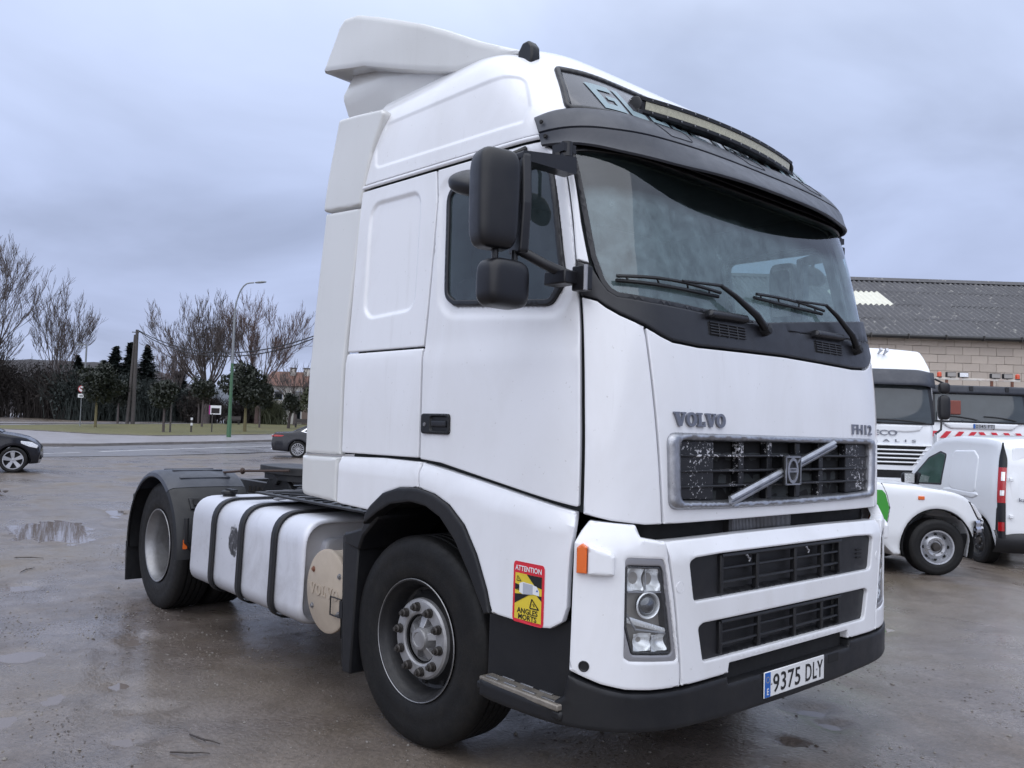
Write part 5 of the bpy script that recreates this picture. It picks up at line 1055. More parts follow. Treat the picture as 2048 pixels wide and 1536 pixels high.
for s_ in (-1, 1):
    F = lambda a, b, s_=s_: Vector((a, s_*hwS(a, b), b)); part('tail_lamp', panel(F, rpoly([(-2.50, .86), (-2.50, .945), (-2.12, .93), (-2.08, .905), (-2.2, .87)], .015), th=.01, res=.05, off=.008, flip=s_ > 0), M['red'], SA, smooth=50)
    m = MB(); m.box((-2.56, s_*.60, .885), (.06, .44, .07)); part('tail_lamp', m, M['red'], SA, bevel=.02); m = MB(); m.box((-2.58, s_*.58, .33), (.06, .20, .06)); part('exhaust_trim', m, M['carchrome'], SA, bevel=.015)
    m = rbox_grid((.85, s_*1.0, 1.06), (.16, .20, .13), 3, 6); part('door_mirror', m, M['cargrey'], SA, smooth=80)
m = MB(); m.box((-2.585, 0, .70), (.02, .52, .11)); part('number_plate', m, M['platew'], SA); m = MB(); m.box((-2.57, 0, .945), (.04, 1.1, .02)); part('boot_trim', m, M['carchrome'], SA)
# black hatchback entering from the left (its nose shows)
bp = [(-2.05, .34), (-2.10, .55), (-2.08, .80), (-1.98, 1.0), (-1.75, 1.30), (-1.55, 1.42), (-.9, 1.47), (-.2, 1.46), (.35, 1.36), (1.05, 1.02), (1.35, .965), (1.62, .90), (1.80, .80), (1.92, .66), (1.95, .50), (1.92, .33)]
HA, hwH = sedan('black_hatchback', M['carblack'], bp, .90, 2.62, -1.28, .325, .235, 5, [(-1.6, 1.10), (-1.45, 1.34), (-.8, 1.40), (-.2, 1.39), (.25, 1.31), (.85, 1.03), (-.9, 1.0)], [(-1.98, 1.02), (-1.85, 1.2), (-1.68, 1.38)], [(.37, 1.35), (.7, 1.20), (1.05, 1.03)], .95)
place(HA, -13.25, 21.05, R_(76)); HA.location = Vector((-21.25, 1.0, 0))-Matrix.Rotation(R_(76), 3, 'Z') @ Vector((1.34, -.78, 0)); tag(HA, 'black hatchback car cut by the left edge, nose pointing right', 'car', 'cars at the roadside')
for s_ in (-1, 1):
    F = lambda a, b, s_=s_: Vector((a, s_*hwH(a, b), b)); part('headlamp', panel(F, rpoly([(1.48, .82), (1.74, .79), (1.88, .70), (1.86, .63), (1.68, .67), (1.50, .75)], .02), th=.01, res=.04, off=.008, flip=s_ > 0), M['lens'], HA, smooth=50)
    m = rbox_grid((.70, s_*.98, 1.02), (.14, .20, .13), 3, 6); part('door_mirror', m, M['carblack'], HA, smooth=80)
m = MB(); m.box((1.94, 0, .62), (.03, .9, .10)); part('grille', m, M['void'], HA, bevel=.01); m = MB(); m.box((1.95, 0, .40), (.03, 1.2, .13)); part('lower_grille', m, M['void'], HA, bevel=.02)

# --- white pickup, nose pointing right
PK = empty('pickup'); place(PK, 5.075, 9.98+.78, AR); tag(PK, 'white pickup with a green swoosh on its door, between the tractor unit and the van', 'pickup truck')
pw = .84; pr_ = .330
hwP = lambda x, z: pw-.05*ss(.95, 1.15, z)-.09*ss(.25, .66, x)-.03*ss(.5, .3, z)-.25*ss(1.05, 1.7, z)
arP = arc(0, pr_+.02, .425, -18, 198, 20)
ptop = [(-3.2, .55), (-3.2, 1.02), (-1.85, 1.05), (-1.82, 1.55, .1), (-1.65, 1.66, .15), (-1.35, 1.66, .1), (-.78, 1.10), (-.62, 1.075), (-.30, 1.055), (0, 1.02), (.20, .985), (.33, .935), (.44, .86), (.50, .78), (.60, .66), (.60, .60), (.47, .58)]
pbot = [(.46, .50)]+arP+[(-.50, .22), (-.62, .33), (-2.2, .36)]+arc(-2.65, pr_+.02, .43, -5, 185, 12)+[(-3.2, .45)]
part('body', shell(rpoly(ptop, 0)+pbot, hwP, rim=.035, res=.06, crown=.03, nmid=8), M['carwhite'], PK, smooth=40)
side_panel('door_graphic', [(-1.42, .45), (-1.42, .99), (-.66, .985), (-.62, .94), (-.575, .78), (-.60, .62), (-.70, .42), (-.76, .38), (-1.3, .38)], hwP, M['green'], PK, off=.003, r=.02)
side_panel('door_seam', [(-.665, 1.065), (-.650, 1.065), (-.595, .92), (-.563, .78), (-.588, .62), (-.69, .40), (-.70, .40), (-.60, .62), (-.577, .78), (-.608, .92)], hwP, M['rimdark'], PK, off=.0015, th=.003, r=0)
side_panel('side_window', [(-1.70, 1.12), (-1.68, 1.52), (-1.40, 1.53), (-.95, 1.12)], hwP, M['carglass'], PK, off=.006, r=.03)
band_panel('windscreen', [(-1.32, 1.63), (-1.05, 1.36), (-.80, 1.12)], .56, .68, M['carglass'], PK)
for s_ in (-1, 1):
    car_wheel(PK, (0, s_*(pw-.12), pr_), pr_, .235, .195, s_, 'steel'); car_wheel(PK, (-2.65, s_*(pw-.12), pr_), pr_, .235, .195, s_, 'steel')
    m = MB(); m.lathe([(.42, -.2), (.42, .16)], (0, s_*(pw-.19), pr_+.02), (0, 1, 0), 24, R_(-110), R_(110)); part('wheel_liner', m, M['void'], PK)
    m = MB(); m.box((-.20, s_*(hwP(-.2, .92)+.004), .905), (.075, .016, .042)); part('side_indicator', m, M['amber'], PK, bevel=.006)
    F = lambda a, b, s_=s_: Vector((a, s_*hwP(a, b), b))
    o = part('headlamp', panel(F, rpoly([(.385, .865), (.45, .84), (.555, .71), (.555, .665), (.50, .69)], .012), th=.02, res=.03, off=.006, rim=.008, flip=s_ > 0), M['lens'], PK, smooth=50)
    part('lamp_edge', panel(F, rpoly([(.365, .885), (.395, .875), (.51, .685), (.575, .655), (.575, .640), (.495, .668)], .005), th=.02, res=.03, off=.005, flip=s_ > 0), M['trim'], o)
    m = MB(); m.lathe([(0, .02), (.012, .02), (.02, .0)], (-.60, s_*(pw+.0), 1.0), (0, s_, 0), 8); 
    c = Vector((-.86, s_*(pw+.09), 1.17)); part('door_mirror', rbox_grid(c, (.12, .20, .15), 3, 7), M['black'], PK, smooth=80)
m = MB(); m.grid(lambda a, b: Vector((.585-.12*(2*a-1)**4, -.72+1.44*a, .68+.16*b)), 12, 2); m.box((.55, 0, .70), (.06, 1.0, .14)); part('grille', m, M['carchrome'], PK, bevel=.01)
def bumper_pt(a, b):
    t = -1+2*a; y = t*.86; x = .690-.26*abs(t)**5; pr = [(-.05, .655), (.0, .66), (.015, .63), (.005, .585), (.022, .56), (.015, .52), (-.05, .50)]
    k = b*(len(pr)-1); i = min(int(k), len(pr)-2); f = k-i; return Vector((x+lerp(pr[i][0], pr[i+1][0], f), y, lerp(pr[i][1], pr[i+1][1], f)))
m = MB(); m.grid(bumper_pt, 36, 12); part('front_bumper', m, M['carchrome'], PK, smooth=30)
m = MB(); m.grid(lambda a, b: Vector((.62-.34*abs(-1+2*a)**5-.10*b, (-1+2*a)*.82, .50-.22*b)), 24, 3); part('air_dam', m, M['black'], PK, smooth=40)
m = MB(); m.box((-1.0, 0, .30), (2.6, 1.2, .14)); part('underbody', m, M['void'], PK)

# --- white panel van, seen from its rear left corner
VN = empty('panel_van'); place(VN, 6.69+.87, 12.0, AF, -.13); tag(VN, 'white panel van with tall red tail lamp and black rear bumper, right edge', 'van')
vw = .87
hwV = lambda x, z: vw-.07*ss(.95, 1.75, z)-.03*ss(.45, .25, z)-.03*ss(-.35, -.56, x)-.14*ss(2.5, 3.1, x)
vR = .315
vtop = [(-.56, .36), (-.585, .50), (-.575, 1.0), (-.545, 1.45), (-.50, 1.66), (-.42, 1.75), (-.1, 1.785), (.6, 1.80), (1.05, 1.78), (1.35, 1.71), (1.75, 1.45), (2.12, 1.10), (2.3, 1.04), (2.75, .93), (2.98, .74), (3.02, .5), (2.98, .3)]
vbot = [(2.72, .24)]+arc(2.33, vR, .37, -10, 190, 12)+[(1.93, .22), (.39, .22)]+arc(0, vR, .37, -10, 190, 12)+[(-.40, .26)]
vin = rpoly([(.02, .98), (.05, 1.52), (.18, 1.60), (.62, 1.58), (.70, 1.50), (.70, 1.0), (.62, .95)], .06)
part('body', shell(vtop+vbot, hwV, rim=.06, res=.06, crown=.03, nmid=10), M['carwhite'], VN, smooth=40)
vin = rpoly([(.03, 1.02), (.03, 1.50), (.16, 1.60), (.70, 1.585), (.76, 1.50), (.78, 1.05), (.68, .99), (.12, .97)], .08)
for s_ in (-1, 1):
    F = lambda a, b, s_=s_: Vector((a, s_*hwV(a, b), b))
    part('side_pressing', panel(F, vin, th=.006, res=.05, rim=.02, off=.010, flip=s_ > 0), M['carwhite'], VN, smooth=60)
    part('pressing_sill', panel(F, rpoly([(-.05, .955), (.0, 1.0), (.75, 1.02), (.95, 1.0), (.90, .925), (.1, .90)], .03), th=.006, res=.05, rim=.025, off=.012, flip=s_ > 0), M['carwhite'], VN, smooth=60)
    o = part('front_window', panel(F, rpoly([(1.02, 1.06, .02), (.96, 1.50, .04), (1.12, 1.53, .06), (1.45, 1.42, .1), (1.88, 1.10, .06), (1.92, 1.02, .03)], .03), th=.006, res=.06, rim=.004, off=.010, flip=s_ > 0), M['glassgreen'], VN, smooth=60)
    part('window_frame', panel(F, rpoly([(.99, 1.035), (.93, 1.52), (1.12, 1.56), (1.47, 1.45), (1.93, 1.11), (1.97, 1.0)], .04), th=.006, res=.06, rim=.006, off=.005, flip=s_ > 0), M['trim'], o, smooth=60)
    part('pillar_block', panel(F, rpoly([(1.70, 1.0), (1.62, 1.18), (1.75, 1.20), (1.95, 1.05), (1.96, .98)], .03), th=.02, res=.05, rim=.01, off=.018, flip=s_ > 0), M['black'], VN)
    c = Vector((1.83, s_*(vw+.12), 1.09)); part('door_mirror', rbox_grid(c, (.13, .20, .19), 3.4, 8), M['black'], VN, smooth=80); m = MB(); m.box(c+Vector((-.066, 0, 0)), (.004, .16, .15)); part('mirror_glass', m, M['lens'], VN)
    m = MB(); m.tube([c, c+Vector((0, -s_*.12, -.03))], .025, 8); part('mirror_stalk', m, M['black'], VN)
    car_wheel(VN, (0, s_*(vw-.10), vR), vR, .19, .195, s_, 'steel', rm='rimdark'); car_wheel(VN, (2.33, s_*(vw-.10), vR), vR, .19, .195, s_, 'steel', rm='rimdark')  # dark rim colour stands in for the shadow over the van's wheels
    m = MB(); m.lathe([(.365, -.12), (.365, .10)], (0, s_*(vw-.15), vR), (0, 1, 0), 24, R_(-105), R_(105)); part('wheel_liner', m, M['void'], VN)
    # tall tail lamp wrapped round the corner: dark top, red middle, dark foot
    def TL(a, b, s_=s_):  # a: 0 on the rear face -> 1 on the side
        ang = a*math.pi/2; r0 = .075; x0 = -.592+.06*ss(1.0, 1.7, b); return Vector((x0+r0*(1-math.cos(ang))+.10*ss(.8, 1, a)*0, s_*(hwV(-.5, b)+.034-r0*(1-math.sin(ang))), b))
    def tl(name, z0, z1, a0, a1, mt, par, lift=0.):
        m = MB(); m.grid(lambda a, b: TL(lerp(a0(lerp(z0, z1, b)), a1(lerp(z0, z1, b)), a), lerp(z0, z1, b))+Vector((-lift, s_*lift, 0)), 10, 14); return part(name, m, mt, par, smooth=60)
    one = lambda z: 1.; zz = lambda z: 0.
    T0 = tl('tail_lamp', .90, 1.38, zz, one, M['red'], VN, .006); T1 = tl('pillar_trim', 1.38, 1.72, lambda z: .45*ss(1.45, 1.72, z), lambda z: 1-.35*ss(1.45, 1.72, z), M['trim'], VN, .002); T2 = tl('lamp_foot', .42, .90, zz, one, M['trim'], VN, .0)
    tl('reversing_lens', 1.20, 1.32, lambda z: .15, lambda z: .55, M['lens'], T0, .010); tl('indicator_lens', 1.00, 1.07, lambda z: .15, lambda z: .6, M['lens'], T0, .010); tl('fog_lamp', .52, .64, lambda z: .1, lambda z: .8, M['red'], T2, .010)
    side_panel('rear_quarter_trim', [(-.52, .40), (-.52, .95), (-.46, .80), (-.44, .45)], hwV, M['trim'], VN, off=.008, sides=(s_,))
FRr = lambda y, z: Vector((-.59+.06*ss(1.0, 1.7, z)+.03*(y/.87)**4, y, z))
for s_ in (-1, 1):
    dp2 = [(-.715, .46), (-.73, 1.2), (-.66, 1.66), (-.02, 1.71), (-.02, .46)]; dp2 = dp2 if s_ > 0 else [(-q[0], q[1]) for q in dp2][::-1]
    ins = rpoly([(-.60, .98), (-.60, 1.50), (-.12, 1.55), (-.12, .98)] if s_ > 0 else [(.60, .98), (.12, .98), (.12, 1.55), (.60, 1.50)], .08)
    part('rear_door', panel(FRr, rpoly(dp2, .04), th=.02, res=.06, rim=.012, off=.004, flip=True, insets=[(ins, .012, .02)]), M['carwhite'], VN, smooth=50)
for yy in (.74,):
    for z in (.72, 1.22):
        m = MB(); m.box((-.612, yy, z), (.03, .05, .05)); part('hinge', m, M['carwhite'], VN, bevel=.008)
def vbump(a, b):
    t = -1+2*a; pr = [(-.585, .52), (-.635, .47), (-.65, .40), (-.63, .30), (-.56, .22)]; k = b*4; i = min(int(k), 3); f = k-i; return Vector((lerp(pr[i][0], pr[i+1][0], f)+.12*abs(t)**6, t*.90, lerp(pr[i][1], pr[i+1][1], f)))
m = MB(); m.grid(vbump, 30, 8); part('rear_bumper', m, M['trim'], VN, smooth=50)
rec = MB(); rec.box((-.606, .24, .70), (.012, .60, .17)); part('plate_recess', rec, M['carwhite'], VN, bevel=.02); m = MB(); m.box((-.617, .22, .675), (.008, .52, .11)); VP_ = part('number_plate', m, M['platew'], VN, bevel=.003)
m = MB(); m.box((-.622, .457, .675), (.002, .042, .104)); part('blue_band', m, M['blue'], VP_); t = text_mesh('1', .105, 0, .001, 'LEFT'); t.v = [Vector((-.6225, .40-v.x*.7, .636+v.y)) for v in t.v]; part('plate_digit', t, M['ink'], VP_, smooth=0)
t = text_mesh('kangoo', .09, .001, .001, 'LEFT'); wx = max(v.x for v in t.v); t.v = [Vector((-.608+v.z, .64-v.x*.34/wx, .925+v.y*.8)) for v in t.v]; part('model_badge', t, M['badge'], VN, smooth=0)
m = MB(); m.box((-.632, .0, .765), (.03, .22, .03)); part('door_handle', m, M['trim'], VN, bevel=.006); m = MB(); m.box((1.2, 0, .28), (3.2, 1.4, .14)); part('underbody', m, M['void'], VN)

# --- two lorries parked nose-out by the warehouse
def truck_front(zc): return lambda y, z: Vector((-.05*(z > 9)-.16*ss(zc, zc+1.2, z)-.14*(abs(y)/1.22)**4, y, z))
def lorry(root, W, zr, zsh):
    hw = lambda x, z: W-.02*ss(2., 3., z)-.10*ss(-.25, 0, x)
    out = [(-2.1, .95), (-2.1, zr-.15, .2), (-1.7, zr, .2), (-.75, zr, .2)]+zsh+[(0, 1.9), (0.02, .5), (-.5, .4)]
    part('cab', shell(rpoly(out, 0), hw, rim=.07, res=.14, crown=.05, nmid=10), M['carwhite'], root, smooth=40); return hw
I1 = empty('tractor_unit'); place(I1, 7.72, 17.55, AF+math.pi); tag(I1, 'white high-roof lorry behind the pickup, black visor over its windscreen', 'truck', 'lorries parked by the warehouse')
lorry(I1, 1.25, 3.66, [(-.55, 3.50), (-.30, 3.25), (-.18, 3.0), (-.06, 2.4)])
F1 = lambda y, z: Vector((.055-.14*ss(2.1, 3.2, z)-.10*(abs(y)/1.22)**4, y, z))
def fpan(nm, P, mt, par, off=.01, r=.03, th=.02, rim=.008, res=.1, F=None, **k): return part(nm, panel(F or F1, rpoly(P, r), th=th, res=res, rim=rim, off=off, **k), mt, par, smooth=50)
def sym(P): return P+[(-a, b) for a, b in P[::-1]]
fpan('windscreen', sym([(-1.08, 2.06), (-1.04, 2.92)][::-1]) if False else [(-1.12, 2.06), (1.12, 2.06), (1.06, 2.90), (-1.06, 2.90)], M['glasstruck'], I1); fpan('windscreen_seal', [(-1.19, 2.04), (1.19, 2.04), (1.15, 2.95), (-1.15, 2.95)], M['trim'], I1, off=.004)
def visor1(a, b): 
    y = -1.24+2.48*a; pr = [(3.20, .02), (3.17, .06), (3.0, .16), (2.90, .20), (2.86, .19), (2.88, .10), (2.92, .0)]; k = b*6; i = min(int(k), 5); f = k-i; z = lerp(pr[i][0], pr[i+1][0], f); e = 1-.7*ss(.95, 1.24, abs(y)); return F1(y, z)+Vector((lerp(pr[i][1], pr[i+1][1], f)*e, 0, -.05*ss(.8, 1.24, abs(y))))
m = MB(); m.grid(visor1, 40, 12); part('sun_visor', m, M['visor'], I1, smooth=35); m = MB(); m.tube([visor1((y+1.24)/2.48, b) + Vector((.004, 0, 0)) for y, b in ((-.30, .17), (-.34, .34), (-.38, .5), (-.40, .66))], .008, 5); part('visor_joint', m, M['void'], I1)
Gr1 = fpan('grille', [(-.70, 1.18), (-1.02, 1.60), (1.02, 1.60), (.70, 1.18)][::-1], M['void'], I1, off=.012)
for z in (1.245, 1.33, 1.415, 1.50, 1.60): m = MB(); w = interp(z, [1.18, 1.6], [.86, 1.28]); m.tube([F1(lerp(-w, w, i/12)*.98, z)+Vector((.025, 0, 0)) for i in range(13)], .017, 6); part('grille_bar', m, M['carwhite'], Gr1)
fpan('bumper_slot', [(-1.0, .92), (1.0, .92), (1.0, 1.08), (-1.0, 1.08)], M['void'], I1, off=.02); fpan('lower_bumper', [(-1.24, .38), (1.24, .38), (1.24, .90), (-1.24, .90)], M['carwhite'], I1, off=.05)
for tx, y0, z0, w, h, mt, sp in (('IVECO', -.36, 1.80, .72, .11, 'badge', 1.0), ('STRALIS', -.60, 1.665, 1.36, .055, 'badge', 2.0)):
    t = text_mesh(tx, .1, .004, .001, 'LEFT', sp); wx = max(v.x for v in t.v); hy = max(v.y for v in t.v); t.v = [F1(y0+v.x*w/wx, z0+v.y*h/hy)+Vector((.016+v.z, 0, 0)) for v in t.v]; part('maker_name' if tx == 'IVECO' else 'model_name', t, M[mt], I1, smooth=0)
fpan('front_pressing', [(-.85, 1.90), (-.95, 2.03), (.95, 2.03), (.85, 1.90), (.6, 1.87), (-.6, 1.87)][::-1], M['carwhite'], I1, off=.016, rim=.03)
m = MB(); m.tube([F1(lerp(-.2, .95, i/10), 2.13-.06*i/10)+Vector((.04, 0, .02*math.sin(i*.3))) for i in range(11)], .013, 6); part('wiper', m, M['black'], I1); m = MB(); m.tube([F1(lerp(-1.0, .0, i/10), 2.13-.06*i/10)+Vector((.04, 0, 0)) for i in range(11)], .013, 6); part('wiper', m, M['black'], I1)
M['teal'] = simple('teal_cloth', (.03, .30, .32), .6); m = MB(); m.box((.0, .35, 2.10), (.05, .7, .08)); m.box((.01, -.2, 2.09), (.05, .4, .06)); part('dashboard_cloth', m, M['teal'], I1, bevel=.02)
for s_ in (-1, 1):
    part('door_mirror', rbox_grid((-.12, s_*1.43, 2.42), (.16, .24, .52), 4, 7), M['mirror'], I1, smooth=80); part('wide_mirror', rbox_grid((-.12, s_*1.43, 2.83), (.16, .24, .24), 3, 6), M['mirror'], I1, smooth=80)
    m = MB(); m.tube([(-.12, s_*1.38, 2.17), (-.10, s_*1.36, 1.95), (-.08, s_*1.24, 1.86)], .022, 8); m.tube([(-.12, s_*1.43, 2.93), (-.15, s_*1.25, 3.02)], .022, 8); part('mirror_arm', m, M['mirror'], I1)
    m = MB(); m.lathe(tyre_prof(.5, .3, .29, False), (-1.35, s_*1.02, .5), (0, s_, 0), 32); m.lathe([(0, .1), (.29, .1)], (-1.35, s_*1.02, .5), (0, s_, 0), 24); part('wheel', m, M['rubber'], I1)
    m = MB(); m.box((-.12, s_*1.262, 1.72), (.16, .02, .30)); part('corner_vent', m, M['carwhite'], I1, bevel=.01)
m = MB(); m.box((-3.8, 0, .85), (4.2, .9, .3)); part('chassis', m, M['frame'], I1); m = rbox_grid((-.62, -.25, 3.66), (.3, .3, .05), 3, 6); part('roof_hatch', m, M['glasstruck'], I1)
m = MB(); m.lathe([(0, .05), (.035, .05), (.045, .0), (.02, -.12), (.02, -.25)], (-.40, .33, 3.62), (.9, 0, .45), 16); m.lathe([(0, .03), (.03, .03), (.04, .0), (.02, -.12), (.02, -.2)], (-.42, .22, 3.64), (.9, 0, .45), 16); part('air_horn', m, M['chrome'], I1)
I2 = empty('tipper_lorry'); place(I2, 11.35, 20.2, AF+math.pi); tag(I2, 'white low-cab lorry with red stripes and orange beacons on a roof bar', 'truck', 'lorries parked by the warehouse')
lorry(I2, 1.25, 3.05, [(-.30, 3.02), (-.17, 2.95), (-.06, 2.4)])
fpan('windscreen', [(-1.10, 2.20), (1.10, 2.20), (1.06, 2.88), (-1.06, 2.88)], M['glasstruck'], I2); fpan('windscreen_seal', [(-1.18, 2.18), (1.18, 2.18), (1.14, 2.92), (-1.14, 2.92)], M['trim'], I2, off=.004)
fpan('roof_visor', [(-1.22, 2.86), (1.22, 2.86), (1.16, 3.07), (-1.16, 3.07)], M['visor'], I2, off=.10, rim=.04, th=.10)
for y in (-.25, .62): m = MB(); m.box(F1(y, 3.0)+Vector((.11, 0, 0)), (.03, .09, .12)); part('visor_clip', m, M['trim'], I2, bevel=.01)
m = MB(); m.box((-.15, .0, 3.235), (.07, 2.06, .05)); RB = part('roof_bar', m, simple('rusty_white_bar', (.66, .63, .58), .6, dirt=(.28, .11, .05), dirtamt=.9, scale=9), I2, bevel=.006)
for y in (-.75, .35, .85): m = MB(); m.box((-.15, y, 3.14), (.05, .05, .16)); part('bar_post', m, M['rust'], RB)
for y in (-.98, .93):
    m = MB(); m.lathe([(.055, 0), (.055, .025), (.050, .03), (.052, .10), (.045, .125), (.02, .14), (0, .142)], (-.15, -y, 3.262), (0, 0, 1), 20); b_ = part('beacon', m, simple('beacon_orange', (.62, .07, .015), .3, coat=.4), RB); m = MB(); m.lathe([(.060, 0), (.060, .022), (0, .022)], (-.15, -y, 3.260), (0, 0, 1), 20); part('beacon_base', m, M['nut'], b_)
for y in (-.66, -.36, .42, .72):
    m = MB(); m.box((-.13, -y*-1, 3.335), (.09, .235, .125)); q = part('spot_lamp', m, M['black'], RB, bevel=.012); m = MB(); m.box((-.082, y, 3.335), (.008, .205, .098)); part('lens', m, M['lens'] if abs(y+.36) < .1 else M['lensdark'], q); m = MB(); m.tube([(-.14, y, 3.275), (-.14, y, 3.25)], .02, 6); part('foot', m, M['nut'], q)
fpan('front_pressing', [(-.75, 2.02), (-.95, 2.17), (.95, 2.17), (.75, 2.02)][::-1], M['carwhite'], I2, off=.014, rim=.03)
for i in range(8):
    y = -1.16+i*.30; s_ = 1 if i < 4 else -1; d = .07*s_
    fpan('warning_stripe', [(y-.065-d, 1.79), (y+.065-d, 1.79), (y+.065+d, 1.955), (y-.065+d, 1.955)], M['stickred'], I2, off=.018, r=0, th=.004, rim=.002)
q0 = F1(.04, 2.09)+Vector((.022, 0, 0)); m = MB(); m.box(q0, (.008, .52, .11)); P2 = part('number_plate', m, simple('dull_plate', (.36, .37, .40), .5), I2); m = MB(); m.box(q0+Vector((.005, -.235, 0)), (.003, .045, .105)); part('blue_band', m, M['blue'], P2)
t = text_mesh('0345 FTJ', .1, 0, .0005, 'LEFT'); wx = max(v.x for v in t.v); hy = max(v.y for v in t.v); t.v = [q0+Vector((.0055, -.205+v.x*.45/wx, -.04+v.y*.08/hy)) for v in t.v]; part('plate_text', t, M['ink'], P2, smooth=0)
for a, b in ((-1.0, -.12), (.05, .82)): m = MB(); m.tube([F1(lerp(a, b, i/8), 2.33-.09*(i/8)**2)+Vector((.04, 0, 0)) for i in range(9)], .014, 6); part('wiper', m, M['black'], I2)
M['orangeseat'] = simple('orange_box', (.20, .055, .04), .6); m = MB(); m.box((.045, -.72, 2.53), (.05, .42, .34)); part('cab_box', m, M['orangeseat'], I2, bevel=.02); m = MB(); m.box((.05, -.93, 2.32), (.05, .28, .22)); part('paper', m, M['stickwht'], I2, bevel=.01)
for s_ in (-1, 1):
    part('door_mirror', rbox_grid((-.15, s_*1.45, 2.45), (.16, .22, .45), 4, 6), M['mirror'], I2, smooth=80); m = MB(); m.lathe(tyre_prof(.5, .3, .29, False), (-1.35, s_*1.02, .5), (0, s_, 0), 32); m.lathe([(0, .1), (.29, .1)], (-1.35, s_*1.02, .5), (0, s_, 0), 24); part('wheel', m, M['rubber'], I2)
m = MB(); m.box((-4.2, 0, .85), (4.6, .9, .3)); part('chassis', m, M['frame'], I2); m = MB(); m.box((-4.6, 0, 1.5), (4.2, 2.3, .8)); part('tipper_body', m, M['carwhite'], I2, bevel=.03)

# ------------------------------------------------------------------ road, pavement, lawn
def strip(name, near, far, lift, mat, label, n=40, curb=None, kind='structure'):
    """a sheet between two lines of (R, D) points, laid on the terrain"""
    def at(P, t):
        k = t*(len(P)-1); i = min(int(k), len(P)-2); f = k-i; return (lerp(P[i][0], P[i+1][0], f), lerp(P[i][1], P[i+1][1], f))
    vs = []; nv = 10
    for i in range(n+1):
        a = at(near, i/n); b = at(far, i/n)
        for j in range(nv+1):
            q = cw(lerp(a[0], b[0], j/nv), lerp(a[1], b[1], j/nv)); vs.append((q.x, q.y, terrain(q.x, q.y)+lift))
    w = nv+1; fs = [(i*w+j, (i+1)*w+j, (i+1)*w+j+1, i*w+j+1) for i in range(n) for j in range(nv)]
    o = link(name, mesh(name, vs, fs), mat, smooth=60); tag(o, label, None, kind=kind); return o
def asphalt():
    m, t, b = nmat('wet_asphalt'); n = mnoise(t, .25, 6, .6); n2 = mnoise(t, 30, 4)
    c = mmix(t, n, (.115, .108, .112), (.175, .165, .168)); c = mmix(t, mramp(t, n2, [(.4, .4), (.6, 0)]), c, (.045, .043, .045)); L(t, c, b.inputs['Base Color'])
    L(t, mramp(t, mnoise(t, .4, 6), [(.35, .22), (.65, .5)]), b.inputs['Roughness']); mbump(t, b, n2, .3, .01); return m
M['asphalt'] = asphalt(); M['paving'] = simple('pale_wet_paving', (.25, .235, .24), .38, var=.25, scale=.8, bump=.2, bscale=12, dirt=(.12, .10, .09), dirtamt=.5)
M['kerb'] = simple('kerb_concrete', (.17, .155, .145), .6, var=.3, scale=2, bump=.2, dirt=(.07, .06, .05), dirtamt=.5)
M['roadwhite'] = simple('road_paint', (.62, .62, .63), .5, var=.12, scale=3, dirt=(.3, .28, .27), dirtamt=.4)
def grassmat():
    m, t, b = nmat('winter_lawn'); n = mnoise(t, .12, 5, .6, .6); n2 = mnoise(t, 2.2, 6, .65)
    c = mmix(t, n, (.080, .086, .026), (.150, .125, .052)); c = mmix(t, mramp(t, n2, [(.35, .5), (.62, 0)]), c, (.050, .055, .020)); L(t, c, b.inputs['Base Color']); b.inputs['Roughness'].default_value = .85; mbump(t, b, mnoise(t, 9, 5), .6, .05); return m
M['lawn'] = grassmat()
near_e = [(-50, 10), (-30, 22), (-17.23, 28.38), (-15.65, 30.24), (-14.04, 32.77), (-12.79, 36.42), (-11.62, 39.84), (-8.5, 47), (-3, 58), (4, 70)]
kerb_e = [(-50, 22), (-33, 31), (-23.5, 36.2), (-21.63, 38.2), (-20.0, 40.43), (-19.27, 44.89), (-18.08, 48.91), (-16.38, 55.48), (-13, 66), (-8, 80)]
lawn_e = [(-62, 50), (-46, 56), (-36.51, 59.96), (-33.62, 59.28), (-30.52, 57.45), (-27.36, 55.91), (-24.12, 56.14), (-22.16, 59.88), (-19.31, 65.72), (-13, 84)]
far_e = [(-75, 58), (-52, 63), (-41.26, 67.72), (-40.2, 71), (-39.23, 75.46), (-37.6, 79.5), (-35.94, 83.49), (-32.18, 94.36), (-30, 108), (-20, 120)]
fr2 = [(-80, 63), (-56, 69), (-45.35, 74.42), (-43.8, 78), (-42.38, 81.49), (-40.6, 86), (-38.94, 90.42), (-37.21, 103.62), (-35, 116), (-26, 130)]
strip('road', near_e, kerb_e, .012, M['asphalt'], 'wet asphalt road behind the yard')
strip('pavement', [(a-.10, b+.10) for a, b in kerb_e], lawn_e, .135, M['paving'], 'pale wet pavement beyond the road')
strip('lawn', lawn_e, far_e, .16, M['lawn'], 'winter lawn strip with young trees'); strip('far_road', far_e, fr2, .05, M['asphalt'], 'second road beyond the lawn')
off = lambda P, d: [(a, b+d) for a, b in P]
strip('far_kerb', off(far_e, .0), off(far_e, .8), .19, M['paving'], 'pale kerb of the far road', n=30); strip('far_pavement', off(fr2, -1.6), off(fr2, 2.2), .14, M['paving'], 'pale far pavement', n=30)
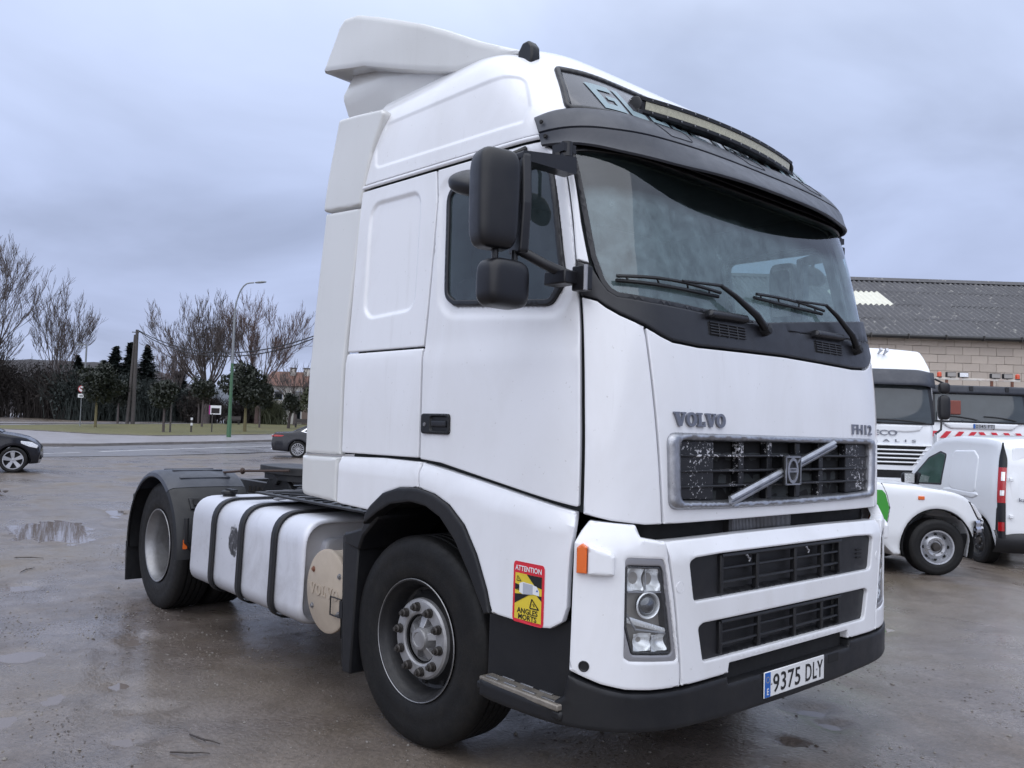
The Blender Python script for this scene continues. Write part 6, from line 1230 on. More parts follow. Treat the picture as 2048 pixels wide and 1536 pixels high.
def kerb(P, h, w, name, label):
    m = MB(); pts = []
    for i in range(len(P)-1):
        for k in range(6): pts.append((lerp(P[i][0], P[i+1][0], k/6), lerp(P[i][1], P[i+1][1], k/6)))
    q = [cw(a, b) for a, b in pts]; vs = []
    for i, a in enumerate(q):
        t = (q[min(i+1, len(q)-1)]-q[max(i-1, 0)]).normalized(); s_ = Vector((-t.y, t.x, 0)); s_ = s_ if s_.dot(FW) > 0 else -s_; z = terrain(a.x, a.y)
        vs += [a+Vector((0, 0, z-.05)), a+s_*.015+Vector((0, 0, z+h)), a+s_*w+Vector((0, 0, z+h)), a+s_*w+Vector((0, 0, z-.05))]
    m.add(vs, [(i*4+j, i*4+j+1, i*4+5+j, i*4+4+j) for i in range(len(q)-1) for j in range(3)]); o = m.build(name, M['kerb'], smooth=30); tag(o, label, None, kind='structure')
kerb(kerb_e, .14, .16, 'kerb', 'kerb between road and pavement'); kerb(lawn_e, .19, .14, 'lawn_edging', 'low edging of the lawn')
def line(P, w, name, label):
    m = MB(); q = [cw(a, b) for a, b in P]; vs = []
    for i, a in enumerate(q):
        t = (q[min(i+1, len(q)-1)]-q[max(i-1, 0)]).normalized(); s_ = Vector((-t.y, t.x, 0)); vs += [a-s_*w/2+Vector((0, 0, terrain(a.x, a.y)+.018)), a+s_*w/2+Vector((0, 0, terrain(a.x, a.y)+.018))]
    m.add(vs, [(i*2, i*2+1, i*2+3, i*2+2) for i in range(len(q)-1)]); tag(m.build(name, M['roadwhite'], smooth=0), label, None, kind='structure')
line([(-17.0, 34.82), (-16.3, 38.5), (-15.2, 43.5), (-14.1, 48.28), (-11, 57)], .22, 'road_marking', 'long white road line'); line([(-17.61, 31.63), (-17.09, 33.38)], .16, 'road_marking', 'short white dash'); line([(-22.5, 33.5), (-20.4, 36.2), (-20.0, 37.3)], .16, 'road_marking', 'white edge line')

# ------------------------------------------------------------------ hills
def hill(name, ridge, D0, D1, mat, label, seed):
    m = MB(); n = len(ridge); rs = np.linspace(ridge[0][0], ridge[-1][0], 90); vs = []
    for r in rs:
        h = interp(r, [a for a, b in ridge], [b for a, b in ridge])+noise.noise(Vector((r*.05, seed, 0)))*1.0+noise.noise(Vector((r*.3, seed, 2)))*.35
        for j in range(7):
            t = j/6; q = cw(r*lerp(D0/D1, 1, t), lerp(D0, D1, t)); vs.append((q.x, q.y, lerp(-1, h, math.sin(t*math.pi/2))))
        q = cw(r*1.3, D1*1.3); vs.append((q.x, q.y, -2))
    m.add(vs, [(i*8+j, (i+1)*8+j, (i+1)*8+j+1, i*8+j+1) for i in range(89) for j in range(7)]); tag(m.build(name, mat, smooth=180), label, None, kind='structure')
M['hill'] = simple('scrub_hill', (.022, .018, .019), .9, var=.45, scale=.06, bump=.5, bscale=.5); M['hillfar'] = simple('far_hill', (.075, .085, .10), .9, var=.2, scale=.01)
hill('hill', [(-420, 14), (-330, 27), (-245.7, 25.3), (-220, 26.0), (-185, 25.4), (-165, 21), (-154, 16.5), (-140, 9), (-120, 1)], 260, 400, M['hill'], 'brown scrub hill behind the trees', 1.)
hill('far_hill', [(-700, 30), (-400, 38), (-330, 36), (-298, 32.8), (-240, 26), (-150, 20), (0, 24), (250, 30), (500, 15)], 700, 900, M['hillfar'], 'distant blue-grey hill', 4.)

# ------------------------------------------------------------------ trees
M['bark'] = simple('bare_bark', (.085, .070, .068), .85, var=.35, scale=3); M['barkred'] = simple('reddish_twigs', (.105, .072, .066), .85, var=.4, scale=2); M['barkyel'] = simple('staked_trunk', (.135, .115, .055), .8, var=.3, scale=3)
M['leafdark'] = simple('evergreen_leaf', (.013, .018, .011), .6, var=.7, scale=1.3); M['leafbrown'] = simple('dry_leaf', (.022, .017, .014), .8, var=.6, scale=1.3); M['conifer'] = simple('conifer_needles', (.010, .017, .015), .7, var=.6, scale=1.2); M['thicket'] = simple('thicket_twigs', (.020, .016, .015), .9, var=.6, scale=.8); M['olive'] = simple('olive_leaf', (.038, .044, .020), .7, var=.6, scale=1)
def bare_tree(name, R, D, H, seed, label, spread=.5, trunk=.25, fork=.25, nlimb=6, depth=5, mat='bark', lean=0., z0=None, fan=False, twig=.012, group='bare trees'):
    rnd = random.Random(seed); root = empty(name); q = cw(R, D); root.location = (q.x, q.y, (terrain(q.x, q.y) if z0 is None else z0)-.05)
    tr = MB(); tr.tube([(0, 0, 0), (lean*.3, 0, H*fork*.5), (lean*.8, 0, H*fork)], [trunk*1.25, trunk, trunk*.95], 9); br = MB()
    def grow(p0, d, ln, r, lev):
        n = 4; pts = [p0]; rr = [r]; dd = d.copy(); p1 = p0
        for i in range(n):
            dd = (dd+Vector((rnd.gauss(0, .07), rnd.gauss(0, .07), .05+(.04 if lev > 1 else .02)))).normalized(); p1 = p1+dd*ln/n; pts.append(p1); rr.append(max(twig*.6, r*(1-.62*(i+1)/n)))
        br.tube(pts, rr, 5 if lev < 2 else 3, caps=False)
        if lev >= depth: return
        kids = 4 if lev < 3 else 3
        for k in range(kids):
            t = rnd.uniform(.25, .98); i = min(int(t*n), n-1); b = pts[i].lerp(pts[i+1], t*n-i); ax = dd.cross(Vector((rnd.uniform(-1, 1), rnd.uniform(-1, 1), rnd.uniform(-1, 1)))).normalized(); ang = rnd.uniform(.25, .62)
            nd = (Matrix.Rotation(ang, 3, ax) @ dd).normalized(); nd.z = nd.z*.9+.06; grow(b, nd, ln*rnd.uniform(.42, .66), max(twig, rr[i]*.55), lev+1)
        grow(pts[-1], (dd+Vector((rnd.gauss(0, .12), rnd.gauss(0, .12), .1))).normalized(), ln*.55, max(twig, rr[-1]), lev+1)
    top = Vector((lean*.8, 0, H*fork))
    for k in range(nlimb):
        a = 2*math.pi*k/nlimb+rnd.uniform(-.3, .3); s_ = spread*rnd.uniform(.45, 1.15); d = Vector((math.cos(a)*s_, math.sin(a)*s_, 1)).normalized(); ln = H*(1-fork)*rnd.uniform(.48, .64); grow(top-Vector((0, 0, rnd.uniform(0, .08)*H*fork)), d, ln, trunk*rnd.uniform(.3, .5), 1)
    tr.build('trunk', M[mat], root, smooth=60); br.build('crown', M[mat], root, smooth=60); tag(root, label, 'tree', group); return root
bare_tree('bare_tree', -34.6, 95, 13.4, 11, 'large bare pollarded tree left of the green lamp post', spread=1.05, trunk=.38, fork=.29, nlimb=11, depth=5, twig=.020)
bare_tree('bare_tree', -30.0, 99, 13.8, 12, 'bare reddish tree behind the round evergreen right of the lamp post', spread=.75, trunk=.30, fork=.26, nlimb=9, depth=5, mat='barkred', twig=.020)
bare_tree('bare_tree', -25.0, 97, 7.8, 13, 'low bare tree in front of the far house beside the cab', spread=1.5, trunk=.2, fork=.30, nlimb=8, depth=4, mat='bark', twig=.022)
bare_tree('bare_tree', -59.8, 95, 18.6, 14, 'tallest bare tree at the left edge', spread=.42, trunk=.35, fork=.16, nlimb=7, depth=5, mat='bark', twig=.022)
bare_tree('bare_tree', -55.0, 101, 14.6, 15, 'slender bare tree second from the left edge', spread=.42, trunk=.26, fork=.18, nlimb=6, depth=5, mat='bark', twig=.020)
bare_tree('bare_tree', -57.0, 90, 9.5, 16, 'low bare tree under the tall ones at the left edge', spread=1.0, trunk=.2, fork=.25, nlimb=6, depth=4, mat='thicket', twig=.022)
bare_tree('bare_tree', -42.9, 108, 9.5, 17, 'crooked bare tree right of the wooden pole', spread=.9, trunk=.24, fork=.42, nlimb=5, depth=5, mat='bark', twig=.020)
bare_tree('bare_tree', -48.5, 118, 10.5, 18, 'faint bare tree behind the conifers', spread=.6, trunk=.2, fork=.25, nlimb=7, depth=4, mat='barkred', twig=.022)
def leaf_ball(m, c, rad, n, size, rnd, squash=1., shell_=.55, lumps=9):
    L_ = [(Vector((rnd.gauss(0, 1), rnd.gauss(0, 1), rnd.gauss(0, 1))).normalized()*rnd.uniform(.25, .72), rnd.uniform(.35, .6)) for _ in range(lumps)]
    for i in range(n):
        q, r = rnd.choice(L_); v = q+Vector((rnd.gauss(0, 1), rnd.gauss(0, 1), rnd.gauss(0, 1))).normalized()*r*rnd.uniform(shell_, 1.06)
        p0 = Vector(c)+Vector((v.x*rad, v.y*rad, v.z*rad*squash)); a = Vector((rnd.gauss(0, 1), rnd.gauss(0, 1), rnd.gauss(0, 1))).normalized(); b = a.orthogonal().normalized(); s_ = size*rnd.uniform(.6, 1.4)
        m.add([p0-a*s_, p0+b*s_*.5, p0+a*s_, p0-b*s_*.5], [(0, 1, 2, 3)])
def round_tree(name, R, D, zc, rad, label, seed, mat='leafdark', trunk='bark', n=2200, squash=.95, tr=.09, size=.14, lean=0., group='young park trees'):
    rnd = random.Random(seed); root = empty(name); q = cw(R, D); g = terrain(q.x, q.y)+.12; root.location = (q.x, q.y, g)
    h = zc-g; m = MB(); m.tube([(0, 0, -.1), (lean*.3, 0, h*.4), (lean, 0, h-rad*.4)], [tr*1.2, tr, tr*.8], 8)
    for k in range(6): a = k*1.05; m.tube([(lean, 0, h-rad*.6), (lean+math.cos(a)*rad*.5, math.sin(a)*rad*.5, h+rad*.2)], [tr*.6, tr*.2], 5)
    m.build('trunk', M[trunk], root, smooth=60); m = MB(); leaf_ball(m, (lean, 0, h), rad, n, size, rnd, squash, lumps=14); m.build('crown', M[mat], root, smooth=0); tag(root, label, 'tree', group); return root
round_tree('evergreen_tree', -22.4, 70.6, 4.15, 2.15, 'large round evergreen just right of the green lamp post', 21, n=5200, squash=.92, tr=.13, trunk='barkyel', size=.15)
round_tree('evergreen_tree', -34.7, 70.0, 4.15, 1.75, 'round evergreen on a yellow-brown trunk beside the road sign', 22, n=3400, tr=.10, trunk='barkyel', mat='leafdark')
round_tree('evergreen_tree', -38.4, 81.8, 4.0, 1.9, 'round evergreen left of the wooden pole', 23, n=2800)
round_tree('evergreen_tree', -26.6, 64.2, 3.3, 1.25, 'small round evergreen on the lawn right of the wooden pole', 24, n=2200, tr=.09)
round_tree('evergreen_tree', -33.6, 90, 4.2, 2.0, 'dark brownish evergreen under the pollarded tree', 25, n=3000, mat='leafbrown', squash=.75)
round_tree('evergreen_tree', -24.9, 83, 3.9, 1.6, 'evergreen behind the large round one, towards the house', 26, n=2500, mat='leafdark')
round_tree('evergreen_tree', -22.3, 84, 3.2, 1.15, 'small leaning evergreen in front of the white house', 27, n=1800, lean=.6, tr=.14)
round_tree('evergreen_tree', -19.3, 82, 3.6, 1.5, 'evergreen with twin pale trunks against the cab edge', 28, n=2200, trunk='barkyel', mat='olive', tr=.06)
round_tree('evergreen_tree', -29.5, 80, 4.2, 1.3, 'evergreen behind the green lamp post', 29, n=1800)
def conifer(R, D, H, rad, label, seed):
    rnd = random.Random(seed); root = empty('conifer'); q = cw(R, D); root.location = (q.x, q.y, terrain(q.x, q.y)-.1); m = MB(); m.tube([(0, 0, 0), (0, 0, H*.97)], [.18, .03], 7); m.build('trunk', M['bark'], root); m = MB()
    nl = int(H*3.6)
    for i in range(nl):
        z = H*(.06+.94*i/nl); r = rad*(1-i/nl)**.85*rnd.uniform(.75, 1.1)
        for k in range(14):
            a = rnd.uniform(0, 6.28); d = Vector((math.cos(a), math.sin(a), -.22)); side = Vector((-math.sin(a), math.cos(a), rnd.uniform(-.5, .5))).normalized(); p0 = Vector((0, 0, z+rnd.uniform(-.35, .35))); d.z = rnd.uniform(-.45, .25); r2_ = r*rnd.uniform(.55, 1.15)
            for j in range(5):
                t = (j+.6)/5; c = p0+d*r2_*t+Vector((rnd.gauss(0, .06), rnd.gauss(0, .06), rnd.gauss(0, .08))); w = .26*(1.2-t)+.10; m.add([c-side*w-d*.16, c+d*.40, c+side*w-d*.16, c+Vector((0, 0, -.26))], [(0, 1, 2), (0, 2, 3)])
    m.build('crown', M['conifer'], root, smooth=0); tag(root, label, 'tree', 'conifers'); return root
conifer(-50.0, 105, 9.2, 3.8, 'broad conifer left of the wooden pole', 31); conifer(-48.2, 105, 9.8, 3.0, 'narrow pointed conifer just left of the wooden pole', 32); conifer(-46.0, 105, 9.5, 3.6, 'conifer just right of the wooden pole', 33); conifer(-52.9, 108, 7.6, 3.4, 'low conifer below the slim street lamp', 34); conifer(-43.6, 110, 6.8, 3.2, 'lower conifer right of the wooden pole, half hidden', 35); conifer(-58.3, 112, 8.4, 2.8, 'small conifer behind the two tall bare trees', 36)
def bush(name, R, D, H, W, label, seed, mat='thicket', n=420, leafy=0, group='thicket behind the far road'):
    rnd = random.Random(seed); root = empty(name); q = cw(R, D); root.location = (q.x, q.y, terrain(q.x, q.y)); m = MB()
    for i in range(n):
        x = rnd.gauss(0, W*.42); y = rnd.gauss(0, W*.25); h = H*rnd.uniform(.55, 1.05)*(1-.25*abs(x)/W); a = Vector((x, y, 0)); dx, dy = rnd.gauss(0, .22), rnd.gauss(0, .22); b = a+Vector((dx*h*.5, dy*h*.5, h*.55)); c = b+Vector((dx*h+rnd.gauss(0, .2), dy*h, h*.45)); m.tube([a, b, c], [.04, .028, .012], 3, caps=False)
        for k in range(5): t = rnd.uniform(.2, 1); p0 = a.lerp(c, t); m.tube([p0, p0+Vector((rnd.gauss(0, .45), rnd.gauss(0, .3), rnd.uniform(.1, .7)))], [.018, .009], 3, caps=False)
    m.build('stems', M[mat], root, smooth=60); m = MB()
    if leafy: leaf_ball(m, (0, 0, H*.5), W*.9, leafy, .20, rnd, H*.55/W/.9, .2, 16); m.build('leaves', M['leafbrown' if mat == 'thicket' else mat], root, smooth=0)
    tag(root, label, 'bush', group)
bush('thicket_bush', -49.2, 96, 5.8, 4.2, 'dark evergreen hedge between the road sign and the wooden pole', 51, leafy=2600, mat='conifer'); bush('thicket_bush', -44.0, 97, 5.0, 4.0, 'dark evergreen hedge under the conifers right of the pole', 52, leafy=2600, mat='conifer'); bush('thicket_bush', -36.0, 98, 3.6, 3.2, 'brown leafy scrub left of the pollarded tree', 53, leafy=1500, mat='thicket'); bush('thicket_bush', -63, 100, 7.4, 5, 'bare brown thicket at the left edge', 41, leafy=2600); bush('thicket_bush', -57, 101, 7.0, 4.5, 'bare brown thicket left of the road sign', 42, leafy=2600); bush('thicket_bush', -51.5, 98, 6.2, 4.5, 'dark thicket behind the road sign', 43, leafy=2400, mat='thicket'); bush('thicket_bush', -46.5, 98, 5.6, 4.5, 'dark thicket behind the wooden pole', 44, leafy=2600, mat='conifer'); bush('thicket_bush', -41.8, 100, 5.2, 4, 'dark evergreen thicket right of the wooden pole', 45, leafy=2600, mat='conifer'); bush('thicket_bush', -38.0, 102, 3.4, 3, 'low brown scrub below the crooked bare tree', 46, leafy=900); bush('thicket_bush', -33.0, 103, 3.2, 3, 'low brown scrub behind the notice board', 47, leafy=1100); bush('thicket_bush', -28.6, 100, 3.4, 2.6, 'low olive scrub between lamp post and house', 48, leafy=1200, mat='olive')
# ------------------------------------------------------------------ street furniture
M['lampgreen'] = simple('green_lamp_paint', (.045, .120, .058), .45, var=.2, dirt=(.12, .12, .12), dirtamt=.3); M['galv'] = simple('galvanised', (.22, .235, .25), .5, metal=.3); M['wood'] = simple('weathered_pole', (.065, .058, .056), .85, var=.25, scale=5); M['signred'] = simple('sign_red', (.35, .02, .03), .5); M['magenta'] = simple('board_magenta', (.35, .03, .22), .5)
def at_(R, D): q = cw(R, D); return Vector((q.x, q.y, terrain(q.x, q.y)))
b0 = at_(-19.76, 58.82); LP = empty('street_lamp', b0+Vector((0, 0, .12))); tag(LP, 'tall green street lamp with curved arm, left of the cab', 'street lamp', 'street lamps')
m = MB(); m.tube([(0, 0, 0), (0, 0, 1.2)], [.16, .15], 14); m.tube([(0, 0, 1.2), (0, 0, 2.6)], [.125, .115], 14); m.tube([(0, 0, 2.6), (0, 0, 5.2)], [.115, .10], 14); part('lower_post', m, M['lampgreen'], LP, smooth=40)
m = MB(); pts = [Vector((0, 0, 5.2)), Vector((0, 0, 8.6))]+[RT*(.95*(1-math.cos(R_(a))))+Vector((0, 0, 8.6+2.35*math.sin(R_(a)))) for a in range(12, 91, 13)]+[RT*1.25+Vector((0, 0, 10.98))]; m.tube(pts, [.10]+[.075]+[.05]*(len(pts)-2), 12); part('curved_arm', m, M['galv'], LP, smooth=60)
c = RT*1.72+Vector((0, 0, 11.03)); m = rbox_grid(c, (.42, .26, .16), 2.2, 7); m.xf(Matrix.Translation(c) @ Matrix.Rotation(AR, 4, 'Z') @ Matrix.Rotation(R_(-6), 4, 'Y') @ Matrix.Scale(2.0, 4, (1, 0, 0)) @ Matrix.Translation(-c)); part('lamp_head', m, M['galv'], LP, smooth=80)
b0 = at_(-48.6, 95); L2 = empty('street_lamp', b0); tag(L2, 'slim grey street lamp with flat head above the thicket', 'street lamp', 'street lamps'); m = MB(); m.tube([(0, 0, 0), (0, 0, 8.6)], [.13, .09], 10); part('post', m, M['galv'], L2); m = MB(); m.box(RT*-.65+Vector((0, 0, 8.62)), (1.15, .22, .12), Matrix.Rotation(AR, 3, 'Z')); part('lamp_head', m, M['galv'], L2, bevel=.03)
b0 = at_(-36.92, 81.8); UP = empty('utility_pole', b0); tag(UP, 'wooden twin utility pole carrying black cables', 'pole'); m = MB(); m.tube([(0, 0, -.2), RT*-.05+Vector((0, 0, 9.4))], [.20, .14], 12); part('main_pole', m, M['wood'], UP); m = MB(); m.tube([RT*-.55+Vector((0, 0, -.2)), RT*-.22+Vector((0, 0, 8.9))], [.17, .12], 12); part('brace_pole', m, M['wood'], UP)
m = MB(); m.box(RT*-.2+Vector((0, 0, 9.15)), (.7, .08, .08), Matrix.Rotation(AR, 3, 'Z')); part('cross_arm', m, M['wood'], UP); m = MB(); m.lathe([(0, .12), (.05, .1), (.05, 0)], RT*.12+Vector((0, 0, 9.2)), (0, 0, 1), 8); part('insulator', m, M['galv'], UP)
A = b0+Vector((0, 0, 9.3))+RT*.15; B = cw(-13.2, 62, 8.6)
for k, dz in enumerate((0, -.30)):
    m = MB(); pts = []
    for i in range(41): t = i/40; q = A.lerp(B, t); q.z += dz*(1-abs(2*t-1)**4*.8)-4*2.05*t*(1-t)*1.0; pts.append(q)
    m.tube(pts, .045, 5); part('cable', m, M['ink'], None) if False else tag(m.build('overhead_cable', M['ink']), ('upper' if k == 0 else 'lower')+' black overhead cable sagging from the wooden pole', 'cable', 'overhead cables')
def signpost(R, D): o = empty('road_sign', at_(R, D)+Vector((0, 0, .12))); m = MB(); m.tube([(0, 0, -.1), (0, 0, 3.1)], .04, 8); part('post', m, M['galv'], o); return o
SN = signpost(-36.3, 70.6); tag(SN, 'round red and white prohibition road sign with plate below', 'road sign'); fc = -FW
m = MB(); c = Vector((0, 0, 3.2))+fc*.05; m.lathe([(0, .0), (.30, .0), (.30, .02), (.24, .021), (0, .021)], c, fc, 28); part('sign_disc', m, M['stickwht'], SN); m = MB(); m.lathe([(.235, .024), (.235, .028), (.30, .028), (.30, .024)], c, fc, 28); part('red_rim', m, M['signred'], SN); m = MB(); m.box(c+fc*.03, (.06, .006, .5), Matrix.Rotation(AR, 3, 'Z') @ Matrix.Rotation(R_(-45), 3, 'Y')); part('red_bar', m, M['signred'], SN); m = MB(); m.box(c+fc*.026+RT*.03, (.30, .004, .10), Matrix.Rotation(AR, 3, 'Z') @ Matrix.Rotation(R_(25), 3, 'Y')); part('symbol', m, M['ink'], SN)
m = MB(); m.box(Vector((0, 0, 2.62))+fc*.05, (.56, .02, .32), Matrix.Rotation(AR, 3, 'Z')); q = part('sign_plate', m, M['stickwht'], SN); m = MB(); m.box(Vector((0, 0, 2.60))+fc*.062, (.30, .004, .10), Matrix.Rotation(AR, 3, 'Z')); part('symbol', m, M['ink'], q)
NB = empty('notice_board', at_(-24.02, 67.35)+Vector((0, 0, .12))); tag(NB, 'white notice board with magenta edge on a post in the lawn', 'notice board'); m = MB(); m.tube([(0, 0, -.1), (0, 0, 1.5)], .05, 8); part('post', m, M['wood'], NB); RZ = Matrix.Rotation(AR, 3, 'Z')
m = MB(); m.box(Vector((0, 0, 1.82))+RT*.2, (.95, .06, .72), RZ); part('panel', m, M['stickwht'], NB); m = MB(); m.box(Vector((0, 0, 1.82))+RT*-.23+fc*.035, (.10, .02, .72), RZ); part('magenta_edge', m, M['magenta'], NB); m = MB(); m.box(Vector((0, 0, 1.76))+RT*.24+fc*.035, (.66, .02, .42), RZ); part('picture', m, M['hill'], NB)
for (R, D, h, lb, st) in ((-26.0, 64.0, 2.3, 'dark twin post on the lawn right of the wooden pole', 0), (-25.16, 66.02, 1.0, 'slim bollard with white bands on the lawn', 1)):
    o = empty('bollard', at_(R, D)+Vector((0, 0, .12))); m = MB(); m.tube([(0, 0, -.1), (0, 0, h)], .07, 8); part('post', m, M['wood'], o); tag(o, lb, 'bollard')
    for k in range(2 if st else 0): m = MB(); m.tube([(0, 0, .55+k*.42), (0, 0, .75+k*.42)], .085, 10); part('white_band', m, M['stickwht'], o)
for (R, D, lb) in ((-21.9, 88, 'dark park bench in front of the house window'), (-30.6, 92, 'dark park bench behind the notice board')):
    o = empty('park_bench', at_(R, D)+Vector((0, 0, .1)), AR); tag(o, lb, 'bench', 'park benches'); m = MB(); m.box((0, 0, .45), (1.7, .45, .06)); part('seat', m, M['wood'], o); m = MB(); m.box((0, .24, .75), (1.7, .05, .4)); part('backrest', m, M['wood'], o)
    for x in (-.7, .7): m = MB(); m.box((x, .05, .22), (.08, .45, .44)); part('leg', m, M['frame'], o)
# ------------------------------------------------------------------ house beyond the lawn
M['housewhite'] = simple('white_render', (.66, .64, .60), .8, var=.06, scale=.6); M['houseyel'] = simple('yellow_render', (.60, .56, .30), .8, var=.06); M['rooftile'] = simple('clay_roof', (.15, .075, .055), .8, var=.3, scale=1.5, bump=.4, bscale=6); M['brown'] = simple('brown_door', (.20, .15, .13), .6)
HS = empty('house', at_(-25.2, 106), AR); HS.scale = (1, 1, .87); tag(HS, 'white and yellow two-storey house with clay tile roof left of the cab', 'house')
m = MB(); m.box((0, 3, 2.9), (11.2, 7, 5.8)); part('wall', m, M['housewhite'], HS); m = MB(); m.box((3.2, -.6, 1.55), (4.6, 1.2, 3.1)); part('porch_wall', m, M['houseyel'], HS)
m = MB(); m.prism([(-.9, 5.7), (3, 8.0), (6.9, 5.7)], lambda a, b, h: Vector((h, a, b)), -6.2, 6.2); RF = part('roof', m, M['rooftile'], HS)
for x in (-3.2, -1.4, .8, 3.6): m = MB(); m.box((x, 2.2, 7.9), (.7, .6, 1.1)); part('chimney', m, M['housewhite'], RF); m = MB(); m.box((x, 2.2, 8.5), (.85, .75, .12)); part('chimney_cap', m, M['wood'], RF)
for x, z, w, h in ((-4.2, 1.5, 1.5, 2.2), (-1.6, 1.4, .6, 1.7), (-.2, 1.2, 1.9, 2.4), (-4.2, 4.3, 1.1, 1.4), (-1.8, 4.3, 1.1, 1.4), (.8, 4.3, 1.1, 1.4), (3.4, 4.3, 1.1, 1.4)):
    m = MB(); m.box((x, -.53, z), (w, .06, h)); o = part('window', m, M['brown'] if w > 1.6 else M['stickgrey'], HS); m = MB(); m.box((x, -.57, z), (w*.8, .03, h*.82)); part('pane', m, M['carglass'] if w < 1.6 else M['brown'], o); m = MB(); m.box((x, -.58, z-h/2-.05), (w+.2, .18, .08)); part('sill', m, M['housewhite'], o)
for x in (2.2, 4.0):
    m = MB(); m.box((x, -1.23, 1.5), (1.1, .06, 1.3)); o = part('window', m, M['stickwht'], HS); m = MB(); m.box((x, -1.27, 1.5), (.9, .03, 1.1)); part('pane', m, M['carglass'], o)
m = MB(); m.box((-4.2, -.9, 3.05), (3.4, .8, .12)); part('balcony', m, M['housewhite'], HS); m = MB(); m.box((3.2, -.7, 3.2), (5.0, 1.6, .14)); part('porch_roof', m, M['housewhite'], HS)
# ------------------------------------------------------------------ warehouse
WR = empty('warehouse', cw(8, 29), AR); tag(WR, 'concrete block warehouse with dark corrugated roof behind the parked lorries', 'warehouse')   # local x along the wall, y away
ZE = 5.18; X0, X1 = -4.5, 18.0; BW, BH = .585, .285
m = MB(); m.box(((X0+X1)/2, .16, (ZE-2.4)/2-.2), (X1-X0, .28, ZE-2.4+.4)); 
def blockmat(name, base, var):
    m_, t, b = nmat(name); n = mnoise(t, 2.5, 7, .65); c = mmix(t, n, tuple(x*(1-var) for x in base), tuple(x*(1+var) for x in base)); oi = N(t, 'ShaderNodeObjectInfo')
    c = mmix(t, mramp(t, oi.outputs['Random'], [(0, .0), (1, .35)]), c, (.33, .285, .25)); 
    sp = N(t, 'ShaderNodeTexCoord'); geo = N(t, 'ShaderNodeNewGeometry'); st = mramp(t, mnoise(t, .55, 6, .6, .3, vec=geo.outputs['Position'], stretch=(1, 1, .10)), [(.53, 0), (.64, .9)]); c = mmix(t, st, c, (.085, .062, .052)); L(t, c, b.inputs['Base Color']); b.inputs['Roughness'].default_value = .9; mbump(t, b, mnoise(t, 22, 6), .5, .02); return m_
M['block'] = blockmat('concrete_block', (.50, .435, .375), .12); M['mortar'] = simple('mortar', (.40, .355, .315), .95, bump=.3)
part('lower_wall', m, M['block'], WR); m = MB(); m.box(((X0+X1)/2, .19, ZE-1.3), (X1-X0, .22, 2.75)); part('mortar', m, M['mortar'], WR)
bm_ = MB(); bm_.box((0, 0, 0), (BW-.010, .06, BH-.010)); bme = mesh('block', bm_.v, bm_.f); bme.materials.append(M['block']); rnd = random.Random(9)
for r in range(9):
    z = ZE-.16-r*BH
    for k in range(int((X1-3.0)/BW)+1):
        x = 3.0+(k+(.5 if r % 2 else 0))*BW
        if x > X1-.3: continue
        o = link('block', bme, None, WR, smooth=0, bevel=.006, seg=1); o.location = (x, .055+rnd.uniform(-.004, .006), z+rnd.uniform(-.004, .004)); o.rotation_euler = (0, rnd.uniform(-.006, .006), rnd.uniform(-.008, .008))
m = MB(); m.box((X0+3.6, .06, ZE-1.3), (7.2, .08, 2.6)); part('plain_wall', m, M['block'], WR)
# corrugated sheets, laid in courses that overlap
SL = math.atan2(2.85, 5.6); LS = 1.72; WS_ = 1.05; NW = 5
def sheet_mesh(nm, mat):
    m = MB(); nx = NW*8
    def fn(a, b): x = (a-.5)*(WS_+.03); return Vector((x, b*LS*1.06, .036*math.cos(2*math.pi*x/(WS_/NW))))
    m.grid(fn, nx, 2); me = mesh(nm, m.v, m.f); me.materials.append(mat); me.polygons.foreach_set('use_smooth', [True]*len(me.polygons)); return me
def roofmat(name, base, lich):
    m_, t, b = nmat(name); geo = N(t, 'ShaderNodeNewGeometry').outputs['Position']; oi = N(t, 'ShaderNodeObjectInfo'); n = mnoise(t, 1.6, 7, .65, vec=geo); c = mmix(t, n, tuple(x*.65 for x in base), tuple(x*1.4 for x in base)); c = mmix(t, mramp(t, oi.outputs['Random'], [(0, .0), (1, .35)]), c, tuple(x*.55 for x in base))
    s_ = mramp(t, mnoise(t, 5.5, 5, .6, vec=geo), [(.60, 0), (.68, lich)]); c = mmix(t, s_, c, (.30, .29, .27)); L(t, c, b.inputs['Base Color']); b.inputs['Roughness'].default_value = .6; mbump(t, b, mnoise(t, 30, 5, vec=geo), .4, .01); return m_
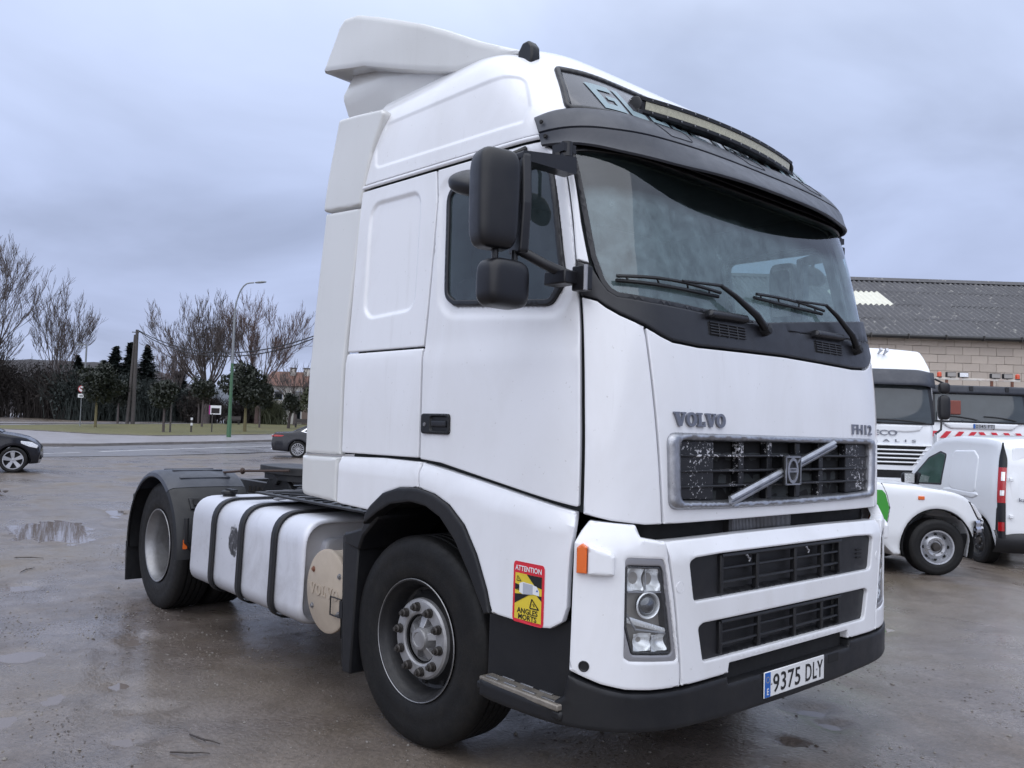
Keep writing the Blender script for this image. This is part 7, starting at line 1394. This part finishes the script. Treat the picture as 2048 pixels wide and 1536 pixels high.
M['roofsheet'] = roofmat('fibre_cement_sheet', (.070, .069, .075), .6); M['skylight'] = simple('translucent_sheet', (.62, .61, .52), .4, var=.12, scale=2)
sm0 = sheet_mesh('roof_sheet', M['roofsheet']); sm1 = sheet_mesh('skylight_sheet', M['skylight'])
RFW = empty('roof', (0, 0, 0), 0, WR)
for r in range(4):
    for k in range(int((X1-X0)/WS_)+1):
        x = X0+k*WS_; sky_ = (r == 2 and abs(x-5.35) < .8); o = link('roof_sheet' if not sky_ else 'skylight_sheet', sm1 if sky_ else sm0, None, RFW, smooth=0)
        o.location = (x, -.25+math.cos(SL)*LS*r*.94, ZE+.03+math.sin(SL)*LS*r*.94+.012*r+rnd.uniform(-.004, .006)); o.rotation_euler = (SL, 0, 0)
ry = -.25+math.cos(SL)*LS*3.76; rz = ZE+.07+math.sin(SL)*LS*3.76
for k in range(int((X1-X0)/1.1)+1):
    m = MB(); x = X0+k*1.1; m.prism([(-.22, -.11), (-.05, .02), (.05, .02), (.22, -.11), (.05, .05), (-.05, .05)], lambda a, b, h: Vector((x+h, ry+a, rz+b+.05+rnd.uniform(0, .001))), -.56, .56); o = part('ridge_cap', m, M['roofsheet'], RFW, smooth=30)
m = MB(); m.tube([(X0, -.32, ZE-.03), (X1, -.32, ZE-.03)], .075, 8); part('gutter', m, M['galv'] if False else M['frame'], WR)
for k in range(17):
    m = MB(); m.box((X0+1+k*1.3, -.32, ZE-.03), (.03, .18, .17)); part('gutter_bracket', m, M['nut'], WR)
m = MB(); m.box(((X0+X1)/2, 2.9, ZE/2), (X1-X0-.4, 5.2, ZE-.3)); part('inner_volume', m, M['void'], WR); m = MB(); m.grid(lambda a, b: Vector((lerp(X0, X1, a), lerp(ry, ry*2+.2, b), lerp(rz-.08, ZE, b))), 2, 2); part('rear_slope', m, M['roofsheet'], WR)
m = MB()
for x in (X0+.01, X1-.01): m.add([(x, -.1, ZE-.05), (x, ry, rz-.12), (x, ry*2, ZE-.05)], [(0, 1, 2)])
part('gable', m, M['block'], WR)
